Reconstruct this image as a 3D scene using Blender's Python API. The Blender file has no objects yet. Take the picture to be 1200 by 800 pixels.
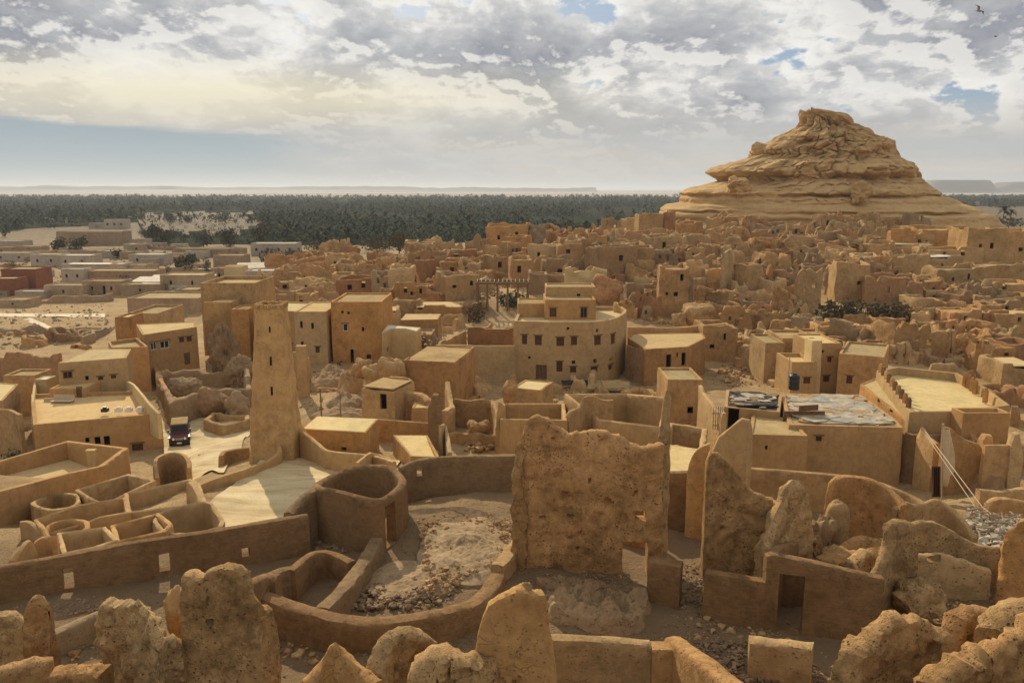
import bpy, bmesh, math, random
import numpy as np
from mathutils import Vector, Matrix, noise
RND = random.Random(7)
S = bpy.context.scene
# ---------------------------------------------------------------- camera
CAMH = 26.0
FPX = 950.0                      # focal length in pixels of the 1200 px wide photograph
PITCH = math.radians(10.61)
cd = bpy.data.cameras.new('camera'); cam = bpy.data.objects.new('camera', cd)
S.collection.objects.link(cam); S.camera = cam
cam.location = (0, 0, CAMH); cam.rotation_euler = (math.pi/2 - PITCH, 0, 0)
cd.sensor_width = 36; cd.lens = 36*FPX/1200; cd.clip_start = .1; cd.clip_end = 60000
S.render.resolution_x = 1024; S.render.resolution_y = 682
# ---------------------------------------------------------------- light
SUN_AZ, SUN_EL = math.radians(-21), math.radians(29)
S.view_settings.view_transform = 'Standard'; S.view_settings.look = 'None'
S.view_settings.exposure = 0.27; S.view_settings.gamma = 1
sd = bpy.data.lights.new('sun', 'SUN'); sun = bpy.data.objects.new('sun', sd); S.collection.objects.link(sun)
sd.energy = 3.6; sd.angle = math.radians(.6); sd.color = (1, .86, .62)
sdir = Vector((math.sin(SUN_AZ)*math.cos(SUN_EL), math.cos(SUN_AZ)*math.cos(SUN_EL), math.sin(SUN_EL)))
sun.rotation_euler = sdir.to_track_quat('Z', 'Y').to_euler(); sun.location = (0, 0, 80)

class NT:
    def __init__(s, nt): s.t = nt; s.t.nodes.clear()
    def n(s, typ, _in=None, **kw):
        o = s.t.nodes.new(typ)
        for k, v in kw.items(): setattr(o, k, v)
        if _in:
            for k, v in _in.items(): s.set(o, k, v)
        return o
    def set(s, o, k, v):
        i = o.inputs[k]
        if isinstance(v, bpy.types.Node): v = v.outputs[0]
        if isinstance(v, bpy.types.NodeSocket): s.t.links.new(v, i)
        else:
            if isinstance(v, tuple) and len(v) == 3 and i.type == 'RGBA': v = (*v, 1)
            i.default_value = v
    def m(s, op, a, b=0.0, c=0.0, clamp=False):
        o = s.t.nodes.new('ShaderNodeMath'); o.operation = op; o.use_clamp = clamp
        s.set(o, 0, a); s.set(o, 1, b)
        if op in ('MULTIPLY_ADD', 'SMOOTH_MIN'): s.set(o, 2, c)
        return o.outputs[0]
    def mix(s, f, a, b, bt='MIX'):
        o = s.t.nodes.new('ShaderNodeMix'); o.data_type = 'RGBA'; o.blend_type = bt
        s.set(o, 0, f); s.set(o, 6, a); s.set(o, 7, b); return o.outputs[2]
    def ramp(s, f, stops, interp='LINEAR'):
        o = s.t.nodes.new('ShaderNodeValToRGB'); s.set(o, 0, f); cr = o.color_ramp; cr.interpolation = interp
        while len(cr.elements) < len(stops): cr.elements.new(.5)
        for e, (p, c) in zip(cr.elements, stops):
            e.position = p; e.color = (*c, 1) if isinstance(c, tuple) else (c, c, c, 1)
        return o.outputs[0]
    def mr(s, v, a, b, c=0.0, d=1.0, st='LINEAR'):
        o = s.t.nodes.new('ShaderNodeMapRange'); o.interpolation_type = st
        for k, q in enumerate((v, a, b, c, d)): s.set(o, k, q)
        return o.outputs[0]
    def noise(s, vec, scale, det=4, rough=.55, dist=0.0):
        return s.n('ShaderNodeTexNoise', {'Vector': vec, 'Scale': scale, 'Detail': det, 'Roughness': rough, 'Distortion': dist})
    def vmul(s, v, k):
        return s.n('ShaderNodeVectorMath', {0: v, 1: k}, operation='MULTIPLY').outputs[0]

def build_world():
    w = bpy.data.worlds.new('World'); S.world = w; w.use_nodes = True
    t = NT(w.node_tree)
    out = t.n('ShaderNodeOutputWorld'); bg = t.n('ShaderNodeBackground', {'Strength': .080})
    t.t.links.new(bg.outputs[0], out.inputs[0])
    sky = t.n('ShaderNodeTexSky', sky_type='NISHITA', sun_disc=False, sun_elevation=SUN_EL, sun_rotation=SUN_AZ,
              altitude=100, air_density=1.0, dust_density=2.0, ozone_density=1.0)
    g = t.n('ShaderNodeTexCoord').outputs['Generated']
    sep = t.n('ShaderNodeSeparateXYZ', {0: g}); X, Y, Z = sep.outputs
    zc = t.m('MAXIMUM', Z, 0.0)
    az = t.m('ARCTAN2', X, Y)                      # heading, 0 straight ahead, left negative
    den = t.m('ADD', zc, .34)
    pv = t.n('ShaderNodeCombineXYZ', {0: t.m('DIVIDE', X, den), 1: t.m('DIVIDE', Y, den), 2: 0.0}).outputs[0]
    # broken stratocumulus sheet, seen in perspective
    off = lambda v: t.n('ShaderNodeVectorMath', {0: pv, 1: v}, operation='ADD').outputs[0]
    big = t.noise(off((2.2, 1.1, 0)), 1.3, 3, .5, .3).outputs[0]
    n1 = t.noise(t.vmul(off((.7, 5.1, 0)), (1, .8, 1)), 3.4, 9, .56, .1).outputs[0]
    n1b = t.noise(t.vmul(off((.7-.01, 5.1+.03, 0)), (1, .8, 1)), 3.4, 9, .56, .1).outputs[0]      # the same clouds a step towards the sun
    n2 = t.noise(off((4.3, 9.1, 2.0)), 13, 5, .62, .2).outputs[0]
    dens = t.m('ADD', t.m('ADD', t.m('MULTIPLY', n1, .66), t.m('MULTIPLY', big, .18)), t.m('MULTIPLY', n2, .16))
    cover = t.mr(dens, .40, .435, 0, 1, 'SMOOTHSTEP')
    thick = t.mr(dens, .42, .575, 0, 1)
    lit = t.mr(t.m('SUBTRACT', n1, n1b), .002, .034, 0, 1)                        # edges turned to the sun glow
    base_ = t.ramp(thick, [(0, (9.6, 9.4, 8.9)), (.25, (7.6, 7.5, 7.3)), (.55, (5.1, 5.15, 5.35)), (1, (3.2, 3.35, 3.8))])
    cloud = t.mix(t.m('MULTIPLY', lit, .7), base_, (9.6, 9.35, 8.8))
    cloud = t.mix(t.m('MULTIPLY', t.mr(t.m('SUBTRACT', n1, n1b), -.004, -.036, 0, 1), .45), cloud, (3.9, 4.05, 4.4))
    blue = t.mix(.7, sky.outputs[0], (2.2, 3.6, 5.4))
    s = t.mix(cover, blue, cloud)
    # warm glow of thin cloud under the sun (left part of the sky)
    gl = t.m('MULTIPLY', t.mr(t.m('ABSOLUTE', t.m('ADD', az, .33)), .0, .62, 1, 0, 'SMOOTHSTEP'),
             t.mr(t.m('ABSOLUTE', t.m('SUBTRACT', Z, .098)), .0, .058, 1, 0, 'SMOOTHSTEP'))
    s = t.mix(t.m('MULTIPLY', gl, .72), s, (9.3, 8.3, 5.6))
    # smooth veil towards the horizon
    wob = t.noise(t.n('ShaderNodeCombineXYZ', {0: t.m('MULTIPLY', az, 2.2), 1: t.m('MULTIPLY', Z, 34.0), 2: 0.0}).outputs[0], 1.0, 5, .55).outputs[0]
    wz = t.m('ADD', Z, t.m('MULTIPLY', t.m('SUBTRACT', wob, .5), .035))
    veil = t.mr(wz, .045, .115, 1, 0, 'SMOOTHSTEP')
    pale = t.mix(t.mr(wob, .4, .62), (5.3, 5.35, 5.3), (6.3, 5.9, 5.3))
    s = t.mix(t.m('MULTIPLY', veil, t.mr(az, -.5, .5, .8, .95)), s, pale)
    # slate-blue clear bank low on the left with a soft upper edge
    tip = t.mr(az, -.62, -.16, .088, .050)
    bank = t.m('MULTIPLY', t.mr(t.m('SUBTRACT', t.m('ADD', wz, t.m('MULTIPLY', wob, .006)), tip), -.006, .004, 1, 0, 'SMOOTHSTEP'), t.mr(az, -.34, -.16, 1, 0, 'SMOOTHSTEP'))
    bankc = t.ramp(Z, [(.0, (5.3, 5.7, 5.8)), (.03, (4.2, 4.9, 5.2)), (.075, (3.2, 4.1, 4.7))])
    s = t.mix(t.m('MULTIPLY', bank, .92), s, bankc)
    s = t.mix(t.mr(Z, 0.0, .02, .75, 0), s, (5.9, 5.9, 5.7))
    s = t.mix(t.mr(Z, -.02, 0.0, 1, 0), s, (2.0, 1.5, 1.0))
    t.set(bg, 'Color', s)
build_world()

# ---------------------------------------------------------------- photograph pixel <-> place
CP, SP = math.cos(PITCH), math.sin(PITCH)
def P(px, py, d):
    u = (px-600)/FPX; v = (400-py)/FPX
    k = d/(CP + v*SP)
    return Vector((u*k, d, CAMH + (v*CP - SP)*k))
def dz(py, z):
    v = (400-py)/FPX
    return (CAMH - z)*(CP + v*SP)/max(1e-4, SP - v*CP)
# ---------------------------------------------------------------- terrain heights (photo x, photo y, height)
TC = [(100,715,11.5),(300,680,11.3),(20,720,11.5),(200,695,11.4),(400,640,11),(370,700,11),(500,620,11.3),(560,640,11.4),
(530,680,11.5),(450,690,11.3),(590,612,11.3),(430,755,11.5),(340,740,11.5),(560,765,11.7),(100,790,12),(250,800,12.1),(0,790,12),
(450,800,12),(700,690,11.3),(650,680,11.3),(740,680,11.2),(800,665,11),(700,725,11.5),(780,740,11.4),(840,745,11.4),(700,790,11.5),
(980,770,11.3),(870,690,11.2),(1000,690,11.4),(1100,690,11.4),(1150,660,11.1),(1100,630,10.6),(1000,630,10.9),(1190,700,11.5),
(1050,790,12),(1190,790,12.3),(900,795,11.7),(960,650,11.1),(760,620,10.5),(850,600,10),(950,600,10.3),
(370,580,9),(300,560,8.8),(420,550,8.8),(320,540,8.5),(380,535,8.2),(250,590,9.2),(150,620,9),(60,640,9),(0,650,9),(470,560,8.5),
(60,600,7.5),(20,590,6.5),(140,580,6),(210,525,2.5),(165,555,3.2),(240,500,2.3),(190,440,2),(205,555,4.3),(240,545,5.2),(270,525,5.4),(110,540,2.5),
(40,525,2),(10,480,1.5),(150,500,2.2),(290,460,3),(230,470,2.6),(260,490,3),(385,528,7.2),(450,480,4.6),(480,535,7),(560,530,6.3),(550,460,3.6),
(400,470,4.6),(430,425,4),(370,420,4),(300,430,3.4),(250,410,2.5),(620,470,3.6),(670,447,2.6),(760,440,2.8),(800,480,4.2),
(700,520,6.6),(770,540,7.2),(640,500,5.3),(850,430,2.8),(900,400,3),(880,520,4),(990,560,3.2),(920,565,3.4),(860,562,4.4),(1060,556,3.6),(1100,580,4.6),(1030,575,3.6),
(1150,590,6.8),(1185,560,5.5),(1100,520,4),(1180,500,3.5),(1180,440,3),(1190,400,3.5),(930,440,3),(1000,450,3.2),
(840,385,3.5),(950,385,4),(1050,400,4),(1100,370,5),(1180,380,4.5),(1180,340,7),(1180,300,10),(1080,330,8),(1000,360,5.5),
(1000,310,9.5),(950,285,12.5),(1080,285,12),(960,262,15.5),(830,262,15),(760,285,12.5),(720,300,11.5),(640,290,11.5),(560,290,10),
(500,300,8.5),(480,340,6),(560,345,6.5),(640,340,7),(720,350,6),(800,370,4.5),(800,320,9),(880,340,7),(400,310,6),(330,330,4),
(300,345,3),(260,360,2),(430,370,4.5),(370,360,4.3),(520,385,4),(590,385,4),(250,330,.5),(700,385,4),(740,400,3.5),
(1150,262,3),(1190,262,0),(1190,278,4),(1280,300,6),(1280,400,3),(640,265,0),(500,285,0),(560,270,0),(350,295,0),(300,310,0),(100,300,0),(100,350,0),
(0,400,.3),(100,400,.3),(30,440,1),(100,440,1),(200,360,.5),(150,380,.4),(100,270,0),(300,270,0),(-150,300,0),(-150,400,.3),(-150,500,1.5),
(-150,600,7),(-150,700,11.5),(1350,500,4),(1350,600,8),(1350,700,11.6)]
_c = np.array([(P(a, b, dz(b, z)).x, dz(b, z), z) for a, b, z in TC])
_extra = np.array([(x, y, 12.3) for x in (-18, -9, 0, 9, 18) for y in (-12, 4, 12)])
_c = np.vstack([_c, _extra])
_OFF = 16.0
def _uv(x, y):
    yy = np.maximum(y, -13.0) + _OFF
    return x/yy, np.log(yy)
_cu, _cv = _uv(_c[:, 0], _c[:, 1])
NU, NV = 260, 340
U0, U1, V0, V1 = -1.6, 1.6, math.log(3.0), math.log(30000.0)
_gu = np.linspace(U0, U1, NU); _gv = np.linspace(V0, V1, NV)
def _shep():
    H = np.zeros((NV, NU))
    for j, v in enumerate(_gv):
        r2 = ((_gu[:, None]-_cu[None])/.8)**2 + ((v-_cv[None])/1.0)**2
        w = 1/(r2+2.5e-4)**2.2
        h = (w*_c[None, :, 2]).sum(1)/w.sum(1)
        y = math.exp(v) - _OFF
        H[j] = h*min(1, max(0, (620-y)/240))
    return H
_H = _shep()
for _ in range(2):
    _H[1:-1, 1:-1] = (_H[1:-1, 1:-1]*2+_H[2:, 1:-1]+_H[:-2, 1:-1]+_H[1:-1, 2:]+_H[1:-1, :-2])/6
def T(x, y):
    x = np.asarray(x, float); y = np.asarray(y, float)
    u, v = _uv(x, y)
    fu = np.clip((u-U0)/(U1-U0)*(NU-1), 0, NU-1.001); fv = np.clip((v-V0)/(V1-V0)*(NV-1), 0, NV-1.001)
    i = fu.astype(int); j = fv.astype(int); a = fu-i; b = fv-j
    h = (_H[j, i]*(1-a)+_H[j, i+1]*a)*(1-b)+(_H[j+1, i]*(1-a)+_H[j+1, i+1]*a)*b
    near = np.clip((700-y)/500, 0, 1)
    bump = .10*np.sin(x*.9+1.3*np.sin(y*.35))*np.sin(y*.8+x*.21)+.06*np.sin(x*2.3+y*1.1)*np.sin(y*2.1-x*.7)
    return h+bump*near
_DG = np.exp(np.linspace(math.log(9), math.log(4000), 420))
def G(px, py):
    """forward distance at which the sight line through a photo pixel meets the ground"""
    px = np.atleast_1d(np.asarray(px, float)); py = np.atleast_1d(np.asarray(py, float))
    u = (px-600)/FPX; v = (400-py)/FPX; k = 1/(CP+v*SP)
    x = (u*k)[:, None]*_DG; z = CAMH+((v*CP-SP)*k)[:, None]*_DG
    below = z < T(x, np.broadcast_to(_DG, x.shape))
    idx = np.clip(np.where(below.any(1), below.argmax(1), len(_DG)-1), 1, None)
    n = np.arange(len(px)); gap = z-T(x, np.broadcast_to(_DG, x.shape)); g0, g1 = gap[n, idx-1], gap[n, idx]
    f = np.clip(g0/np.where(np.abs(g0-g1) < 1e-9, 1, g0-g1), 0, 1)
    return _DG[idx-1]*(1-f)+_DG[idx]*f
def G1(px, py): return float(G(px, py)[0])

# ---------------------------------------------------------------- materials
def new_mat(name):
    m = bpy.data.materials.new(name); m.use_nodes = True; return m, NT(m.node_tree)
def finish(t, col, rough=.9, bump=None, bd=.1, bs=.6, spec=.15, metal=0.0, **kw):
    b = t.n('ShaderNodeBsdfPrincipled'); o = t.n('ShaderNodeOutputMaterial')
    t.set(b, 'Base Color', col); t.set(b, 'Roughness', rough); t.set(b, 'Specular IOR Level', spec); t.set(b, 'Metallic', metal)
    for k, v in kw.items(): t.set(b, k.replace('_', ' '), v)
    if bump is not None:
        bn = t.n('ShaderNodeBump', {'Height': bump, 'Distance': bd, 'Strength': bs}); t.set(b, 'Normal', bn)
    t.t.links.new(b.outputs[0], o.inputs[0]); return b
def mud(name, c, vary=.30, scale=1.0, bd=.06, pits=.5, streak=.5, rnd=.22, grit=1.0, crack=.35, straw=0.0):
    """weathered mud plaster: tone patches, rain streaks, pits, straw grain"""
    m, t = new_mat(name)
    p = t.n('ShaderNodeNewGeometry').outputs['Position']
    a = t.noise(p, .35*scale, 5, .6, .3).outputs[0]
    b = t.noise(p, 2.3*scale, 6, .65).outputs[0]
    g = t.noise(p, 14*scale, 4, .7).outputs[0]
    st = t.noise(t.vmul(p, (3.0, 3.0, .35)), 1.2*scale, 4, .6).outputs[0]
    dark = tuple(x*(1-vary*1.15) for x in c); lite = (min(.8, c[0]*(1+vary*.75)), min(.8, c[1]*(1+vary*.85)), min(.8, c[2]*(1+vary*1.0)))
    col = t.ramp(t.m('ADD', t.m('MULTIPLY', a, .55), t.m('MULTIPLY', b, .45)), [(.32, dark), (.5, c), (.68, lite)])
    col = t.mix(t.m('MULTIPLY', t.mr(st, .5, .68), streak*.55), col, tuple(x*.62 for x in c))
    col = t.mix(t.m('MULTIPLY', t.mr(g, .58, .72), .35*grit), col, tuple(x*.5 for x in c))
    col = t.mix(t.m('MULTIPLY', t.mr(g, .42, .30), .30*grit), col, lite)
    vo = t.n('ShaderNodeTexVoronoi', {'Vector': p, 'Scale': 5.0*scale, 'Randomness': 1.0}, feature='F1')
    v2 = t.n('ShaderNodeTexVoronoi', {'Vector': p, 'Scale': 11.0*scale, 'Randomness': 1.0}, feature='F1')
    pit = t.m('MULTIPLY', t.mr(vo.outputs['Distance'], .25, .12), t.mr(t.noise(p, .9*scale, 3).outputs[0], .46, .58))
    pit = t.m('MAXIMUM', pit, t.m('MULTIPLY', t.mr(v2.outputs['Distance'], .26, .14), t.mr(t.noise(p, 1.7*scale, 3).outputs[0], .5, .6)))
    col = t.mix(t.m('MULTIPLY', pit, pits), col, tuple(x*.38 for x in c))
    wp = t.n('ShaderNodeVectorMath', {0: p, 1: t.vmul(t.noise(p, 1.1*scale, 3).outputs[1], (1.2, 1.2, 1.2))}, operation='ADD').outputs[0]
    ce = t.n('ShaderNodeTexVoronoi', {'Vector': wp, 'Scale': 1.15*scale, 'Randomness': 1.0}, feature='DISTANCE_TO_EDGE')
    ck = t.m('MULTIPLY', t.mr(ce.outputs['Distance'], .022, .004), t.mr(t.noise(p, .55*scale, 3).outputs[0], .49, .58))
    col = t.mix(t.m('MULTIPLY', ck, crack), col, tuple(x*.35 for x in c))
    lo = t.noise(t.n('ShaderNodeVectorMath', {0: p, 1: (31, 17, 5)}, operation='ADD').outputs[0], 1.0*scale, 6, .72, .6).outputs[0]
    col = t.mix(t.m('MULTIPLY', t.mr(lo, .56, .60), .55*vary*2), col, tuple(x*.55 for x in c)); col = t.mix(t.m('MULTIPLY', t.mr(lo, .40, .36), .5*vary*2), col, lite)
    if straw:
        sw = t.noise(t.vmul(p, (1.2, 1.2, 14.0)), 1.6, 5, .7, .3).outputs[0]; col = t.mix(t.m('MULTIPLY', t.mr(sw, .5, .66), .55*straw), col, tuple(x*.5 for x in c)); col = t.mix(t.m('MULTIPLY', t.mr(sw, .45, .33), .35*straw), col, lite)
    r = t.n('ShaderNodeObjectInfo').outputs['Random']
    hs = t.n('ShaderNodeHueSaturation', {'Hue': t.mr(r, 0, 1, .492, .507), 'Saturation': t.mr(r, 0, 1, 1.04, .90), 'Value': t.mr(t.m('FRACT', t.m('MULTIPLY', r, 7.3)), 0, 1, 1-rnd*.6, 1+rnd*.6), 'Color': col})
    h = t.m('ADD', t.m('ADD', t.m('MULTIPLY', t.m('ADD', b, t.m('MULTIPLY', ck, -.5*crack)), .9), t.m('MULTIPLY', g, .28*grit)), t.m('MULTIPLY', pit, -.8*pits))
    finish(t, hs, .95, h, bd*1.5, .9, spec=.08)
    return m
M = {}
M['mud'] = mud('mud_plaster', (0.430, 0.253, 0.102), vary=.38)
M['mud_orange'] = mud('orange_mud_plaster', (0.480, 0.265, 0.093), vary=.32)
M['mud_red'] = mud('reddish_mud', (0.380, 0.210, 0.093), vary=.3)
M['mud_pale'] = mud('pale_mud', (0.500, 0.323, 0.144), vary=.28)
M['mud_smooth'] = mud('smooth_render', (0.470, 0.289, 0.121), vary=.24, pits=.15, streak=.4, grit=.6, bd=.03, rnd=.12)
M['mud_brown'] = mud('brown_straw_mud', (0.255, 0.156, 0.071), vary=.36, scale=1.6, streak=0, rnd=.06, bd=.05, straw=.8)
M['mud_grey'] = mud('grey_brown_mud', (0.330, 0.210, 0.106), vary=.3)
M['karshif'] = mud('salt_mud_rubble', (0.460, 0.274, 0.111), vary=.58, scale=1.5, bd=.09, pits=1.0, crack=.3, rnd=.12, grit=1.6)
M['cream'] = mud('cream_plaster', (0.560, 0.396, 0.180), vary=.18, pits=.15, streak=.3, grit=.5, bd=.02)
M['roof'] = mud('pale_roof_screed', (0.600, 0.444, 0.197), vary=.2, pits=.1, streak=0, grit=.7, bd=.02)
M['roof_grey'] = mud('dusty_roof', (0.400, 0.280, 0.123), vary=.3, pits=.2, streak=0, bd=.03)
M['roof_white'] = mud('whitewashed_roof', (.68, .60, .47), vary=.14, pits=.1, streak=0, bd=.02)
M['slab_lit_gold'] = mud('lit_gold_pitted_mud', (.54, .318, .130), vary=.5, scale=1.4, bd=.09, pits=1.0, crack=.3, rnd=.02, grit=1.5)  # lighter golden tone paints light onto the slab, which stands in shade
M['earth'] = mud('loose_earth', (.37, .26, .145), vary=.4, scale=3.0, bd=.06, pits=.4, streak=0, crack=0, rnd=.1)
M['village'] = mud('village_block', (.38, .26, .15), vary=.3, scale=.5, pits=0)
M['village_grey'] = mud('village_render', (.44, .35, .25), vary=.25, scale=.5, pits=0)
M['brick_red'] = mud('village_red_block', (.30, .13, .07), vary=.25, scale=.5, pits=0)
def flat(name, c, rough=.8, spec=.2, metal=0.0, vary=.2, sc=3.0, bd=.01, **kw):
    m, t = new_mat(name); p = t.n('ShaderNodeNewGeometry').outputs['Position']
    n = t.noise(p, sc, 5, .6).outputs[0]
    finish(t, t.ramp(n, [(.3, tuple(x*(1-vary) for x in c)), (.7, tuple(min(1, x*(1+vary)) for x in c))]), rough, n, bd, .5, spec, metal, **kw)
    M[name] = m; return m
flat('dark_room', (.035, .022, .014)); flat('shutter', (.11, .055, .03), vary=.3, sc=6)
flat('shutter_grey', (.16, .11, .075), vary=.25, sc=6); flat('door_wood', (.17, .095, .05), vary=.35, sc=5)
flat('white_paint', (.72, .66, .56), vary=.08); flat('timber', (.20, .12, .06), vary=.4, sc=7, bd=.02)
flat('timber_grey', (.34, .25, .16), vary=.35, sc=7, bd=.02); flat('black_plastic', (.018, .02, .022), .45, .4)
flat('tin', (.34, .31, .26), .6, .4, .2, .3, 2.0, .02); flat('tarp_dark', (.04, .035, .03), .8)
flat('glass_dark', (.02, .02, .02), .35, .25); flat('maroon_paint', (.085, .02, .018), .28, .6, 0, .15)
flat('rubber', (.02, .02, .02), .85); flat('chrome', (.5, .5, .5), .25, .6, .9); flat('lamp_glass', (.7, .7, .66), .15, .6)
flat('cloth_white', (.55, .43, .28), vary=.12); flat('cloth_shade_brown', (.10, .045, .028), vary=.25); flat('rope', (.45, .36, .25), vary=.1)
flat('bird_grey', (.33, .33, .34), vary=.2); flat('plate_stone', (.40, .34, .25), .8, .2, 0, .35, 1.3, .03)
flat('trunk', (.13, .085, .05), vary=.35, sc=4, bd=.03)
flat('scree', (.34, .24, .145), vary=.45, sc=3, bd=.05); flat('stone', (.37, .225, .10), vary=.45, sc=2.5, bd=.06); flat('stone_grey', (.24, .155, .085), vary=.45, sc=2.5, bd=.06)
flat('path_sand', (.62, .50, .33), vary=.1); flat('blue_plastic', (.15, .24, .32), vary=.15)
def leafmat(name, a, b):
    m, t = new_mat(name)
    p = t.n('ShaderNodeNewGeometry').outputs['Position']
    n = t.noise(p, .14, 3, .6).outputs[0]; n2 = t.noise(p, .03, 4, .65).outputs[0]
    isl = t.n('ShaderNodeNewGeometry').outputs['Random Per Island']
    col = t.mix(t.mr(n2, .44, .62, 0, .65), t.ramp(t.m('ADD', t.m('MULTIPLY', n, .7), t.m('MULTIPLY', isl, .3)), [(.32, a), (.58, b)]), (.11, .095, .055))
    col = t.mix(t.mr(isl, .93, .96), col, (.17, .13, .07))
    b_ = finish(t, col, 1.0, spec=0.0); M[name] = m
leafmat('palm_leaf', (.042, .058, .042), (.078, .098, .066)); leafmat('bush_leaf', (.04, .045, .024), (.075, .072, .04)); leafmat('dry_bush', (.085, .058, .033), (.15, .105, .06))

# ---------------------------------------------------------------- object helpers
COL = S.collection
LABELS = {}
def tag(o, label=None, cat=None, group=None, kind=None):
    if label and not kind and cat: o['kind'] = 'thing'
    if label: o['label'] = label; LABELS.setdefault(label, []).append(o)
    if cat: o['category'] = cat
    if group: o['group'] = group
    if kind: o['kind'] = kind
    return o
def mesh_obj(name, V, F, mat, parent=None, origin=None, smooth=True, ang=35):
    me = bpy.data.meshes.new(name)
    V = np.asarray(V, float).reshape(-1, 3)
    org = np.zeros(3)
    if parent is not None: org = np.array(parent['_org']) if '_org' in parent else np.array(parent.matrix_world.translation)
    if parent is None:
        org = np.array(origin) if origin is not None else np.array([V[:, 0].mean(), V[:, 1].mean(), V[:, 2].min()])
    me.from_pydata((V-org).tolist(), [], F if isinstance(F, list) else F.tolist())
    me.update()
    if smooth:
        me.polygons.foreach_set('use_smooth', [True]*len(me.polygons))
        try: me.set_sharp_from_angle(angle=math.radians(ang))
        except Exception: pass
    me.materials.append(mat if not isinstance(mat, str) else M[mat])
    o = bpy.data.objects.new(name, me); COL.objects.link(o)
    if parent is not None: o.parent = parent
    else: o.location = org
    o['_org'] = [float(q) for q in org]
    return o
def empty(name, loc, label=None, cat=None, group=None):
    o = bpy.data.objects.new(name, None); COL.objects.link(o); o.location = loc; o.empty_display_size = .5
    o['_org'] = [float(q) for q in loc]; return tag(o, label, cat, group)
class MB:
    def __init__(s): s.V = []; s.F = []
    def add(s, V, F):
        k = len(s.V); s.V += [tuple(v) for v in V]; s.F += [tuple(i+k for i in f) for f in F]
    def box(s, c, sz, rot=0.0, mat=None):
        x, y, z = (q/2 for q in sz); R = mat if mat is not None else Matrix.Rotation(rot, 3, 'Z'); c = Vector(c)
        vs = [c+R@Vector((a*x, b*y, e*z)) for a in (-1, 1) for b in (-1, 1) for e in (-1, 1)]
        s.add(vs, [(0,1,3,2),(4,6,7,5),(0,4,5,1),(2,3,7,6),(0,2,6,4),(1,5,7,3)])
    def tube(s, a, b, r0, r1=None, n=8, caps=True):
        a, b = Vector(a), Vector(b); r1 = r0 if r1 is None else r1
        q = (b-a).to_track_quat('Z', 'Y')
        vs = [p+q@Vector((r*math.cos(2*math.pi*k/n), r*math.sin(2*math.pi*k/n), 0)) for p, r in ((a, r0), (b, r1)) for k in range(n)]
        f = [(k, (k+1) % n, n+(k+1) % n, n+k) for k in range(n)]
        if caps: f += [tuple(range(n-1, -1, -1)), tuple(range(n, 2*n))]
        s.add(vs, f)
    def loft(s, rings, caps=True):
        n = len(rings[0]); vs = [v for r in rings for v in r]; f = []
        for i in range(len(rings)-1):
            for k in range(n): f.append((i*n+k, i*n+(k+1) % n, (i+1)*n+(k+1) % n, (i+1)*n+k))
        if caps: f += [tuple(range(n-1, -1, -1)), tuple(range((len(rings)-1)*n, len(rings)*n))]
        s.add(vs, f)
    def build(s, name, mat, parent=None, **kw): return mesh_obj(name, s.V, s.F, mat, parent, **kw)

def nz(p, f): return noise.noise(Vector((p[0]*f, p[1]*f, p[2]*f)))
def catmull(pts, n=6, closed=False):
    out = []; m = len(pts)
    rng = range(m if closed else m-1)
    for i in rng:
        if closed: p0, p1, p2, p3 = (pts[(i+k) % m] for k in (-1, 0, 1, 2))
        else: p0, p1, p2, p3 = pts[max(i-1, 0)], pts[i], pts[i+1], pts[min(i+2, m-1)]
        for k in range(n):
            t = k/n
            out.append(.5*((2*p1)+(-p0+p2)*t+(2*p0-5*p1+4*p2-p3)*t*t+(-p0+3*p1-3*p2+p3)*t**3))
    if not closed: out.append(pts[-1].copy())
    return out
def cum(pts, closed):
    q = list(pts)+([pts[0]] if closed else [])
    s = [0.0]
    for a, b in zip(q, q[1:]): s.append(s[-1]+math.hypot(b.x-a.x, b.y-a.y))
    return q, s
def pixhit(pts, closed, px, py):
    """where the sight line of a photo pixel meets a wall: (run along the wall, height)"""
    q, s = cum(pts, closed); D = P(px, py, 10.0)-Vector((0, 0, CAMH)); best = None
    for i in range(len(q)-1):
        A, B = q[i], q[i+1]; ex, ey = B.x-A.x, B.y-A.y
        det = D.x*(-ey)+ex*D.y
        if abs(det) < 1e-9: continue
        lam = (A.x*(-ey)+ex*A.y)/det; mu = (D.x*A.y-D.y*A.x)/det
        if -.03 <= mu <= 1.03 and lam > 0:
            if best is None or lam < best[0]: best = (lam, s[i]+mu*(s[i+1]-s[i]), CAMH+lam*D.z)
    return None if best is None else (best[1], best[2])

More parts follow.
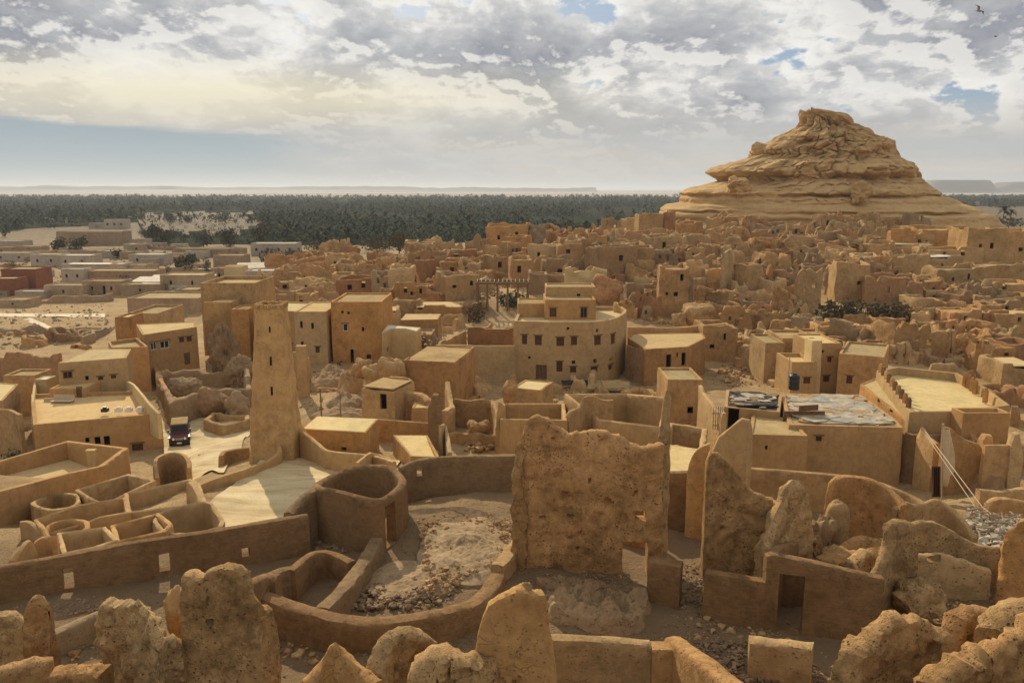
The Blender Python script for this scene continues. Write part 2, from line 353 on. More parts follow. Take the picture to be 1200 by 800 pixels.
def wall_mesh(pts, t=.35, closed=False, holes=(), pits=(), step=.3, rag=0.0, amp=.03, bat=.12, crown=.2, zb=None, lump=0.0, notch=0.0):
    """a free-standing mud wall along pts (x, y, top height): real thickness, through openings, eroded top"""
    q, s = cum(pts, closed); L = s[-1]
    zb = min(float(T(p.x, p.y)) for p in pts)-.35 if zb is None else zb
    sl = []
    for a, b in zip(s, s[1:]):
        n = max(1, round((b-a)/step)); sl += [a+(b-a)*k/n for k in range(n)]
    sl.append(L)
    he = [e for h in holes for e in h[:2] if .02 < e < L-.02]
    sl = [x for x in sl if x in s or all(abs(x-e) > step*.35 for e in he)]+he
    sl = sorted(set(round(x, 5) for x in sl))
    if closed: sl = sl[:-1]
    zt = max(p.z for p in pts)+rag
    nzl = max(2, min(60, round((zt-zb)/step)))
    zl = [zb+(zt-zb)*k/nzl for k in range(nzl+1)]
    ze = [e for h in holes for e in h[2:4] if zb+.05 < e]
    zl = [x for x in zl if all(abs(x-e) > (zt-zb)/nzl*.35 for e in ze)]+ze+[zt+.01]
    zl = sorted(set(round(x, 5) for x in zl))
    n = len(sl); base = []; nor = []; top = []
    j = 0
    for x in sl:
        while j < len(s)-2 and x > s[j+1]+1e-6: j += 1
        seg = max(s[j+1]-s[j], 1e-6); f = min(1, max(0, (x-s[j])/seg)); A, B = q[j], q[j+1]
        p = A.lerp(B, f); d = Vector((B.x-A.x, B.y-A.y)).normalized(); nn = Vector((-d.y, d.x))
        # mitre at corners
        prv = nxt = None
        if abs(x-s[j]) < 1e-4 and (j > 0 or closed):
            a0 = q[j-1] if j > 0 else q[-2]; prv = Vector((A.x-a0.x, A.y-a0.y))
        if abs(x-s[j+1]) < 1e-4 and (j+2 < len(q) or closed):
            b0 = q[j+2] if j+2 < len(q) else q[1]; nxt = Vector((b0.x-B.x, b0.y-B.y))
        o_ = prv if prv is not None else nxt
        if o_ is not None and o_.length > 1e-6:
            o_.normalize(); n2 = Vector((-o_.y, o_.x)); mm = nn+n2
            if mm.length > .2:
                mm.normalize(); c = max(.55, mm.dot(nn)); nn = mm/c
        z = p.z
        if rag and step >= .3:
            z += rag*(1.7*(noise.cell(Vector((p.x*.27+7, p.y*.27, 3)))-.5)+.6*noise.noise(Vector((p.x*.8, p.y*.8, 9)))+.25*noise.noise(Vector((p.x*2.5, p.y*2.5, 2)))-.1)
        elif rag:
            z += rag*(1.1*noise.noise(Vector((p.x*.9, p.y*.9, 3.1)))+.7*noise.noise(Vector((p.x*2.7, p.y*2.7, 9.1)))-.15+(.55*noise.noise(Vector((p.x*7.3, p.y*7.3, 4.1))) if step < .2 else 0))
        if notch:
            v = noise.noise(Vector((p.x*.55, p.y*.55, 21.0)))
            if v > .2: z -= notch*min(1, (v-.2)*9)
        base.append(p); nor.append(nn); top.append(max(z, zb+.3))
    V = []; rows = [[], []]; ridge = []
    H = max(.5, zt-zb)
    def disp(x, y, z, k):
        dx = amp*(1.6*noise.noise(Vector((x*.6, y*.6, z*.6)))+.9*noise.noise(Vector((x*2.1, y*2.1, z*2.1+5))))
        if lump and step < .3:
            vd = noise.voronoi(Vector((x*2.6, y*2.6, z*2.6)))[0]
            dx += lump*(.35-vd[0])+lump*.5*noise.noise(Vector((x*6, y*6, z*6)))
            if step < .2: dx += lump*.9*noise.noise(Vector((x*1.3, y*1.3, z*1.3+9)))+lump*.35*noise.noise(Vector((x*13, y*13, z*13)))
        return dx
    for side in (0, 1):
        sg = 1 if side == 0 else -1
        for i in range(n):
            r = []; p = base[i]; nn = nor[i]
            for z in zl:
                last = z >= top[i]-.02
                zz = top[i] if last else z
                f = (zz-zb)/H
                w = t/2*(1+bat-2*bat*f) if not last else t/2*(1-bat)*.86
                d = disp(p.x+nn.x*sg*t, p.y+nn.y*sg*t, zz, side)
                if side == 0 or True:
                    for ps, pz, pr, pd, psd in pits:
                        if psd == side:
                            rr = math.hypot(sl[i]-ps, zz-pz)
                            if rr < pr: d -= pd*(1-(rr/pr)**4)
                w += d
                w = max(w, .03)
                V.append((p.x+nn.x*w*sg, p.y+nn.y*w*sg, zz)); r.append(len(V)-1)
                if last: break
            rows[side].append(r)
    for i in range(n):
        p = base[i]; V.append((p.x, p.y, top[i]+crown*t*.5+amp*.6*noise.noise(Vector((p.x*3, p.y*3, 0))))); ridge.append(len(V)-1)
    F = []
    def vi(side, i, k): r = rows[side][i % n]; return r[min(k, len(r)-1)]
    cells = n if closed else n-1
    hole = set()
    for i in range(cells):
        sm = (sl[i]+(sl[i+1] if i+1 < n else L))/2
        for k in range(len(zl)-1):
            zm = (zl[k]+zl[k+1])/2
            for h in holes:
                if h[0]-1e-3 <= sm <= h[1]+1e-3 and h[2]-1e-3 <= zm <= h[3]+1e-3: hole.add((i, k))
    def exists(i, k):
        return k >= 0 and (k < len(rows[0][i % n])-1 or k < len(rows[0][(i+1) % n])-1)
    def add(f):
        g = []
        for v in f:
            if v not in g: g.append(v)
        if len(g) > 2: F.append(tuple(g))
    for i in range(cells):
        i2 = (i+1) % n
        for k in range(len(zl)-1):
            if not exists(i, k): break
            if (i, k) in hole:
                for (di, dk, e) in ((-1, 0, (i, i, k, k+1)), (1, 0, (i2, i2, k, k+1)), (0, -1, (i, i2, k, k)), (0, 1, (i, i2, k+1, k+1))):
                    nb = ((i+di) % n if closed else i+di, k+dk)
                    if nb in hole or (di and not closed and not 0 <= nb[0] < cells): continue
                    if dk == 1 and not exists(i, k+1): continue
                    a, b, c, d_ = e
                    add((vi(0, a, c), vi(0, b, d_), vi(1, b, d_), vi(1, a, c)))
                continue
            add((vi(0, i, k), vi(0, i2, k), vi(0, i2, k+1), vi(0, i, k+1)))
            add((vi(1, i, k), vi(1, i, k+1), vi(1, i2, k+1), vi(1, i2, k)))
        kt = len(zl)
        add((rows[0][i][-1], rows[0][i2][-1], ridge[i2], ridge[i])); add((rows[1][i2][-1], rows[1][i][-1], ridge[i], ridge[i2]))
    if not closed:
        for i in (0, n-1):
            for k in range(len(rows[0][i])-1):
                add((vi(0, i, k), vi(0, i, k+1), vi(1, i, k+1), vi(1, i, k)))
            add((rows[0][i][-1], ridge[i], rows[1][i][-1]))
    return V, F

def auto_step(pts):
    d = sum(max(p.y, 10) for p in pts)/len(pts)
    return max(.09, min(1.6, d*.0055))
def wall(name, label, cat, pix, t=.35, closed=False, holes=(), pits=(), smooth=0, mat='mud', parent=None, group=None, level=False, step=None, world=None, kind=None, **kw):
    pts = [P(*p) for p in pix] if world is None else world
    if level:
        z = sum(p.z for p in pts)/len(pts)
        for p in pts: p.z = z
    if smooth: pts = catmull(pts, smooth, closed)
    hs = []
    for h in holes:
        a = pixhit(pts, closed, h[0], (h[2]+h[3])/2); b = pixhit(pts, closed, h[1], (h[2]+h[3])/2)
        m_ = (h[0]+h[1])/2; c = pixhit(pts, closed, m_, h[2]); e = pixhit(pts, closed, m_, h[3])
        if a and b and c and e: hs.append((min(a[0], b[0]), max(a[0], b[0]), min(c[1], e[1]), max(c[1], e[1])))
    ps = []
    cx = sum(p.x for p in pts)/len(pts)
    for x, y, r, dp in pits:
        h = pixhit(pts, closed, x, y)
        if h:
            q, s = cum(pts, closed)
            # front side = the one turned to the camera
            i = max(k for k in range(len(s)-1) if s[k] <= h[0]+1e-6); A, B = q[i], q[i+1]
            nn = Vector((-(B.y-A.y), B.x-A.x)); side = 0 if nn.dot(Vector((-A.x, -A.y))) > 0 else 1
            ps.append((h[0], h[1], r, dp, side))
    V, F = wall_mesh(pts, t, closed, hs, ps, step or auto_step(pts), **kw)
    o = mesh_obj(name, V, F, mat, parent, ang=50)
    if parent is None: tag(o, label, cat, group, kind)
    o_hs.clear(); o_hs.extend(hs); o_pts.clear(); o_pts.extend(pts)
    return o
o_hs = []; o_pts = []

def at_run(pts, closed, s0):
    q, s = cum(pts, closed)
    for i in range(len(s)-1):
        if s0 <= s[i+1]+1e-6:
            f = (s0-s[i])/max(1e-6, s[i+1]-s[i]); p = q[i].lerp(q[i+1], f)
            return p, math.atan2(q[i+1].y-q[i].y, q[i+1].x-q[i].x)
    return q[-1], 0
def fill_opening(root, pts, closed, h, kind, t):
    """joinery set back in a real opening"""
    s0, s1, z0, z1 = h; p, a = at_run(pts, closed, (s0+s1)/2); w = s1-s0; hh = z1-z0
    if w < .05 or hh < .05: return
    c = Vector((p.x, p.y, (z0+z1)/2)); R = Matrix.Rotation(a, 3, 'Z')
    if kind == 'o': return
    if kind == 'd':
        mb = MB(); n = 4
        for k in range(n):
            mb.box(c+R@Vector(((k+.5)/n*w-w/2, 0, 0)), (w/n*.93, .06, hh*1.02), a)
        mb.build('door', 'door_wood', root, smooth=False); return
    fr = MB(); b = min(.09, w*.13)
    for sx in (-1, 1): fr.box(c+R@Vector((sx*(w/2-b/2), 0, 0)), (b, .1, hh), a)
    for sz in (-1, 1): fr.box(c+R@Vector((0, .003, sz*(hh/2-b/2))), (w-2*b, .094, b), a)
    if w > .7: fr.box(c+R@Vector((0, .002, 0)), (b*.8, .09, hh-2*b), a)
    lt = MB(); nn = Vector((math.sin(a), -math.cos(a), 0)); nn = nn if nn.y < 0 else -nn
    lt.box(c+nn*(t*.5)+Vector((0, 0, hh/2+.09)), (w+.34, .16, .13), a); lt.build('lintel', 'timber', root, smooth=False)
    f = fr.build('window', {'w': 'shutter', 'g': 'shutter_grey', 'p': 'white_paint'}[kind], root, smooth=False)
    pn = MB(); pn.box(c, (w-b*1.2, .035, hh-b*1.2), a); pn.build('pane', 'glass_dark' if kind == 'p' else ('shutter' if kind == 'w' else 'dark_room'), f, smooth=False)
def rect_back(A, B, dep, skew=0.0):
    d = Vector((B.x-A.x, B.y-A.y)).normalized(); n = Vector((-d.y, d.x))
    if n.y < 0: n = -n
    off = Vector((n.x*dep+d.x*skew, n.y*dep+d.y*skew, 0))
    return [A, B, B+off, A+off]
def roof_sheet(pts, z, mat, parent, name='roof', thick=.12):
    V = [(p.x, p.y, z) for p in pts]+[(p.x, p.y, z-thick) for p in pts]; n = len(pts)
    F = [tuple(range(n)), tuple(range(2*n-1, n-1, -1))]+[(k, (k+1) % n, n+(k+1) % n, n+k) for k in range(n)]
    return mesh_obj(name, V, F, mat, parent, smooth=False)
def house(label, pix, dep=None, par=.3, op=(), mat='mud_smooth', roof='roof', t=.3, name='mud_house', cat='house', group=None, skew=0.0, amp=.025, rag=0.0, world=None, crown=.2, level=True, roofpart=True, step=None, bat=.1, zb=None):
    pts = [P(*p) for p in pix] if world is None else world
    if level and world is None and len(pts) > 2:
        z = (pts[0].z+pts[1].z)/2; pts = [P(x, y, min(d*1.35, max(d*.75, dz(y, z)))) for x, y, d in pix]
        for p in pts: p.z = z
    elif level:
        z = sum(p.z for p in pts)/len(pts)
        for p in pts: p.z = z
    if len(pts) == 2: pts = rect_back(pts[0], pts[1], dep, skew)
    root = empty(name, (sum(p.x for p in pts)/len(pts), sum(p.y for p in pts)/len(pts), min(float(T(p.x, p.y)) for p in pts)), label, cat, group)
    wall('wall', None, None, None, t=t, closed=True, holes=[o[1:] for o in op], mat=mat, parent=root, world=pts, amp=amp, rag=rag, crown=crown, step=step, bat=bat, zb=zb)
    hs = list(o_hs)
    if roofpart: roof_sheet(pts, min(p.z for p in pts)-par, roof, root)
    if len(hs) == len(op):
        for h, o in zip(hs, op): fill_opening(root, pts, True, h, o[0], t)
    root['_top'] = min(p.z for p in pts)
    return root, pts

def rock_mesh(sub, seed, amp, sc=(1, 1, 1), freq=1.1, fine=.3):
    bm = bmesh.new(); bmesh.ops.create_icosphere(bm, subdivisions=sub, radius=1)
    for v in bm.verts:
        p = v.co+Vector((seed*3.7, seed*1.9, seed*.7))
        k = 1+amp*noise.noise(p*freq)+amp*fine*noise.noise(p*freq*3.7)+amp*fine*.4*noise.noise(p*freq*9)
        if sub >= 4:
            vd = noise.voronoi(p*3.1)[0]; k += amp*fine*(.55-vd[0])*.8-amp*fine*.5*max(0, 1-(vd[1]-vd[0])*6)+amp*fine*.2*noise.noise(p*19)
        v.co = Vector((v.co.x*sc[0], v.co.y*sc[1], v.co.z*sc[2]))*k
    V = np.array([v.co[:] for v in bm.verts]); F = [tuple(v.index for v in f.verts) for f in bm.faces]; bm.free()
    return V, F
def blob(name, label, cat, xL, xR, yt, yb, dr=.8, amp=.45, mat='karshif', sub=4, seed=None, d=None, group=None, boxy=.0):
    """an eroded mud lump or boulder standing on the ground"""
    xc = (xL+xR)/2; d = d or G1(xc, yb)
    A = P(xL, yb, d); B = P(xR, yb, d); Tp = P(xc, yt, d); h = Tp.z-A.z; w = B.x-A.x
    V, F = rock_mesh(sub, seed if seed is not None else xL*.13+yt*.07, amp, freq=1.3)
    if boxy:
        V = V/np.maximum(1e-6, (np.abs(V)**(2+6*boxy)).sum(1, keepdims=True))**(1/(2+6*boxy))*np.linalg.norm(V, axis=1, keepdims=True)
    V = V*np.array([w/2, w/2*dr, h*.62]); V[:, 2] += h*.38
    V += np.array([(A.x+B.x)/2, d+w/2*dr*.8, A.z])
    o = mesh_obj(name, V, F, mat, origin=((A.x+B.x)/2, d+w/2*dr*.8, A.z), ang=60)
    return tag(o, label, cat, group)
_rk = [rock_mesh(1, k*1.3+.5, .55, (1, .85, .7)) for k in range(6)]
def stones(name, label, cat, quads, n, s0, s1, mat='stone', group=None, up=0.0, kind='stuff', spread=1.0):
    """loose rubble scattered over patches of ground given by photo corners"""
    V = []; F = []; k = 0; rr = random.Random(hash(label) % 999 if False else len(label)*31+n)
    pts = []
    for _ in range(n):
        q = rr.choice(quads); a, b = rr.random(), rr.random()
        x = (q[0][0]*(1-a)+q[1][0]*a)*(1-b)+(q[3][0]*(1-a)+q[2][0]*a)*b
        y = (q[0][1]*(1-a)+q[1][1]*a)*(1-b)+(q[3][1]*(1-a)+q[2][1]*a)*b
        pts.append((x, y))
    ds = G([p[0] for p in pts], [p[1] for p in pts])
    for (x, y), d in zip(pts, ds):
        p = P(x, y, float(d)); s = s0*(s1/s0)**(rr.random()**2.2)
        v, f = rr.choice(_rk); R = np.array(Matrix.Rotation(rr.uniform(0, 6.28), 3, 'Z')@Matrix.Rotation(rr.uniform(-.5, .5), 3, 'X'))
        vv = v@R.T*s+np.array([p.x, p.y, float(T(p.x, p.y))+s*.25+up*rr.random()])
        V.append(vv); F += [tuple(i+k for i in g) for g in f]; k += len(v)
    o = mesh_obj(name, np.vstack(V), F, mat, smooth=True, ang=25)
    return tag(o, label, cat, group, kind)
def mound(name, label, cat, cx, cy, rx, ry, h, mat='karshif', rough=.35, seed=1.0, n=46, top=.5, freq=1.0, d=None, group=None):
    """a low heap lying on the ground: ellipse of photo radius rx, ry round a photo point, h metres high"""
    d = d or G1(cx, cy); c = P(cx, cy, d); a = (P(cx+rx, cy, d).x-P(cx-rx, cy, d).x)/2
    b = max(.3, (G1(cx, cy-ry)-G1(cx, cy+ry))/2); V = []; m_ = int(n*2.2)
    for j in range(n+1):
        r = (j/n)**.8
        for k in range(m_):
            t = 2*math.pi*k/m_; w = 1+.22*noise.noise(Vector((math.cos(t)*1.5+seed, math.sin(t)*1.5, seed)))
            x, y = c.x+a*r*w*math.cos(t), d+b*r*w*math.sin(t); q = Vector((x*freq, y*freq, seed))
            f = max(0, 1-r**2)**top
            z = float(T(x, y))+h*f*(1+rough*1.6*noise.noise(q*1.1)+rough*noise.noise(q*2.9)+rough*.5*noise.noise(q*7)+rough*.25*noise.noise(q*16))-(.12+.3*r**8)*(r > .9)
            V.append((x, y, z))
    F = [(j*m_+k, (j+1)*m_+k, (j+1)*m_+(k+1) % m_, j*m_+(k+1) % m_) for j in range(n) for k in range(m_)]
    return tag(mesh_obj(name, V, F, mat, origin=(c.x, d, float(T(c.x, d))), ang=60), label, cat, group)
# ================================================================ the setting
def build_ground():
    ys = [-30.0]
    while ys[-1] < 40000:
        y = ys[-1]; ys.append(y+max(.24 if 14 < y < 44 else .42, (y-8)*.0125 if y < 700 else y*.05))
    xs = [0.0]
    while xs[-1] < 40000:
        x = xs[-1]; xs.append(x+(.27 if x < 24 else max(.42, (x-24)*.035+.42)))
    xs = [-x for x in xs[:0:-1]]+xs
    X, Y = np.meshgrid(xs, ys); Z = T(X, Y)
    V = np.stack([X, Y, Z], -1).reshape(-1, 3); w = len(xs); h = len(ys)
    # small unevenness on the near plateau and slopes
    for i, v in enumerate(V):
        if v[1] < 140 and abs(v[0]) < v[1]*.75+6:
            v[2] += .07*noise.noise(Vector((v[0]*1.7, v[1]*1.7, 0)))+.04*noise.noise(Vector((v[0]*.6, v[1]*.6, 7)))+(.06*max(0, noise.noise(Vector((v[0]*3.1, v[1]*3.1, 5)))) if v[1] < 44 else 0)
    I = np.arange(w*h).reshape(h, w)
    F = np.stack([I[:-1, :-1], I[:-1, 1:], I[1:, 1:], I[1:, :-1]], -1).reshape(-1, 4)
    m, t = new_mat('desert_ground'); p = t.n('ShaderNodeNewGeometry').outputs['Position']
    a = t.noise(t.vmul(p, (.03, .03, 0)), 1, 6, .6).outputs[0]; b = t.noise(p, .35, 6, .65, .4).outputs[0]; c = t.noise(p, 3.0, 5, .7).outputs[0]
    g = t.noise(p, 11, 4, .7).outputs[0]
    col = t.ramp(t.m('ADD', t.m('MULTIPLY', a, .4), t.m('MULTIPLY', b, .6)), [(.36, (.29, .18, .085)), (.48, (.42, .275, .13)), (.60, (.54, .38, .19))])
    col = t.mix(t.m('MULTIPLY', t.mr(c, .52, .66), .6), col, (.25, .165, .09)); col = t.mix(t.m('MULTIPLY', t.mr(g, .57, .7), .5), col, (.20, .13, .07))
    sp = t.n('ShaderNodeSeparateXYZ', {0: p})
    near = t.mr(sp.outputs[1], 34, 42, 1, 0); col = t.mix(t.m('MULTIPLY', near, .88), col, (.215, .14, .075))  # near ground painted darker brown, the foreground shade put into its colour
    far = t.mr(sp.outputs[1], 170, 320); col = t.mix(t.m('MULTIPLY', far, .75), col, t.ramp(b, [(.4, (.14, .105, .065)), (.6, (.29, .215, .13))]))
    pb = t.n('ShaderNodeTexVoronoi', {'Vector': p, 'Scale': 7.0, 'Randomness': 1.0}, feature='F1'); pc = t.n('ShaderNodeSeparateColor', {0: pb.outputs['Color']}).outputs[0]
    pm = t.m('MULTIPLY', t.m('MULTIPLY', t.mr(pb.outputs['Distance'], .38, .28), t.mr(pc, .45, .5)), t.mr(b, .42, .55)); col = t.mix(t.m('MULTIPLY', pm, .6), col, t.ramp(pc, [(.5, (.16, .10, .055)), (1, (.42, .30, .17))]))
    far2 = t.mr(sp.outputs[1], 380, 560); col = t.mix(t.m('MULTIPLY', far2, .8), col, t.ramp(b, [(.4, (.10, .08, .05)), (.6, (.185, .14, .09))]))
    finish(t, col, .95, t.m('ADD', t.m('ADD', c, t.m('MULTIPLY', g, .6)), t.m('MULTIPLY', pm, .6)), .16, 1.0)
    tag(mesh_obj('ground', V, F, m, origin=(0, 0, 0)), kind='structure')
build_ground()
def sheet(name, pts, mat, h=.05, kind='structure', label=None, cat=None, sub=1.0):
    """a thin sheet laid on the ground along photo outline corners (4)"""
    q = [P(x, y, G1(x, y)) for x, y in pts]; n = max(2, int(max((q[0]-q[1]).length, (q[3]-q[0]).length)/sub)); n = min(n, 90)
    V = []
    for j in range(n+1):
        for i in range(n+1):
            a, b = i/n, j/n
            p = (q[0]*(1-a)+q[1]*a)*(1-b)+(q[3]*(1-a)+q[2]*a)*b
            V.append((p.x, p.y, float(T(p.x, p.y))+h))
    F = [(j*(n+1)+i, j*(n+1)+i+1, (j+1)*(n+1)+i+1, (j+1)*(n+1)+i) for j in range(n) for i in range(n)]
    return tag(mesh_obj(name, V, F, mat, origin=tuple(q[0])), label, cat, None, kind)
for pts in ([(-60, 371), (123, 372), (123, 368), (-60, 366)], [(84, 400), (94, 397), (36, 373), (27, 375)]):
    sheet('path', pts, 'path_sand', .07, sub=3)
m, t = new_mat('street_sand'); p = t.n('ShaderNodeNewGeometry').outputs['Position']
a = t.noise(t.n('ShaderNodeMapping', {'Vector': p, 'Rotation': (0, 0, .9), 'Scale': (.22, 1.5, 1)}), 1, 5, .6).outputs[0]; b = t.noise(p, 6, 4, .7).outputs[0]
finish(t, t.mix(t.m('MULTIPLY', t.mr(b, .5, .68), .4), t.ramp(a, [(.35, (.46, .34, .18)), (.5, (.58, .45, .25)), (.65, (.66, .53, .31))]), (.36, .26, .13)), .95, b, .03, .6)
M['street'] = m
sheet('street', [(196, 558), (262, 556), (300, 470), (186, 470)], 'street', .13, sub=.5)
sheet('plaza', [(222, 618), (430, 614), (470, 541), (320, 533)], 'street', .14, sub=.5)

# lake and far shore
def plate(name, x0, x1, y0, y1, z, mat):
    V = [(x0, y0, z), (x1, y0, z), (x1, y1, z), (x0, y1, z)]
    return tag(mesh_obj(name, V, [(0, 1, 2, 3)], mat, smooth=False), kind='structure')
m, t = new_mat('salt_flat'); p = t.n('ShaderNodeNewGeometry').outputs['Position']
a = t.noise(t.vmul(p, (.00035, .0011, 0)), 1, 4, .6).outputs[0]
finish(t, t.ramp(a, [(.40, (.34, .28, .21)), (.56, (.50, .45, .38))]), 1.0, spec=0.0)
plate('salt_lake', -12000, 12000, 2650, 9000, 1.2, m)
def ridge(name, d, xs, prof, dep, mat, base=0.0):
    """a distant range: foot, talus slope, scarp, flat top, back"""
    cs = [(-1.0, 0.0), (-.55, .35), (-.42, .52), (-.36, .95), (-.1, 1.0), (.5, 1.0), (1.0, 0.0)]
    V = []; n = 0
    for i, x in enumerate(xs):
        py = prof(x); A = P(x, py, d); hz = max(1.0, A.z-base)
        for c, f in cs:
            V.append((A.x+c*0, d+c*dep*(1+.12*noise.noise(Vector((x*.11, c*3, 2)))), base+hz*f))
    m_ = len(cs); F = [(i*m_+k, (i+1)*m_+k, (i+1)*m_+k+1, i*m_+k+1) for i in range(len(xs)-1) for k in range(m_-1)]
    return tag(mesh_obj(name, V, F, mat, ang=80), kind='structure')
flat('far_rock', (.10, .085, .075), vary=.25, sc=.004)
def hills_prof(x): return 218.4+2.0*noise.noise(Vector((x*.022, .3, 0)))+.8*noise.noise(Vector((x*.09, 3, 0)))+max(0, (x-330)*.012)*(x > 330)*.4
ridge('far_hills', 8600, [x for x in range(-400, 700, 4)], lambda x: min(222.5, hills_prof(x)), 500, 'far_rock')
def lerp_prof(pts):
    def f(x):
        for (a, ya), (b, yb) in zip(pts, pts[1:]):
            if a <= x <= b: return ya+(yb-ya)*(x-a)/(b-a)
        return pts[0][1] if x < pts[0][0] else pts[-1][1]
    return f
ridge('table_mountain', 6000, [1070, 1078, 1083, 1088, 1092, 1096, 1104, 1120, 1140, 1152, 1155, 1159, 1164],
      lerp_prof([(1070, 227), (1083, 223), (1088, 216), (1095, 211), (1153, 211), (1159, 221), (1166, 227)]), 260, 'far_rock')
ridge('table_mountain', 6700, [1150, 1158, 1166, 1174, 1180, 1184, 1196, 1202, 1212, 1230, 1260, 1300],
      lerp_prof([(1150, 226), (1158, 221), (1168, 220), (1180, 214), (1186, 213), (1198, 213), (1212, 219), (1240, 222), (1300, 226)]), 300, 'far_rock')

# ---------------------------------------------------------------- the rocky hill
def build_hill():
    d0 = 286.0
    Lp = [(132,940),(138,941),(147,940),(152,932),(160,914),(167,902),(174,888),(177,881),(183,886),(188,868),(193,851),(197,838),(202,831),(207,835),(212,844),(217,826),(222,806),(226,799),(235,800),(238,799),(240,784),(246,776),(256,776),(275,770)]
    Rp = [(132,950),(135,962),(139,986),(147,997),(156,1015),(165,1034),(172,1041),(183,1044),(193,1059),(204,1065),(212,1072),(222,1082),(229,1090),(236,1108),(243,1124),(250,1140),(257,1150),(275,1160)]
    def ip(t, y):
        for (a, va), (b, vb) in zip(t, t[1:]):
            if a <= y <= b: return va+(vb-va)*(y-a)/(b-a)
        return t[-1][1]
    rows = 190; nth = 420; V = []
    for j in range(rows):
        y = 275-(275-132)*j/(rows-1)
        xl, xr = ip(Lp, y), ip(Rp, y)
        A, B = P(xl, y, d0), P(xr, y, d0); cx = (A.x+B.x)/2; a = (B.x-A.x)/2; z = A.z
        f = j/(rows-1)
        # horizontal strata that stay level right round the hill
        for k in range(nth):
            th = 2*math.pi*k/nth; c, s = math.cos(th), math.sin(th)
            e = 2.5; rr = (abs(c)**e+abs(s)**e)**(-1/e)
            zz = z+1.3*noise.noise(Vector((c*1.4, s*1.4, 4)))
            # bedding planes stay level on the lower terraces
            bed = noise.noise(Vector((c*.5, s*.5, zz*.55)))*1.5+noise.noise(Vector((c*.8, s*.8, zz*1.5)))*.8
            lump = noise.noise(Vector((c*4, s*4, z*.22)))*2.2+noise.noise(Vector((c*11, s*11, z*.5)))*1.1+noise.noise(Vector((c*30, s*30, z*1.1)))*.5
            blk = noise.voronoi(Vector((c*7, s*7, z*.33)))[0]
            joint = -.9*max(0, 1-(blk[1]-blk[0])*9)
            up = min(1, max(0, (f-.22)/.3))
            r = bed*(.35+.1*up)+lump*(.2+.75*up)+joint*(.25+1.2*up)+ (noise.noise(Vector((c*7, s*7, z*.35)))*2.4*up if f > .3 else 0)
            edge = abs(c)**3                               # keep the traced outline at the sides
            yy_ = y+1.6*noise.noise(Vector((c*1.3, s*1.3, 2)))+.8*noise.noise(Vector((c*5, s*5, 6)))
            for ly, lw, ld in ((257, 3.0, 1.6), (247, 1.5, 2.6), (229, 1.7, 3.0), (208.5, 3.0, 3.2), (187, 2.4, 2.6), (168, 1.5, 1.2), (149, 1.2, 1.2)):
                q = (yy_-ly)/lw
                if abs(q) < 3: r -= ld*math.exp(-q*q)*(.55+.6*noise.noise(Vector((c*3, s*3, ly))))
            r *= (1-.6*edge)*min(1, a/9)
            b = a*.66+3
            x = cx+(a*rr*c+r*c)*(1 if abs(s) > .0 else 1); yy = d0+(b*rr*s+r*s*1.3)
            dz_ = (2.2*max(0, noise.noise(Vector((c*6, s*6, 3))))*(f > .9)+.5*noise.noise(Vector((x*.2, yy*.2, z*.4)))+.35*noise.noise(Vector((x*.7, yy*.7, z)))*up)*min(1, f*9)
            V.append((x, yy, z+dz_))
    F = [(j*nth+k, j*nth+(k+1) % nth, (j+1)*nth+(k+1) % nth, (j+1)*nth+k) for j in range(rows-1) for k in range(nth)]
    F.append(tuple((rows-1)*nth+k for k in range(nth)))
    m, t = new_mat('bedded_sandstone'); p = t.n('ShaderNodeNewGeometry').outputs['Position']
    lay = t.noise(t.vmul(p, (.05, .05, .8)), 1, 7, .6, .15).outputs[0]; b = t.noise(p, .55, 7, .65).outputs[0]; g = t.noise(p, 2.4, 5, .7).outputs[0]
    big = t.noise(t.vmul(p, (.03, .03, .07)), 1, 3).outputs[0]
    col = t.ramp(t.m('ADD', t.m('MULTIPLY', lay, .55), t.m('MULTIPLY', b, .45)), [(.30, (.35, .205, .085)), (.44, (.50, .31, .132)), (.56, (.59, .39, .175)), (.68, (.64, .46, .235))])
    col = t.mix(t.mr(big, .45, .62, 0, .4), col, (.42, .27, .12))
    col = t.mix(t.m('MULTIPLY', t.mr(g, .55, .68), .4), col, (.17, .10, .045))
    l2 = t.noise(t.vmul(p, (.02, .02, 1.9)), 1, 5, .65, .1).outputs[0]; col = t.mix(t.m('MULTIPLY', t.mr(l2, .55, .64), .45), col, (.30, .185, .085))
    finish(t, col, .97, t.m('ADD', t.m('MULTIPLY', lay, .9), t.m('ADD', b, t.m('MULTIPLY', g, .4))), .5, .8)
    M['sandstone'] = m
    tag(mesh_obj('rocky_hill', V, F, m, origin=(P(955, 275, d0).x, d0, 14), ang=65), kind='structure')
build_hill()
for i, (xl, xr, yt, yb, dd, lab) in enumerate([
    (856, 878, 209, 222, 249, 'wedge shaped boulder fallen below the left overhang of the rocky hill'),
    (1000, 1022, 215, 232, 250, 'upright split boulder right of centre on the rocky hill ledge'),
    (939, 954, 131, 146, 284, 'pointed rock at the very top of the rocky hill'),
    (968, 988, 136, 150, 284, 'blocky rock at the top of the hill beside the pointed one'),
    (1028, 1046, 162, 184, 284, 'rounded boulder on the right shoulder of the rocky hill crown'),
    (884, 910, 172, 190, 282, 'jutting blocky boulder on the left shoulder of the rocky hill crown')]):
    blob('boulder', lab, 'boulder', xl, xr, yt, yb, .9, .7, 'sandstone', 4, i+3.3, d=dd, boxy=.35)

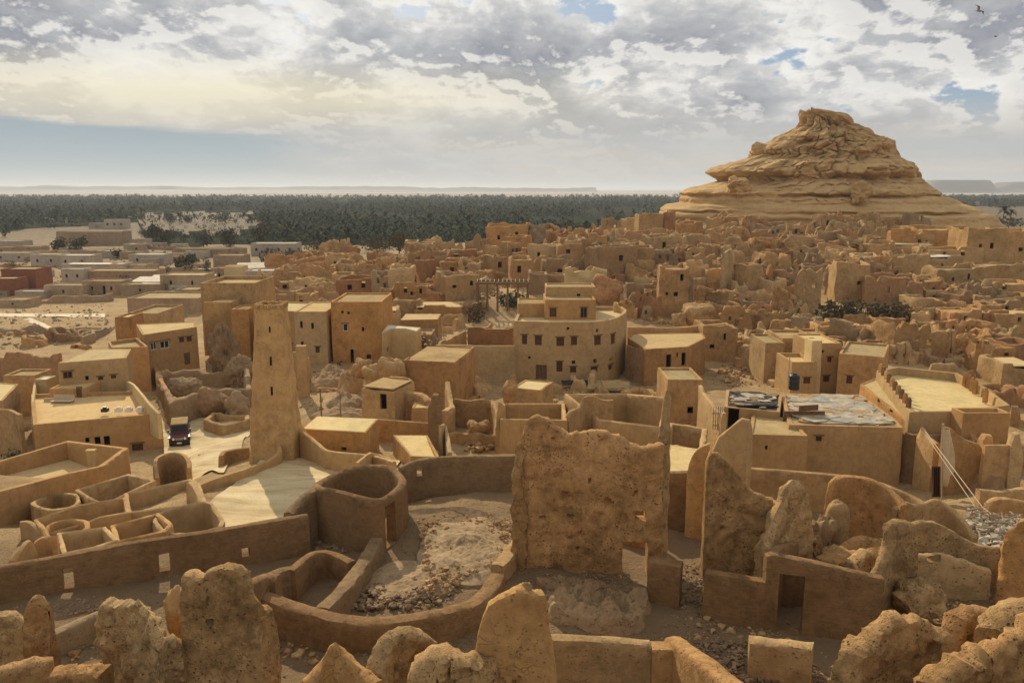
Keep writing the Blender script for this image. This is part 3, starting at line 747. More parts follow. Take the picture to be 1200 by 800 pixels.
# ---------------------------------------------------------------- palm groves
def frond_crown(seed, n=15, r=1.0, bush=False):
    rr = random.Random(seed); V = []; F = []
    if not bush:
        for k in range(n):
            a = 2*math.pi*k/n+rr.uniform(-.2, .2); el = rr.uniform(-.2, 1.25); dirv = Vector((math.cos(a), math.sin(a), 0)); sd_ = Vector((-math.sin(a), math.cos(a), 0))
            pts = []; p = Vector((0, 0, 0)); e = el
            for q in range(4):
                pts.append(p.copy()); p = p+(dirv*math.cos(e)+Vector((0, 0, math.sin(e))))*.40*r; e -= .5
            for q in range(3):
                w0, w1 = (.05, .17, .15, .02)[q]*r, (.05, .17, .15, .02)[q+1]*r; o = len(V)
                dn = Vector((0, 0, -.07*r))
                V += [pts[q]-sd_*w0+dn, pts[q]+sd_*w0+dn, pts[q+1]+sd_*w1+dn, pts[q+1]-sd_*w1+dn]; F.append((o, o+1, o+2, o+3))
    else:
        for k in range(n):
            v = Vector((rr.gauss(0, 1), rr.gauss(0, 1), rr.gauss(0, 1))).normalized()
            c = Vector((v.x, v.y, v.z*.75))*r*rr.uniform(.45, 1.0)*(1+.35*noise.noise(v*2+Vector((seed, 0, 0))))
            q = Vector((rr.gauss(0, 1), rr.gauss(0, 1), rr.gauss(0, 1))).normalized(); w = v.cross(q).normalized(); u = w.cross(v+q*.4).normalized(); s = r*rr.uniform(.10, .24); o = len(V)
            V += [c-u*s, c+w*s*.7, c+u*s, c-w*s*.7]; F.append((o, o+1, o+2, o+3))
    return np.array([v[:] for v in V]), F
CR = [frond_crown(k, 13) for k in range(4)]+[frond_crown(20+k, 38, bush=True) for k in range(4)]
_fb = [(-400, 268), (0, 271), (60, 268), (110, 266), (160, 262), (165, 285), (200, 293), (232, 292), (240, 288), (480, 289), (620, 285), (730, 268), (1090, 250), (1120, 243), (1400, 246)]
_fbf = lerp_prof(_fb)
def build_grove():
    rr = random.Random(5); items = []
    N = 0
    while N < 12500:
        px = rr.uniform(-260, 1460); d0 = dz(_fbf(px)+2*math.sin(px*.13)+1.5*math.sin(px*.31), 0)
        d = d0*math.exp(rr.random()**.9*math.log(2700/d0))
        p = P(px, 250, d); py = 222+950*26/d*1.0
        # clearings
        if 158 < px < 305 and 500 < d < 950+60*math.sin(px*.1)+60*math.sin(px*.27) and rr.random() < .8+.25*noise.noise(Vector((p.x*.02, d*.01, 3))): continue
        if noise.noise(Vector((p.x*.012, d*.006, 8))) > .25-.25*max(0, 1-(d-d0)/150): continue
        if 75 < px < 150 and 560 < d < 700 and rr.random() < .7: continue
        if noise.noise(Vector((p.x*.004, d*.004, 5))) > .38 and d < 1200 and rr.random() < .8: continue
        if px > 1100 and 520 < d < 1100 and rr.random() < .8: continue
        N += 1
        low = 158 < px < 305 and d < 600
        bushy = rr.random() < .5 or low; s = rr.uniform(2.1, 3.9)*(1+min(1.4, d/1300)); h = rr.uniform(1.8, 6.0)+d/900
        if bushy: h *= .55; s *= .95
        if low: h = 1.0; s = rr.uniform(1.6, 2.6)
        items.append((p.x, d, h, s, rr.randrange(4)+(4 if bushy else 0), rr.uniform(0, 6.28)))
    V = []; F = []; k = 0
    for x, y, h, s, ti, a in items:
        v, f = CR[ti]; c, sn = math.cos(a), math.sin(a)
        R = np.array([[c, -sn, 0], [sn, c, 0], [0, 0, 1]])
        V.append(v@R.T*s+np.array([x, y, h])); F += [tuple(q+k for q in g) for g in f]; k += len(v)
        # trunk as a slim triangular prism
        if ti < 4 and y < 1100:
            tv = np.array([[.25, 0, 0], [-.15, .2, 0], [-.15, -.2, 0], [.18, 0, h], [-.1, .15, h], [-.1, -.15, h]])+np.array([x, y, 0])
            V.append(tv); F += [tuple(q+k for q in g) for g in ((0, 1, 4, 3), (1, 2, 5, 4), (2, 0, 3, 5))]; k += 6
    o = mesh_obj('palm_grove', np.vstack(V), F, 'palm_leaf', origin=(0, 1200, 0), smooth=False)
    tag(o, 'wide dark belt of date palm groves filling the plain below the horizon', 'palm grove', kind='stuff')
    # dark undergrowth and irrigated soil beneath the palms
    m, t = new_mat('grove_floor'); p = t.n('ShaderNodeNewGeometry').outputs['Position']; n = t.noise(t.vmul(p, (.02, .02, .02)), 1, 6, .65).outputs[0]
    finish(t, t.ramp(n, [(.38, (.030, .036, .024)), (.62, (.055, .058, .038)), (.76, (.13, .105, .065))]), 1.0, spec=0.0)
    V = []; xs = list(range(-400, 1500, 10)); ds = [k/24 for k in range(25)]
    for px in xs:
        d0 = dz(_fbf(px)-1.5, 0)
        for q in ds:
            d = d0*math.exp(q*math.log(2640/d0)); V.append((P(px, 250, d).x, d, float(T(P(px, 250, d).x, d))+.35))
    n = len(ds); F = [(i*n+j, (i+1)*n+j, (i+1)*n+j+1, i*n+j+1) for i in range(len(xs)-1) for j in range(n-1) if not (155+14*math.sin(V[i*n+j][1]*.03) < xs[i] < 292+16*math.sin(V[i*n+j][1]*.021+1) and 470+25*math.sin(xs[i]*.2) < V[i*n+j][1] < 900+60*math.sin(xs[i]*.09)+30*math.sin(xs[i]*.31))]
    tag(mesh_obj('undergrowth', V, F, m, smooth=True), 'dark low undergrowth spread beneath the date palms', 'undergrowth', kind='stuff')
build_grove()
def bushy(label, x0, x1, yt, yb, n=260, mat='bush_leaf', name='tree', cat='tree', d=None, group=None, trunk=True, seed=1, leaf=1.0, dr=1.0, lobes=7, palm=False):
    """a tree or thicket: trunk with limbs and a crown of small leaf clumps with gaps"""
    d = d or G1((x0+x1)/2, yb); A, B = P(x0, yb, d), P(x1, yb, d); tp = P((x0+x1)/2, yt, d).z; z0 = float(T((A.x+B.x)/2, d)); w = (B.x-A.x)/2; H = max(.5, tp-z0); rr = random.Random(seed)
    cx = (A.x+B.x)/2; root = empty(name, (cx, d, z0), label, cat, group)
    tr = MB(); V = []; F = []
    if palm:
        tr.tube((cx, d, z0), (cx+.1*H, d, tp-w*.5), .28, .2, 7)
        v, f = frond_crown(seed, 24); V = [v*w*1.15+np.array([cx+.1*H, d, tp-w*.5])]; F = list(f)
    else:
        lb = []
        for k in range(lobes):
            a = rr.uniform(0, 6.28); r = w*.62*math.sqrt(rr.random()); zc = z0+H*(rr.uniform(.35, .78) if trunk else rr.uniform(.15, .6))
            if trunk and H > w*3: zc = z0+H*(.15+.72*k/lobes); r *= .5
            lb.append(Vector((cx+r*math.cos(a), d+r*math.sin(a)*dr, zc)))
        for c in lb: tr.tube((cx, d, z0+(H*.12 if trunk else .02)), c, max(.05, H*.022), max(.02, H*.008), 6)
        if trunk: tr.tube((cx, d, z0-.2), (cx, d, z0+H*.3), H*.04, H*.025, 7)
        R0 = min(w*.55, H*.42)
        for k in range(n):
            c0 = rr.choice(lb); v = Vector((rr.gauss(0, 1), rr.gauss(0, 1), rr.gauss(0, 1))).normalized()
            c = c0+Vector((v.x*w*.5, v.y*w*.5*dr, v.z*R0))*rr.uniform(.5, 1.0); c.z = max(c.z, z0+.05)
            q = Vector((rr.gauss(0, 1), rr.gauss(0, 1), rr.gauss(0, 1))).normalized(); u = v.cross(q).normalized(); ww = u.cross(q).normalized()
            s = min(w, H)*rr.uniform(.05, .14)*leaf; o = len(F)*4
            V.append(np.array([(c-u*s)[:], (c+ww*s*.6)[:], (c+u*s)[:], (c-ww*s*.6)[:]])); F.append((o, o+1, o+2, o+3))
    tr.build('trunk' if trunk or palm else 'stem', 'trunk', root); mesh_obj('crown', np.vstack(V), F, mat, root, smooth=False)
    return root
for i, (x0, x1, yt, yb, lab) in enumerate([
    (236, 251, 297, 328, 'tall narrow dark tree standing by the pale flat roofed village houses'),
    (204, 234, 299, 314, 'round bushy tree immediately left of the tall narrow tree'),
    (52, 82, 279, 297, 'spreading tree in front of the long flat roofed farm building, left one'),
    (82, 106, 277, 298, 'taller spreading tree in front of the long flat roofed farm building'),
    (166, 200, 264, 282, 'broad dusty tree at the edge of the grove above the field walls'),
    (182, 206, 270, 284, 'dusty tree right of the broad one at the grove edge'),
    (225, 252, 268, 290, 'wide tree on the grove edge right of the sandy clearing'),
    (255, 285, 266, 289, 'dark round tree on the grove edge below the sandy clearing'),
    (292, 325, 264, 288, 'big rounded tree at the near edge of the palm grove'),
    (300, 356, 294, 312, 'brown dry thicket behind the first old town walls'),
    (355, 400, 283, 300, 'dusty brown bushes between palm grove and old town walls'),
    (400, 470, 280, 296, 'long brown hedge of bushes beneath the palm grove'),
    (452, 484, 274, 298, 'rounded brown tree left of the old town ridge'),
    (188, 206, 251, 260, 'small round tree at the left of the sandy clearing'),
    (212, 228, 252, 261, 'small round tree in the middle of the sandy clearing'),
    (0, 12, 268, 278, 'small dark tree at the left edge of the village'),
    (130, 146, 290, 303, 'dark bush beside the village house with the pale roof'),
    (1122, 1135, 253, 268, 'low dark tree behind the orange block house'),
    (1150, 1200, 255, 268, 'dark row of trees behind the orange block house at right')]):
    bushy(lab, x0, x1, yt, yb, 420, 'dry_bush' if 'brown' in lab else ('bush_leaf' if i % 3 else 'palm_leaf'), seed=i+2, leaf=1.0+.2*(i % 2))
bushy('lone palm with a drooping crown behind the orange block house', 1165, 1180, 243, 262, d=420, palm=True, name='palm_tree', cat='palm tree', seed=3)
bushy('shorter palm beside the lone palm behind the orange block house', 1176, 1187, 246, 262, d=430, palm=True, name='palm_tree', cat='palm tree', seed=4)
# ================================================================ foreground: the ruined hilltop
FG = dict(step=.13)
def D(y, z=11.3): return dz(y, z)
# long wall on the left and its return into the round room
d1 = [27.0, 27.6, 28.4, 29.3, 30.3, 31.0, 31.5]
wall('mud_wall', 'long low brown mud wall from the left edge to the round room, three small openings', 'wall',
     [(-60, 676, 26.6), (0, 664, 27.0), (75, 650, 27.8), (150, 636, 28.7), (258, 620, 30.0), (333, 607, 31.2), (360, 603, 31.7)],
     t=.42, mat='mud_brown', smooth=5, holes=[(74, 87, 663, 686), (186, 199, 646, 666), (282, 292, 639, 649)], amp=.035, step=.16)
wall('mud_wall', 'brown wall end stepping up from the long low wall to the round room', 'wall',
     [(338, 601, 31.6), (348, 590, 32.2), (360, 578, 32.8), (374, 571, 33.4)], t=.5, mat='mud_brown', smooth=4, amp=.03, step=.14)
# open round room
root = empty('round_room', (P(420, 600, 34).x, 34, 11), 'open oval mud room with rounded rim and narrow door slot on its right', 'ruined room')
rr_pts = [(374, 571, 33.2), (400, 576, 32.2), (430, 584, 31.7), (446, 585, 31.9), (460, 578, 32.8), (471, 566, 34.2), (468, 556, 36.0), (452, 546, 37.4), (420, 547, 38.2), (392, 556, 37.5), (374, 565, 35.6)]
wall('wall', None, None, rr_pts, t=.42, closed=True, smooth=5, mat='mud_brown', parent=root, holes=[(447.5, 458.5, 589, 638)], amp=.03, crown=.35, step=.13, zb=10.4)
V = [P(x, y+44, d) for x, y, d in rr_pts]
wall('niche', None, None, [(402, 556, 37.6), (409, 555, 37.7), (416, 555, 37.8)], t=.2, mat='dark_room', parent=root, zb=12.6, step=.2) if False else None
# rear curving retaining wall
wall('mud_wall', 'tall dark curved retaining wall behind the rubble court with one small bright window', 'wall',
     [(468, 548, 39.0), (490, 539, 39.5), (520, 535, 39.6), (560, 534, 39.4), (602, 533, 39.2), (640, 534, 39.0)], t=.4, mat='mud_brown', smooth=4,
     holes=[(487.5, 494.5, 545, 556)], amp=.04, step=.16)
wall('mud_wall', 'dark inner wall seen in the gap right of the big pitted slab, flat top', 'wall',
     [(740, 548, 36), (776, 553, 35.5), (826, 552, 35.5), (850, 551, 35.5)], t=.4, mat='mud_brown', amp=.05, step=.16)
wall('mud_wall', 'long retaining wall with pale coping running right behind the ragged sail shaped ruin', 'wall',
     [(872, 548, 38), (900, 550, 38), (940, 553, 38), (975, 556, 37.8), (1000, 559, 37.4), (1025, 564, 37), (1060, 577, 36), (1084, 590, 35)], t=.38, mat='mud', smooth=4, amp=.04, step=.18)
# court ring wall and dividers
wall('mud_wall', 'wide rounded ring wall curving round the front of the rubble court', 'wall',
     [(296, 690, 25.6), (312, 697, 25.0), (340, 708, 24.5), (372, 717, 24.1), (395, 723, 23.8), (435, 727, 23.5), (470, 724, 23.6), (500, 719, 23.9), (530, 713, 24.4), (556, 704, 25.1), (574, 688, 26.2), (584, 672, 27.2)],
     t=.62, mat='mud_brown', smooth=4, amp=.04, crown=.1, step=.13)
wall('mud_wall', 'straight thick brown divider wall climbing from the ring wall to the round room', 'wall',
     [(378, 712, 24.6), (400, 690, 26.2), (424, 660, 28.8), (441, 630, 31.4)], t=.6, mat='mud_brown', smooth=3, amp=.04, crown=.08, step=.14)
wall('mud_wall', 'short curved wall closing the small pen left of the divider wall', 'wall',
     [(340, 668, 27.6), (352, 657, 28.6), (366, 648, 29.5), (382, 646, 29.8), (398, 651, 29.4), (412, 658, 28.9)], t=.42, mat='mud_brown', smooth=4, amp=.03, crown=.15, step=.13)
wall('mud_wall', 'low broad wall at the left side of the small pen beside the long wall', 'wall',
     [(300, 686, 26.2), (312, 676, 27.0), (330, 667, 27.7), (342, 666, 27.8)], t=.55, mat='mud_brown', smooth=4, amp=.03, crown=.1, step=.13)
wall('mud_wall', 'low block wall running from the court up to the foot of the big pitted slab', 'wall',
     [(583, 662, 28.4), (590, 655, 29.0), (600, 640, 30.2), (612, 627, 31.4)], t=.55, mat='mud', smooth=2, amp=.05, crown=.1, step=.14)
wall('earth_bank', 'long low curved earth bank at the back of the rubble court', 'wall',
     [(478, 614, 35.5), (500, 606, 35.7), (520, 601, 35.8), (540, 599, 35.7), (565, 604, 35.3), (590, 611, 34.8), (606, 617, 34.0)], t=1.2, mat='earth', smooth=4, amp=.10, bat=.4, crown=.4, step=.16)
# big pitted slab
wall('mud_slab', 'big upright pitted mud slab with a doorway at its lower right, centre of the picture', 'ruined wall',
     [(607, 523, 30.2), (612, 512, 30.1), (616, 494, 30.1), (622, 488, 30.0), (632, 486, 30.0), (643, 492, 30.0), (655, 503, 30.0), (666, 511, 29.9), (676, 505, 29.9), (692, 503, 29.9), (712, 505, 29.8), (726, 510, 29.8), (737, 519, 29.8), (752, 521, 29.7), (768, 519, 29.7), (774, 519, 29.8)],
     t=.5, mat='slab_lit_gold', amp=.06, lump=.07, rag=.13, bat=.12, crown=.15, step=.085,
     holes=[(728, 757, 631, 706), (744.5, 755.5, 595.5, 606.5), (720.5, 724, 611.5, 615.5)],
     pits=[(663, 579, .17, .45), (712, 587, .15, .45), (669, 602, .08, .4), (706, 515, .14, .45), (636, 604, .12, .3), (700, 606, .3, .09), (614, 590, .1, .2), (650, 590, .06, .3), (690, 560, .05, .3), (676, 640, .07, .3), (746, 575, .05, .3), (648, 512, .1, .2), (664, 522, .09, .15), (640, 628, .3, .08), (728, 606, .35, .10), (700, 552, .10, .1),
           (655, 622, .08, .15), (668, 627, .09, .15), (680, 622, .08, .15), (625, 560, .12, .12), (638, 540, .16, .08), (690, 648, .3, .07), (735, 560, .25, .06), (652, 668, .4, .12)])
wall('mud_pier', 'ragged flaking left edge standing proud of the big pitted slab', 'ruined wall',
     [(606, 555, 29.6), (608, 535, 29.8), (611, 518, 30.0)], t=.5, mat='karshif', amp=.12, lump=.12, rag=.2, step=.1)
wall('mud_pillar', 'thin tall broken pillar rising at the right end of the big pitted slab', 'ruined wall',
     [(771, 520, 30.0), (775, 500, 30.1), (778, 468, 30.2), (782, 458, 30.3), (784, 463, 30.5)], t=.28, mat='karshif', amp=.05, lump=.03, rag=.10, bat=.25, step=.09)
wall('mud_wall', 'warm orange wall glimpsed through the doorway of the big pitted slab', 'wall', [(712, 612, 33.6), (740, 610, 33.4), (768, 612, 33.2)], t=.35, mat='mud_orange', amp=.05, step=.16)
wall('mud_wall', 'dark brown wall inside the narrow empty doorway at right', 'wall', [(905, 652, 27.3), (925, 655, 27.1), (950, 660, 26.9)], t=.3, mat='mud_brown', amp=.04, step=.14)
# sail shaped ruin
wall('mud_ruin', 'ragged sail shaped mud wall right of the dark gap, sloping down to the right', 'ruined wall',
     [(826, 574, 29.2), (828, 540, 29.2), (833, 528, 29.2), (842, 530, 29.3), (850, 538, 29.3), (858, 546, 29.3), (866, 556, 29.3), (874, 566, 29.3), (884, 576, 29.2), (897, 583, 29.1), (906, 584, 29.0)],
     t=.36, mat='karshif', amp=.06, lump=.06, rag=.08, step=.09, crown=.1, pits=[(838, 566, .18, .2), (846, 618, .12, .15), (870, 600, .35, .1), (858, 640, .6, .12), (850, 586, .12, .15), (882, 605, .2, .08), (895, 650, .3, .1)])
wall('mud_ruin', 'tall smooth leaf shaped wall piece behind the sail shaped ruin', 'ruined wall',
     [(836, 527, 33.5), (842, 513, 33.5), (852, 504, 33.5), (862, 496, 33.4), (870, 490, 33.4), (878, 492, 33.3), (880, 502, 33.2)], t=.32, mat='mud_smooth', amp=.04, rag=.03, step=.12)
wall('mud_ruin', 'rounded smooth wall fin between the thin pillar and the sail shaped ruin', 'ruined wall',
     [(808, 552, 34.5), (812, 534, 34.4), (820, 524, 34.3), (832, 519, 34.2)], t=.3, mat='mud_orange', smooth=3, amp=.03, step=.12)
wall('mud_pillar', 'lumpy stalagmite like pillar with a long rough left slope, behind the door wall', 'ruined wall',
     [(893, 640, 27.4), (901, 622, 27.8), (909, 604, 28.2), (916, 590, 28.5), (922, 572, 28.7), (929, 564, 28.8), (938, 566, 28.9), (943, 576, 29.0), (946, 596, 29.1), (948, 615, 29.2)],
     t=.6, mat='karshif', amp=.09, lump=.10, rag=.05, crown=.5, step=.10)
wall('mud_lump', 'rough wall piece joining the sail shaped ruin and the stalagmite pillar', 'ruined wall', [(896, 588, 29.8), (908, 586, 29.9), (922, 594, 30)], t=.5, mat='karshif', amp=.06, lump=.08, rag=.08, crown=.1, step=.1)
# right hand building with the door
wall('mud_wall', 'smooth brown house wall with a narrow empty doorway, right foreground', 'wall',
     [(897, 650, 25.4), (905, 648, 25.4), (960, 659, 25.0), (1010, 671, 24.7), (1035, 676, 24.6)], t=.42, mat='mud_brown', amp=.025, crown=.08, step=.13, holes=[(911, 941, 670, 738)])
wall('mud_wall', 'low block wall left of the doorway wall, in the right foreground', 'wall',
     [(827, 669, 26.2), (860, 674, 25.8), (899, 680, 25.4)], t=.5, mat='mud_brown', amp=.03, crown=.08, step=.14)
wall('mud_wall', 'free standing square mud block by the foot of the big slab doorway', 'wall',
     [(761, 655, 27.4), (780, 657, 27.2), (799, 661, 27.0)], t=.7, mat='mud_brown', amp=.04, crown=.08, step=.14)
wall('mud_wall', 'side wall running back from the doorway wall behind the lumpy ruins', 'wall',
     [(899, 650, 25.6), (912, 640, 27.0), (930, 634, 28.6)], t=.4, mat='mud_brown', amp=.04, step=.16)
wall('mud_pillar', 'knobbly pillar with a square hole standing in front of the curved right walls', 'ruined wall',
     [(1020, 680, 25.2), (1030, 662, 25.4), (1040, 640, 25.8), (1043, 616, 26.0), (1052, 611, 26.1), (1060, 611, 26.2), (1068, 615, 26.3), (1070, 640, 26.4), (1072, 668, 26.4)],
     t=.5, mat='karshif', amp=.06, lump=.06, rag=.08, crown=.3, step=.09, pits=[(1059, 694, .20, .4), (1052, 625, .07, .15), (1060, 621, .06, .12), (1058, 636, .06, .12)])
wall('mud_wall', 'eroded rounded fin leaning against the knobbly pillar from the left', 'ruined wall',
     [(998, 664, 27.2), (1008, 652, 27.2), (1022, 646, 27.0), (1036, 646, 26.8), (1046, 640, 26.6)], t=.7, mat='karshif', smooth=3, amp=.10, lump=.05, crown=.6, step=.11)
wall('mud_lump', 'worn broken wall end at the back of the doorway wall', 'ruined wall', [(996, 660, 26.8), (1008, 648, 26.9), (1024, 645, 27.0), (1044, 652, 27.0)], t=.6, mat='karshif', amp=.08, lump=.1, rag=.1, crown=.2, step=.09)
blob('mud_lump', 'sloping pile of broken mud right of the knobbly pillar foot', 'ruin', 1060, 1118, 688, 727, mat='karshif', d=24.8, amp=.5, dr=.9)
blob('mud_lump', 'small rounded mud step between the doorway wall and knobbly pillar', 'ruin', 962, 1020, 652, 676, mat='mud', d=27.4, amp=.4, dr=.7)
wall('mud_wall', 'low worn wall with rounded hump crossing behind the eroded fin', 'ruined wall',
     [(984, 642, 30.0), (996, 634, 30.0), (1010, 630, 30.0), (1028, 634, 29.8), (1046, 632, 29.6)], t=.5, mat='karshif', smooth=3, amp=.08, crown=.5, step=.13)
blob('mud_stump', 'cylindrical mud stump with a flat top beside the curved back wall', 'ruin', 970, 994, 590, 646, mat='mud', d=31.5, amp=.12, dr=1, boxy=.35)
blob('mud_lump', 'dark broken mud clump at the foot of the cylindrical stump', 'ruin', 953, 982, 612, 648, mat='mud_grey', d=31, amp=.7, dr=1)
blob('mud_step', 'pale flat step left of the dark broken clump', 'ruin', 942, 966, 628, 642, mat='cream', d=31.5, amp=.2, dr=1, boxy=.6)
# walls curving to the right
wall('mud_wall', 'curved arch like wall sweeping down to the right behind the cylindrical stump', 'ruined wall',
     [(966, 612, 33.0), (970, 588, 33.1), (974, 566, 33.2), (985, 558, 33.4), (1000, 558, 33.4), (1018, 561, 33.2), (1034, 568, 32.8), (1050, 580, 32.2), (1060, 592, 31.6)], t=.36, mat='mud', smooth=3, amp=.05, lump=.02, step=.12,
     pits=[(1010, 598, .1, .15), (1022, 606, .1, .15), (1030, 594, .08, .15), (1000, 592, .12, .12), (1040, 604, .1, .15)])
wall('mud_wall', 'wavy thick wall with two humps below the leaning poles', 'ruined wall',
     [(1048, 596, 31.8), (1060, 588, 32.0), (1075, 592, 32.2), (1090, 586, 32.4), (1100, 585, 32.4), (1112, 592, 32.2), (1124, 604, 31.8), (1136, 618, 31.2), (1142, 630, 30.8)], t=.3, mat='mud', smooth=4, amp=.06, lump=.04, rag=.04, crown=.2, step=.13)
wall('mud_wall', 'long wave shaped wall with pale crest falling to the right edge', 'ruined wall',
     [(1068, 614, 28.6), (1078, 611, 28.6), (1092, 611, 28.5), (1106, 617, 28.4), (1124, 628, 28.2), (1142, 637, 28.0), (1160, 641, 27.8), (1176, 642, 27.6), (1184, 634, 27.6)], t=.34, mat='karshif', smooth=4, amp=.06, lump=.06, rag=.05, crown=.2, step=.11)
wall('mud_wall', 'flat faced wall remnant with a window gap below the wave shaped wall', 'ruined wall',
     [(1074, 650, 27.6), (1100, 648, 27.6), (1130, 655, 27.4), (1160, 668, 27.2)], t=.4, mat='mud', amp=.06, rag=.08, step=.12, holes=[(1084, 1102, 640, 656)])
wall('mud_wall', 'tall orange wall stub cut by the right edge of the picture', 'ruined wall',
     [(1184, 640, 26.6), (1187, 622, 26.5), (1196, 608, 26.3), (1215, 600, 26.0)], t=.5, mat='mud_orange', amp=.08, rag=.1, step=.12)
# bottom right lumps
wall('mud_outcrop', 'large rounded ochre mud mass in the bottom right corner, left one', 'ruined wall',
     [(986, 800, 16.4), (992, 768, 16.6), (1002, 752, 16.8), (1014, 745, 17.0), (1030, 738, 17.2), (1046, 723, 17.3), (1062, 720, 17.3), (1078, 724, 17.3), (1096, 733, 17.2), (1110, 744, 17.0), (1118, 768, 16.8)],
     t=.7, mat='karshif', amp=.07, lump=.12, rag=.16, crown=.1, step=.065, bat=.2, pits=[(1096, 757, .22, .25), (1040, 780, .12, .1), (1070, 765, .1, .1)])
wall('mud_outcrop', 'crumbly ochre mud mass filling the bottom right corner', 'ruined wall',
     [(1098, 806, 15.2), (1108, 782, 15.4), (1122, 768, 15.6), (1136, 756, 15.8), (1150, 756, 16.0), (1164, 742, 16.0), (1176, 746, 16.0), (1190, 736, 16.1), (1210, 720, 16.2), (1240, 715, 16.2)],
     t=.8, mat='karshif', amp=.10, lump=.2, rag=.25, crown=.1, step=.065, bat=.25)
wall('mud_outcrop', 'rounded ochre mud block behind the bottom right corner mass', 'ruined wall',
     [(1112, 745, 19.0), (1120, 724, 19.2), (1136, 715, 19.4), (1152, 713, 19.5), (1166, 718, 19.5), (1174, 735, 19.4)], t=.7, mat='karshif', amp=.06, lump=.1, rag=.14, crown=.1, step=.08, pits=[(1128, 744, .15, .3), (1142, 726, .08, .1)])
wall('mud_outcrop', 'broken ochre block rising at the right edge above the corner mass', 'ruined wall',
     [(1168, 740, 17.6), (1174, 720, 17.8), (1186, 712, 17.9), (1204, 708, 18), (1230, 700, 18)], t=.9, mat='karshif', amp=.1, lump=.14, rag=.1, step=.08)
wall('mud_lump', 'small broken step of mud at the left of the large ochre mass', 'ruined wall', [(994, 764, 18.2), (1002, 748, 18.3), (1026, 744, 18.4)], t=.5, mat='karshif', amp=.05, lump=.08, rag=.1, crown=.05, step=.08)
# bottom left
wall('mud_pillar', 'slim round topped mud pillar in the bottom left corner', 'ruined wall',
     [(30, 742, 20.4), (32, 718, 20.4), (36, 703, 20.4), (44, 698, 20.4), (52, 701, 20.4), (58, 715, 20.4), (61, 745, 20.4)], t=.4, mat='karshif', smooth=3, amp=.07, lump=.08, rag=.04, crown=.2, step=.065)
wall('mud_wall', 'low rounded wall stub left of the slim pillar at the left edge', 'ruined wall',
     [(-40, 716, 21.0), (-10, 717, 21.1), (14, 721, 21.2), (30, 730, 21.2)], t=.45, mat='karshif', amp=.05, lump=.08, rag=.07, crown=.1, step=.08)
wall('mud_wall', 'low thick wall in the bottom left corner in front of the slim pillar', 'ruined wall',
     [(-30, 792, 18.0), (10, 780, 18.4), (40, 772, 18.7), (62, 770, 18.9)], t=.5, mat='karshif', amp=.05, lump=.07, rag=.07, crown=.1, step=.07)
wall('mud_wall', 'low pale ledge wall running behind the slim pillar towards the ragged fin', 'ruined wall',
     [(60, 742, 22.6), (80, 733, 23.1), (100, 724, 23.6), (124, 715, 24.0)], t=.4, mat='mud_grey', amp=.05, rag=.03, step=.1)
wall('mud_fin', 'ragged crumbling fin of salt mud leaning left of the tall holed slab', 'ruined wall',
     [(121, 714, 21.2), (125, 704, 21.0), (134, 701, 20.6), (143, 706, 20.3), (152, 704, 20.0), (162, 706, 19.7), (172, 716, 19.3), (182, 730, 18.9), (190, 744, 18.6), (196, 770, 18.3)],
     t=.42, mat='karshif', amp=.12, lump=.16, rag=.10, crown=.5, step=.07, bat=.3)
wall('mud_lump', 'crusty pale lump wedged between the ragged fin and tall holed slab', 'ruined wall', [(188, 770, 18.0), (194, 752, 18.1), (204, 748, 18.2), (214, 756, 18.3), (218, 775, 18.3)], t=.5, mat='karshif', amp=.1, lump=.2, rag=.1, step=.07)
wall('mud_slab', 'tall holed mud slab with rounded top, bottom left foreground', 'ruined wall',
     [(214, 700, 18.6), (217, 673, 18.6), (226, 673, 18.55), (238, 675, 18.5), (248, 666, 18.5), (260, 662, 18.45), (272, 661, 18.4), (282, 664, 18.4), (290, 675, 18.4), (298, 698, 18.4), (303, 712, 18.5), (314, 712, 18.7), (320, 740, 18.8), (322, 770, 18.8)],
     t=.5, mat='karshif', amp=.05, lump=.07, rag=.06, crown=.15, step=.06, pits=[(250, 725, .09, .3), (268, 724, .09, .3), (259, 727, .05, .14), (247, 696, .03, .1), (250, 770, .06, .05), (275, 785, .22, .12), (230, 720, .5, .03)])
blob('mud_lump', 'rounded mud hump behind the left edge of the tall holed slab', 'ruin', 190, 226, 694, 745, mat='mud', d=21.4, amp=.3, dr=.9)
wall('mud_wall', 'low arc of wall just right of and behind the tall holed slab', 'ruined wall',
     [(290, 684, 24.4), (300, 678, 25.0), (312, 674, 25.6), (326, 676, 25.6)], t=.5, mat='mud_brown', smooth=3, amp=.03, crown=.3, step=.12)
wall('mud_step', 'flat pale broken block at the bottom edge left of the ragged fin', 'ruined wall', [(62, 786, 18.4), (90, 783, 18.5), (124, 786, 18.4)], t=.7, mat='karshif', amp=.05, lump=.1, rag=.07, crown=.05, step=.07)
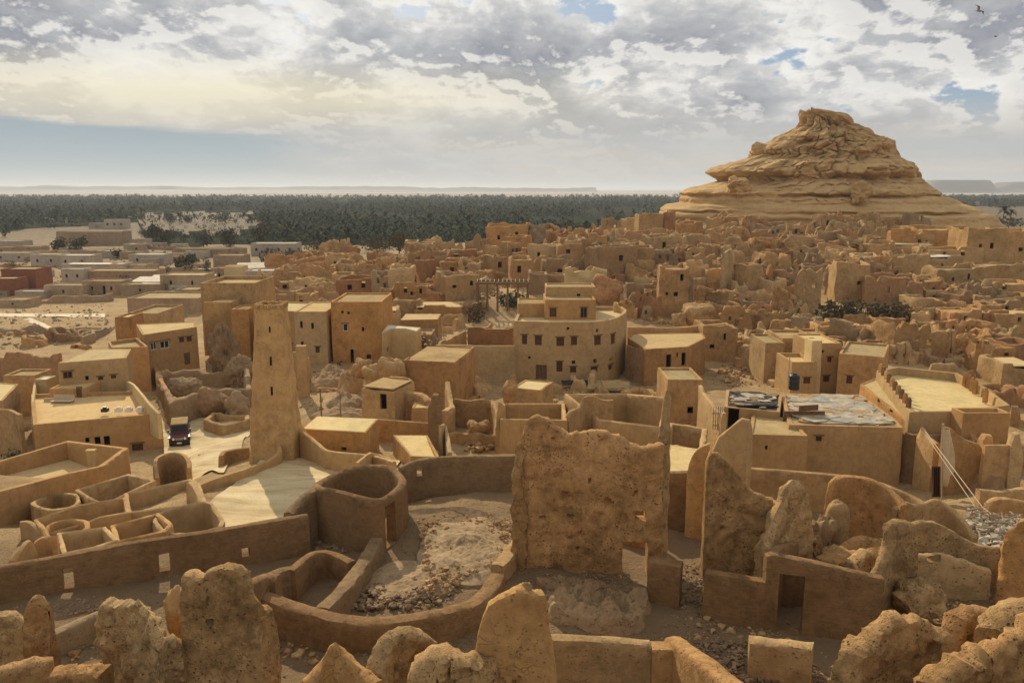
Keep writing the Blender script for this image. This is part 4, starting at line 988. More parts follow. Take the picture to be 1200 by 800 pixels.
# bottom centre
wall('mud_fin', 'sharp pointed mud fin at the bottom edge right of the tall slab', 'ruined wall',
     [(356, 800, 17.6), (366, 788, 17.7), (376, 778, 17.8), (386, 758, 17.9), (393, 753, 17.9), (401, 766, 17.8), (414, 776, 17.6), (428, 788, 17.3), (442, 800, 17.1)], t=.35, mat='mud_orange', amp=.06, lump=.08, rag=.06, crown=.2, step=.06)
wall('mud_block', 'tilted mud block with a lit groove, bottom centre left', 'ruined wall',
     [(437, 790, 17.6), (446, 760, 17.9), (452, 746, 18.1), (466, 739, 18.3), (482, 737, 18.4), (496, 741, 18.5), (506, 748, 18.6), (508, 772, 18.7)], t=.5, mat='karshif', amp=.06, lump=.09, rag=.05, crown=.2, step=.06,
     pits=[(492, 768, .3, .25), (455, 782, .15, .1)])
wall('mud_block', 'rough chunk of salt mud at the bottom edge beside the orange slab', 'ruined wall',
     [(496, 800, 16.2), (502, 776, 16.4), (512, 764, 16.5), (526, 763, 16.6), (540, 768, 16.6), (556, 768, 16.6), (570, 776, 16.5), (576, 800, 16.4)], t=.9, mat='karshif', amp=.09, lump=.16, rag=.08, step=.07)
wall('mud_slab', 'bright orange mud slab with broken top at the bottom centre', 'ruined wall',
     [(556, 770, 17.0), (560, 742, 17.0), (566, 722, 17.0), (572, 708, 17.0), (584, 700, 17.0), (600, 692, 17.0), (610, 688, 17.0), (622, 692, 17.0), (636, 692, 17.05), (641, 726, 17.1), (648, 756, 17.1), (652, 790, 17.1)],
     t=.4, mat='mud_orange', amp=.04, lump=.06, rag=.06, crown=.12, step=.06, pits=[(614, 736, .05, .08), (613, 748, .07, .05), (602, 796, .1, .3)])
blob('loose_stone', 'loose stone resting on the broken top of the orange slab', 'stone', 610, 624, 684, 695, mat='stone', d=17.0, amp=.4, sub=3)
wall('mud_wall', 'low straight mud wall with pale flat top in front of the rock outcrop', 'wall',
     [(646, 746, 21.0), (680, 747, 21.0), (720, 749, 21.0), (762, 753, 21.0)], t=.45, mat='mud', amp=.03, crown=.08, step=.11)
wall('mud_step', 'square mud step at the right end of the low straight wall', 'wall', [(763, 756, 20.9), (788, 756, 20.9)], t=.6, mat='mud', amp=.03, crown=.05, step=.09)
wall('mud_wall', 'diagonal mud kerb wall left of the gravel bed at the bottom edge', 'wall',
     [(789, 746, 21.4), (800, 753, 20.6), (820, 768, 19.4), (840, 784, 18.4), (862, 802, 17.4)], t=.55, mat='mud', amp=.05, crown=.1, step=.11)
wall('mud_wall', 'low mud block wall behind the gravel bed in front of the doorway wall', 'wall',
     [(878, 749, 22.2), (915, 751, 22.0), (953, 756, 21.6)], t=.6, mat='mud', amp=.05, rag=.04, crown=.1, step=.11)
mound('rock_outcrop', 'dark low rock outcrop with split ledges before the big slab', 'rock', 700, 718, 72, 22, .55, mat='mud_grey', rough=.8, seed=3, top=.35, n=60)
mound('rock_outcrop', 'flat shelf of dark rock just behind the low rock outcrop', 'rock', 668, 690, 45, 9, .25, mat='mud_grey', rough=.6, seed=5, top=.3)
mound('earth_mound', 'sunlit heap of loose earth in the back right of the rubble court', 'mound', 548, 642, 66, 42, .5, mat='earth', rough=.2, seed=7, top=1.0, n=64)
mound('earth_mound', 'flat brown heap of earth beside the divider wall in the court', 'mound', 482, 680, 66, 28, .22, mat='earth', rough=.35, seed=9, top=1.0)
# rubble
ST = lambda lab, quads, n, a, b, mat='stone', **k: stones('rubble', lab, 'rubble', quads, int(n*1.6) if quads[0][0][1] > 590 else n, a, b, mat, **k)
ST('heap of brown clods against the ring wall at the divider foot', [[(392, 718), (520, 712), (500, 680), (410, 690)]], 330, .04, .16, 'stone_grey', up=.12)
ST('scattered clods and stones over the sunlit court mound', [[(500, 705), (585, 665), (604, 612), (490, 612)]], 700, .03, .15, 'stone', up=.35)
ST('bed of coarse gravel at the bottom edge right of centre', [[(828, 802), (972, 802), (936, 752), (812, 752)]], 900, .03, .10, 'stone_grey', up=.08)
ST('loose stones behind the orange slab at the bottom edge', [[(640, 806), (762, 802), (752, 768), (648, 764)]], 500, .03, .11, 'stone_grey', up=.08)
ST('gravel in the dark passage beside the square mud block', [[(798, 715), (830, 712), (830, 662), (800, 660)]], 200, .03, .1, 'stone_grey', up=.08)
ST('dark rubble strewn along the foot of the long wall', [[(60, 725), (130, 712), (130, 698), (10, 712)]], 200, .03, .10, 'stone_grey')
ST('stones lying in the corner by the open round room', [[(366, 652), (432, 644), (430, 632), (372, 634)]], 180, .03, .12, 'stone_grey', up=.05)
ST('gritty pebbles strewn over the shaded foreground ground', [[(60, 800), (360, 800), (330, 735), (70, 735)], [(640, 700), (760, 700), (740, 672), (640, 672)], [(760, 790), (980, 770), (960, 700), (780, 715)], [(300, 790), (560, 800), (560, 765), (320, 735)], [(960, 790), (1190, 740), (1180, 660), (1080, 690)], [(380, 715), (590, 690), (600, 610), (480, 620)]], 2400, .014, .075, 'stone_grey')
ST('fallen chunks of wall lying on the bottom left floor', [[(70, 790), (210, 800), (190, 730), (80, 730)], [(330, 775), (420, 790), (400, 740), (330, 735)]], 90, .05, .22, 'stone')
ST('fallen chunks of wall on the shaded floor at right', [[(770, 745), (960, 765), (900, 735), (800, 715)], [(990, 735), (1100, 745), (1090, 705), (1010, 700)]], 90, .04, .18, 'stone')
ST('small stones scattered over the foreground floor', [[(60, 800), (360, 800), (330, 740), (70, 740)], [(640, 700), (760, 700), (740, 672), (640, 672)], [(760, 760), (980, 760), (960, 700), (780, 720)], [(960, 790), (1190, 740), (1180, 660), (1080, 690)]], 420, .015, .07, 'stone')
ST('broken mud pieces heaped below the wave shaped wall', [[(1140, 700), (1190, 700), (1186, 655), (1140, 650)], [(1070, 730), (1130, 735), (1120, 700), (1060, 690)]], 260, .03, .14, 'stone')
ST('crumbs of mud fallen around the cylindrical stump', [[(950, 652), (1050, 650), (1040, 620), (950, 618)]], 200, .03, .12, 'stone')
# ---- roofless rooms on the slope beyond the long wall (left)
rm = lambda lab, pix, **k: wall('roofless_room', lab, 'ruined room', pix, **{**dict(closed=True, mat='mud_smooth', t=.24, amp=.03, crown=.4, step=.2, smooth=0), **k})
rm('roofless room with a dark interior nearest the sunken roof house', [(90, 574, 46), (105, 583, 43), (122, 591, 41.5), (148, 578, 43), (180, 563, 46), (150, 556, 49)], mat='mud')
rm('small rounded roofless room left of the dark interior one', [(38, 589, 43), (60, 597, 41), (89, 591, 42), (88, 579, 45), (62, 580, 46)], smooth=3, mat='mud')
rm('long roofless room with a notch in the middle of its front wall', [(42, 609, 38.5), (56, 625, 35.8), (100, 613, 37.0), (116, 606, 37.4), (150, 600, 38.4), (146, 583, 41.5), (92, 592, 40.5)])
rm('large roofless room with a tall back wall beside the plaza', [(148, 578, 42.5), (151, 600, 38.6), (190, 596, 38.8), (240, 590, 39), (232, 566, 44), (222, 562, 45)])
rm('roofless room with a curved right end close behind the long wall', [(184, 603, 36.0), (200, 625, 33.4), (258, 617, 34), (252, 598, 36.6), (240, 588, 38.0)], smooth=3)
rm('narrow roofless cell with rubble floor behind the long wall', [(132, 616, 34.2), (138, 634, 31.8), (192, 622, 33), (200, 614, 34), (184, 602, 35.8)])
rm('small square cell with bright white rimmed left wall', [(69, 625, 33.0), (76, 648, 30.2), (110, 641, 31), (136, 633, 31.8), (122, 618, 34)])
rm('little rounded cell behind the white rimmed one', [(56, 616, 36), (58, 629, 34), (98, 621, 35), (100, 611, 36.5), (78, 609, 37)], smooth=3)
wall('mud_fin', 'pointed leaf shaped wall fin at the left end of the roofless rooms', 'ruined wall', [(14, 657, 29.6), (22, 645, 30), (34, 633, 30.6), (42, 646, 30.8)], t=.3, mat='mud_smooth', smooth=3, step=.15)
wall('mud_fin', 'rounded low fin beside the leaf shaped one', 'ruined wall', [(40, 636, 31.2), (46, 631, 31.3), (54, 630, 31.4), (57, 646, 31.4)], t=.3, mat='mud_smooth', smooth=3, step=.15)
wall('mud_fin', 'curled wall end at the left of the notched roofless room', 'ruined wall', [(24, 611, 38), (34, 611, 38), (44, 618, 37.6), (52, 624, 37)], t=.3, mat='mud_smooth', smooth=3, step=.18)
wall('mud_fin', 'rounded upright fin where the large roofless room meets the plaza', 'ruined wall', [(222, 565, 42.5), (226, 566, 42), (234, 580, 40.5), (238, 592, 39.5)], t=.4, mat='mud_smooth', smooth=3, step=.18)
# ================================================================ middle distance: plaza, tower, street
def tower():
    root = empty('minaret', (P(320, 540, 52).x, 52, 8.3), 'tall tapering square mud minaret with three tiny windows beside the plaza', 'minaret')
    A = P(289, 540, 50.5); B = P(344, 536, 50.5); top = P(310, 359, 52).z
    zb = 6.5; w0 = (B.x-A.x)/2; w1 = w0*.50; cx0 = (A.x+B.x)/2; cx1 = P(312, 359, 51).x; dy = 50.5+w0
    V = []; n = 15; rows = 62
    ring = []
    for e in range(4):
        for k in range(n): ring.append((e, k/n))
    cor = [(-1, -1), (1, -1), (1, 1), (-1, 1)]
    def pos(e, f, z):
        t = (z-zb)/(top-zb); w = w0*(1.04-.0*t)+(w1-w0)*t**1.05; cx = cx0+(cx1-cx0)*t
        a = Vector(cor[e]); b = Vector(cor[(e+1) % 4]); c = a.lerp(b, f)
        r = .93 if f in (0,) else 1; q = Vector((cx+c.x*w*r, dy+c.y*w*r, z))
        k = .05*noise.noise(q*.9)+.035*noise.noise(q*2.6); m = max(abs(c.x), abs(c.y))
        lv = .018*math.sin(z*5.2+noise.noise(q*.5)*2)
        return q+Vector((c.x*(k+lv), c.y*(k+lv), 0))
    def hit(px, py):
        p = P(px, py, dy-w0*.8); return p.x, p.z
    wins = [(hit(314, 386), .22, .26), (hit(317, 423), .22, .40), (hit(317, 459), .42, .36)]
    zs = sorted(set([zb+(top-zb)*j/rows for j in range(rows+1)]))
    idx = {}
    for j, z in enumerate(zs):
        for r, (e, f) in enumerate(ring):
            q = pos(e, f, z)
            if j == len(zs)-1: q.z += .14*noise.noise(q*3)
            V.append(q[:])
    m = len(ring); F = []
    skip = set()
    for (wx, wz), ww, wh in wins:
        for j in range(len(zs)-1):
            if not wz-wh/2-.08 < (zs[j]+zs[j+1])/2 < wz+wh/2+.08: continue
            best = min(range(n), key=lambda k: abs((V[j*m+k][0]+V[j*m+(k+1)][0])/2-wx)); skip.add((j, best))
    for j in range(len(zs)-1):
        for k in range(m):
            a, b, c, d = j*m+k, j*m+(k+1) % m, (j+1)*m+(k+1) % m, (j+1)*m+k
            if (j, k) in skip:
                o = len(V)
                for i in (a, b, c, d): V.append((V[i][0], V[i][1]+.45, V[i][2]))
                F += [(o, o+1, o+2, o+3)]
                for (p_, q_, r_, s_) in ((a, b, 0, 1), (b, c, 1, 2), (c, d, 2, 3), (d, a, 3, 0)): F.append((p_, q_, o+s_, o+r_))
            else: F.append((a, b, c, d))
    F.append(tuple((len(zs)-1)*m+k for k in range(m)))
    mesh_obj('shaft', V, F, 'mud_orange', root, ang=40)
    mb = MB()
    for e in range(4):
        a = pos(e, 0, top); b = pos((e+1) % 4, 0, top)
        for k in range(6):
            c = a.lerp(b, (k+.5)/6); mb.box((c.x, c.y, top+.08), (.22, .22, .22+.1*(k % 2)), .1*k)
    mb.build('crest', 'mud_orange', root)
tower()
# buttress and walls round the plaza
wall('mud_wall', 'low curving parapet wall from the roofless rooms up to the minaret foot', 'wall',
     [(233, 568, 43.6), (250, 561, 44.6), (275, 553, 46), (300, 545, 47.5), (316, 538, 48.6), (326, 530, 49.5), (327, 522, 50.4), (322, 517, 51)], t=.32, mat='mud_smooth', smooth=3, amp=.03, step=.22, crown=.3, zb=7.5)
wall('mud_wall', 'short low wall stub on the street side of the minaret foot', 'wall', [(259, 534, 50.5), (263, 529, 51.5), (276, 526, 52), (292, 524, 52.4)], t=.4, mat='mud', smooth=3, step=.22, zb=4.5)
house('sloping buttress house wall right of the minaret with a tall dark door slot', [(327, 474, 53), (354, 498, 53)], dep=4, op=[('o', 343, 352, 508, 531)], mat='mud_orange', roof='roof', name='lean_to', cat='outbuilding', level=False, par=.1, zb=6) if False else None
wall('mud_buttress', 'sloping wing of wall leaning on the right side of the minaret', 'wall', [(330, 420, 52.6), (338, 462, 52.6), (346, 490, 52.6), (356, 502, 52.6), (362, 512, 52.7)], t=.8, mat='mud_orange', step=.25, holes=[(345, 353, 508, 534)], zb=6.5, amp=.03)
wall('mud_wall', 'wavy plaza wall sweeping down from the minaret past the pale roofed hut', 'wall',
     [(353, 505, 52), (362, 511, 51.4), (372, 519, 50.4), (382, 527, 49.2), (400, 530, 48), (432, 533, 46.6), (450, 537, 45.2), (462, 541, 43.5)], t=.32, mat='mud_smooth', smooth=4, amp=.03, step=.22, crown=.3, zb=7.5)
wall('mud_wall', 'small wedge of wall between the wavy plaza wall and the round room', 'wall', [(418, 542, 43.5), (428, 534, 45), (434, 530, 46.2), (446, 533, 46.5), (458, 538, 46)], t=.25, mat='mud_smooth', step=.22)
house('small hut with a bright flat roof and orange front, right of the minaret', [(356, 502, 55.0), (427, 506, 53.5), (441, 491, 59.5), (372, 488, 61.5)], par=-.02, op=[('o', 401, 407, 523, 527)], mat='mud_orange', roof='roof', t=.3, name='hut', crown=.05, zb=5.5)
wall('mud_wall', 'plain brown wall joining the bright roofed hut to a worn post', 'wall', [(441, 491, 60), (470, 493, 60), (506, 496, 60)], t=.35, mat='mud_orange', step=.3)
wall('mud_pier', 'worn leaning mud post at the end of the plain brown wall', 'wall', [(502, 478, 58.8), (508, 462, 58.8), (514, 462, 58.8), (518, 486, 58.8)], t=.9, mat='mud_brown', rag=.1, step=.25)
house('low shed with a bright sloping roof below the worn mud post', [(462, 510, 56), (482, 534, 50.5), (513, 535, 50.5), (500, 510, 56)], par=.0, mat='mud', roof='roof', t=.2, level=False, name='hut', crown=.05)
wall('mud_wall', 'upright sharp edged wall remnant behind the bright sloping shed roof', 'ruined wall', [(516, 498, 55), (521, 497, 56), (524, 508, 55), (527, 530, 52)], t=.3, mat='mud_pale', step=.22)
rm2 = lambda lab, pix, **k: wall('roofless_room', lab, 'ruined room', pix, **{**dict(closed=True, mat='mud', t=.4, amp=.05, crown=.3, rag=.06), **k})
rm2('ruined square room with rubble floor and a blob like wall, centre left of the compound', [(520, 505, 62), (527, 467, 68), (576, 468, 68), (583, 484, 64), (580, 510, 60)], rag=.35)
wall('mud_wall', 'jagged spur of wall left of the ruined square room', 'ruined wall', [(524, 447, 70), (528, 468, 67), (530, 476, 64), (521, 480, 62)], t=.5, mat='mud', rag=.2)
house('square walled compound with thin pale crest left of the arched walls', [(588, 491, 56), (662, 492, 56), (660, 473, 66), (590, 473, 66)], par=2.2, mat='mud_smooth', roof='roof_grey', t=.35, name='compound', cat='compound', crown=.25, level=False)
wall('mud_post', 'tall pale corner post of the square compound', 'post', [(583, 500, 56.5), (586, 472, 57), (590, 476, 57.5)], t=.35, mat='mud_pale', step=.2)
wall('arched_wall', 'scalloped wall with two rounded shoulders behind the big pitted slab', 'ruined wall', [(664, 493, 57), (668, 482, 57.4), (680, 477, 57.8), (684, 466, 58.2), (694, 464, 58.5), (704, 468, 58.8), (718, 468, 59)], t=.4, mat='mud', smooth=3, rag=.04, step=.2)
rm2('open walled yard with junk on its floor behind the big pitted slab', [(664, 462, 66), (702, 492, 57), (775, 501, 55), (781, 466, 64), (735, 462, 69)], mat='mud_smooth', crown=.4, rag=0)
rm2('narrow yard with pale broken roofs between the slab and dark gap', [(776, 520, 48), (822, 527, 47), (826, 502, 56), (786, 496, 57)], mat='mud', rag=.1)
house('low flat roofed room with dusty pale roof right of the thin pillar', [(780, 560, 42), (822, 553, 42), (826, 527, 50), (786, 522, 50)], par=-.02, mat='mud_orange', roof='roof', name='hut', level=True, zb=6)
house('box like mud hut with a door, behind the open walled yard', [(784, 443, 72), (822, 446, 72)], dep=5, op=[('o', 805, 812, 476, 484)], mat='mud', roof='roof_grey', name='hut', par=.2)
wall('mud_wall', 'leaning pale wall panel left of the black junk roof', 'wall', [(821, 452, 64), (828, 462, 61), (838, 474, 58), (849, 484, 55)], t=.35, mat='mud_pale', rag=.1)
# clutter in the walled yards
def junk(lab, x, y, w, h, mat, d=None, rot=0.0, name='debris_sheet', cat='sheet', th=.05, tilt=.15, up=.25):
    d = d or G1(x, y); p = P(x, y, d); R = Matrix.Rotation(rot, 3, 'Z')@Matrix.Rotation(tilt, 3, 'X')
    mb = MB(); mb.box((p.x, p.y, float(T(p.x, p.y))+up if up is not None else p.z), (w, h, th), mat=R)
    mb.box((p.x+.1*w, p.y, (float(T(p.x, p.y))+up if up is not None else p.z)+th*.8), (w*.5, h*.92, th*.5), mat=R@Matrix.Rotation(.2, 3, 'Z'))
    return tag(mb.build(name, mat, smooth=False), lab, cat)
junk('dark sheet of junk on the floor of the open walled yard', 722, 487, 1.5, .9, 'tarp_dark', rot=.3, up=.5)
junk('white panel lying beside the dark sheet in the walled yard', 732, 490, .6, .4, 'white_paint', rot=-.4, up=.6)
junk('grey slab leaning in the right of the walled yard', 748, 485, 1.6, 1.1, 'plate_stone', rot=.6, up=.5)
junk('dark sheet standing for the black shade on the rubble below the three storey house', 675, 455, 3.4, 1.4, 'tarp_dark', rot=.05, up=.7)  # dark sheet laid to draw the black shade on the rubble
junk('pale slab roof of a hut sunk in rubble below the three storey house', 713, 459, 4.8, 3.0, 'roof_grey', rot=-.15, up=.7, th=.2, tilt=.1)
house('squat hut with a pitched pale top left below the three storey house', [(602, 455, 78), (633, 456, 77)], dep=3.5, mat='mud', roof='roof', name='hut', par=.05)
# pole
mb = MB(); p = P(377, 487, 62); mb.tube((p.x, p.y, float(T(p.x, p.y))), (p.x-.03, p.y, P(377, 455, 62).z), .07, .05); tag(mb.build('wooden_pole', 'timber'), 'thin upright pole behind the bright roofed hut', 'pole')
mb = MB(); p = P(399, 482, 66); mb.tube((p.x, p.y, float(T(p.x, p.y))), (p.x+.02, p.y, P(399, 458, 66).z), .05, .04); tag(mb.build('wooden_pole', 'timber'), 'shorter thin pole right of the first, before the rubble mounds', 'pole')
# ---- street-side houses, left
house('long terrace house with a low parapet and four dark windows facing the camera, left', [(41, 497, 70), (186, 484, 70), (162, 458, 84), (38, 462, 84)], par=.35,
      op=[('o', 100, 105, 512, 518), ('o', 111, 118, 511, 520), ('o', 122, 129, 510, 521), ('w', 155, 168, 519, 530)], mat='mud_smooth', roof='cream', name='mud_house', t=.35, crown=.1)
house('upper room with pale roof standing on the back of the terrace house', [(70, 425, 82), (147, 419, 82), (152, 409, 91), (106, 409, 92)], par=.02,
      op=[('g', 74, 85, 435, 443), ('o', 100, 104, 440, 445), ('w', 115, 121, 441, 445), ('w', 130, 136, 439, 443)], mat='mud_smooth', roof='cream', name='upper_room', cat='house', crown=.1)
house('low porch with a door left of the upper room on the terrace', [(60, 457, 79), (98, 453, 79)], dep=3, op=[('d', 90, 97, 453, 469)], mat='mud_smooth', roof='roof', par=.1, name='porch', cat='porch')
wall('parapet_wall', 'curved terrace end wall sloping down towards the street', 'wall', [(147, 446, 84), (156, 450, 80), (165, 460, 75), (176, 474, 71.5), (186, 484, 70)], t=.3, mat='cream', smooth=3, zb=4, amp=.02)
wall('parapet_wall', 'left parapet of the terrace stepping up to a white chimney block', 'wall', [(39, 500, 70.5), (38, 470, 76), (41, 448, 82)], t=.3, mat='cream', zb=2, amp=.02)
house('whitish square stair head at the left end of the terrace', [(42, 445, 82), (54, 444, 82)], dep=1.6, mat='cream', roof='roof_white', par=.05, name='stair_head', cat='stair head')
house('house with a sunken pale roof behind thick parapets at the left edge', [(-40, 582, 40), (0, 575, 42), (72, 556, 47), (118, 546, 50), (147, 525, 57), (79, 517, 62), (0, 540, 58), (-40, 552, 55)], par=1.15, mat='mud_smooth', roof='cream', t=.4, crown=.1, level=False, zb=4)
mb = MB(); p = P(108, 541, 52); mb.box((p.x, p.y, p.z-.2), (.5, .35, 1.9), .1); mb.box((p.x, p.y, p.z+.8), (.6, .42, .12), .1); tag(mb.build('roof_pier', 'cream', smooth=False), 'short pale pier standing on the sunken roof near its right end', 'pier')
wall('mud_wall', 'curved upright half ring of wall at the near end of the street', 'wall', [(184, 560, 53), (182, 540, 54.5), (190, 533, 56.5), (203, 530, 57), (214, 532, 56.5), (221, 540, 55), (221, 548, 54)], t=.35, mat='mud', smooth=3, step=.25, zb=2.5)
house('house at the left edge with pale roof and a shaded yard beside it', [(-40, 468, 74), (2, 469, 74), (20, 450, 82), (-40, 446, 84)], par=.05, mat='mud', roof='roof', crown=.1)
house('tall thin mud block between the left edge house and the terrace house', [(6, 441, 86), (40, 438, 86)], dep=3, mat='mud', roof='roof_grey', par=.2)
wall('mud_wall', 'yard wall at the left edge dropping towards the sunken roof house', 'wall', [(-20, 478, 72), (12, 480, 71), (24, 486, 69)], t=.35, mat='mud', zb=1)
wall('mud_wall', 'long brown eroded boundary wall beyond the terrace house, left edge', 'ruined wall', [(-60, 414, 106), (0, 413, 105), (40, 416, 104), (70, 413, 102)], t=.6, mat='mud_red', rag=.3)
house('house with white framed windows and a door by the street, pale roof', [(168, 392, 101), (229, 383, 101), (228, 377, 111), (161, 380, 113)], par=.05,
      op=[('p', 176, 183, 401, 410), ('p', 187, 198, 399, 408), ('w', 209, 215, 395, 401), ('w', 218, 224, 394, 400), ('d', 215, 222, 413, 427)], mat='mud_smooth', roof='roof', crown=.1, t=.35)
house('blank walled building corner between the upper room and the white framed windows house', [(132, 407, 95), (172, 406, 93), (160, 396, 104), (128, 400, 106)], par=.4, mat='mud_smooth', roof='roof_grey', crown=.15)
house('narrow tower like block behind the blank walled building', [(136, 372, 108), (150, 371, 108)], dep=4, mat='mud', roof='roof', par=.2)
house('low long pale topped building behind the house with white framed windows', [(150, 368, 128), (184, 366, 128)], dep=10, mat='mud', roof='roof_grey', par=.4)
wall('mud_wall', 'high yard wall along the left side of the street climbing away', 'wall', [(181, 428, 100), (186, 440, 93), (193, 452, 87), (201, 468, 80)], t=.5, mat='mud', rag=.05)
rm2('roofless ruin with thick boulder like walls right of the street', [(201, 468, 79), (236, 460, 82), (270, 454, 84), (292, 452, 84), (288, 430, 94), (215, 432, 95), (186, 440, 93)], mat='mud_grey', rag=.4, t=.7, amp=.12, lump=.1)
rm2('low broken curb wall ring at the street foot of the boulder walled ruin', [(241, 492, 77), (262, 497, 75), (290, 492, 76), (289, 484, 79), (250, 484, 80)], mat='mud', rag=.1, t=.5)
blob('rock_outcrop', 'tall dark cleft rock face under the big block house left of the minaret', 'rock', 244, 276, 386, 436, mat='mud_grey', d=98, amp=.7, dr=.8, sub=5)
blob('rock_outcrop', 'rounded rock bulge right of the dark cleft rock face', 'rock', 262, 296, 420, 452, mat='mud_grey', d=93, amp=.5, dr=.8, sub=5)
for i, (a, b, c, d_, lab) in enumerate([(222, 262, 458, 486, 'broad rounded boulder embedded in the ruin wall by the street'), (262, 292, 462, 492, 'smaller rounded boulder beside the broad one near the minaret'), (192, 232, 445, 462, 'flat mound of rubble inside the ruin right of the street')]):
    blob('boulder', lab, 'boulder', a, b, c, d_, mat='mud_grey', amp=.4, sub=4, d=[81, 80, 88][i])
# big block house left of minaret top
house('big block house with brown panels above the dark cleft rock, upper left of the minaret', [(236, 332, 112), (298, 331, 112)], dep=9, mat='mud', roof='roof_grey', par=.5, op=[('o', 258, 264, 360, 374), ('o', 277, 283, 362, 372)], zb=3)
house('lower projecting block under the big block house', [(240, 356, 108), (270, 352, 108)], dep=4, mat='mud_orange', roof='roof', par=.2, zb=4)
house('square projecting panel block beside the minaret top', [(272, 362, 106), (290, 362, 106)], dep=4, mat='mud_orange', roof='roof', par=.2, zb=3)
house('plain house wing directly right of the minaret top with two small windows', [(298, 362, 104), (347, 366, 103)], dep=8, op=[('o', 336, 339, 382, 387), ('w', 337, 343, 402, 411)], mat='mud_smooth', roof='roof', par=.15)
house('house with four small windows right of the minaret, uneven pale roof', [(346, 365, 102), (381, 365, 102)], dep=9, op=[('o', 352, 355, 376, 384), ('o', 365, 368, 378, 385), ('o', 353, 356, 400, 406), ('w', 370, 375, 406, 413)], mat='mud_smooth', roof='roof', par=.1)
house('wider house with a white framed window and two tall dark doors', [(389, 353, 103), (446, 354, 103)], dep=9, op=[('o', 400, 403, 364, 367), ('o', 407, 410, 365, 368), ('p', 402, 408, 379, 388), ('o', 424, 427, 383, 388), ('o', 411, 415, 409, 425), ('o', 430, 435, 415, 430)], mat='mud_orange', roof='roof_grey', par=.2)
house('dark recessed link block between the two windowed houses', [(376, 367, 106), (392, 367, 106)], dep=6, mat='mud', roof='roof', par=.2)
wall('mud_wall', 'low wall running below the windowed houses right of the minaret', 'wall', [(333, 413, 92), (348, 412, 92), (362, 420, 90)], t=.4, mat='mud_smooth')
wall('mud_post', 'square mud pier standing behind the minaret right edge', 'post', [(348, 405, 84), (359, 405, 84)], t=1.0, mat='mud_smooth', zb=3.5)
house('round fronted cream house with a pale domed roof', [(448, 390, 100), (458, 385, 98), (475, 385, 97.5), (488, 388, 99), (492, 384, 106), (455, 381, 107)], par=.0, op=[('o', 452, 455, 407, 412)], mat='cream', roof='roof_white', crown=.4)
house('low house with a broad pale roof above the round fronted cream house', [(470, 375, 112), (512, 374, 112), (516, 368, 124), (476, 368, 124)], par=-.02, mat='mud', roof='cream', crown=.1)
house('dark slatted fronted room right of the round fronted cream house', [(480, 392, 103), (505, 392, 103)], dep=4, op=[('d', 483, 487, 395, 406), ('d', 489, 493, 395, 406), ('d', 495, 499, 395, 406)], mat='mud_red', roof='roof_grey', par=.2)
# hotel and wing
hp = [(604, 376, 96.6), (650, 377, 96), (694, 377, 96), (712, 375, 97), (724, 371.5, 99), (731, 367, 102), (733, 363, 105), (728, 359.5, 109), (612, 359.5, 109)]
hr, hpts = house('three storey ochre house with rounded right corner and brown shuttered windows', hp, par=.45,
      op=[('w', 612, 618, 392, 403), ('w', 627, 635, 393, 404), ('w', 652, 661, 395, 405), ('w', 669, 676, 394, 404), ('w', 695, 703, 393, 404), ('w', 714, 719, 391, 403),
          ('o', 619, 622, 417, 420), ('d', 628, 641, 427, 444), ('w', 652, 659, 423, 435), ('w', 668, 675, 429, 436), ('o', 670, 674, 422, 426), ('w', 692, 699, 429, 435), ('o', 694, 698, 420, 425), ('w', 711, 716, 427, 433), ('o', 712, 716, 419, 422),
          ('o', 664, 667, 383, 386), ('o', 697, 700, 385, 389)], mat='mud_smooth', roof='cream', t=.45, crown=.15, level=True, step=.5)
for nm, lab, pix, dep, ops in [
    ('upper_room', 'upper storey of the three storey house with a door and a shuttered window', [(640, 352, 100.5), (697, 350, 100.5)], 6, [('w', 644, 652, 361, 371), ('g', 680, 688, 360, 372)]),
    ('upper_room', 'lower left roof room of the three storey house', [(608, 356, 102.5), (641, 355, 102.5)], 5, []),
    ('upper_room', 'topmost roof room of the three storey house with a white corner', [(641, 335, 105), (697, 337, 105)], 4, [('o', 676, 680, 344, 348)])]:
    house(lab, pix, dep=dep, op=ops, mat='mud_smooth', roof='roof_grey', par=.15, name=nm, zb=hr['_top']-1 if 'top' not in lab[:3] else hr['_top']-1)
wall('parapet_stub', 'small pointed white parapet stub on the roof corner of the three storey house', 'parapet', [(719, 357, 107), (723, 355, 107), (728, 362, 106)], t=.3, mat='cream', zb=hr['_top']-.6)
wall('mud_wall', 'long plain garden wall left of the three storey house', 'wall', [(511, 404, 92), (543, 404, 92), (556, 405, 93), (603, 405, 96)], t=.4, mat='mud_smooth', amp=.03)
wall('mud_wall', 'return wall at the left end of the long garden wall', 'wall', [(511, 404, 92), (517, 400, 98), (545, 388, 112)], t=.4, mat='mud', amp=.05, rag=.1)
wall('mud_wall', 'red brown low wall just above the left wing of the three storey house', 'wall', [(548, 384, 112), (606, 383, 112)], t=.5, mat='mud_red', rag=.1)
house('low house with curved pale roof and three dark openings beside the three storey house', [(757, 409, 95), (806, 406, 95.5), (826, 396, 100), (822, 390, 108), (742, 391, 108), (737, 396, 101)], par=.05,
      op=[('o', 780, 786, 415, 430), ('o', 798, 803, 413, 428), ('o', 792, 794, 413, 418)], mat='mud', roof='cream', crown=.15)
wall('mud_wall', 'slatted side wall under the left end of the curved pale roof', 'wall', [(735, 404, 99), (745, 408, 97), (757, 410, 95.3)], t=.3, mat='mud_grey')
wall('mud_wall', 'long low wall with pale coping behind the curved pale roof', 'wall', [(735, 383, 112), (790, 384, 112), (848, 379, 112)], t=.8, mat='mud_smooth', crown=.1)
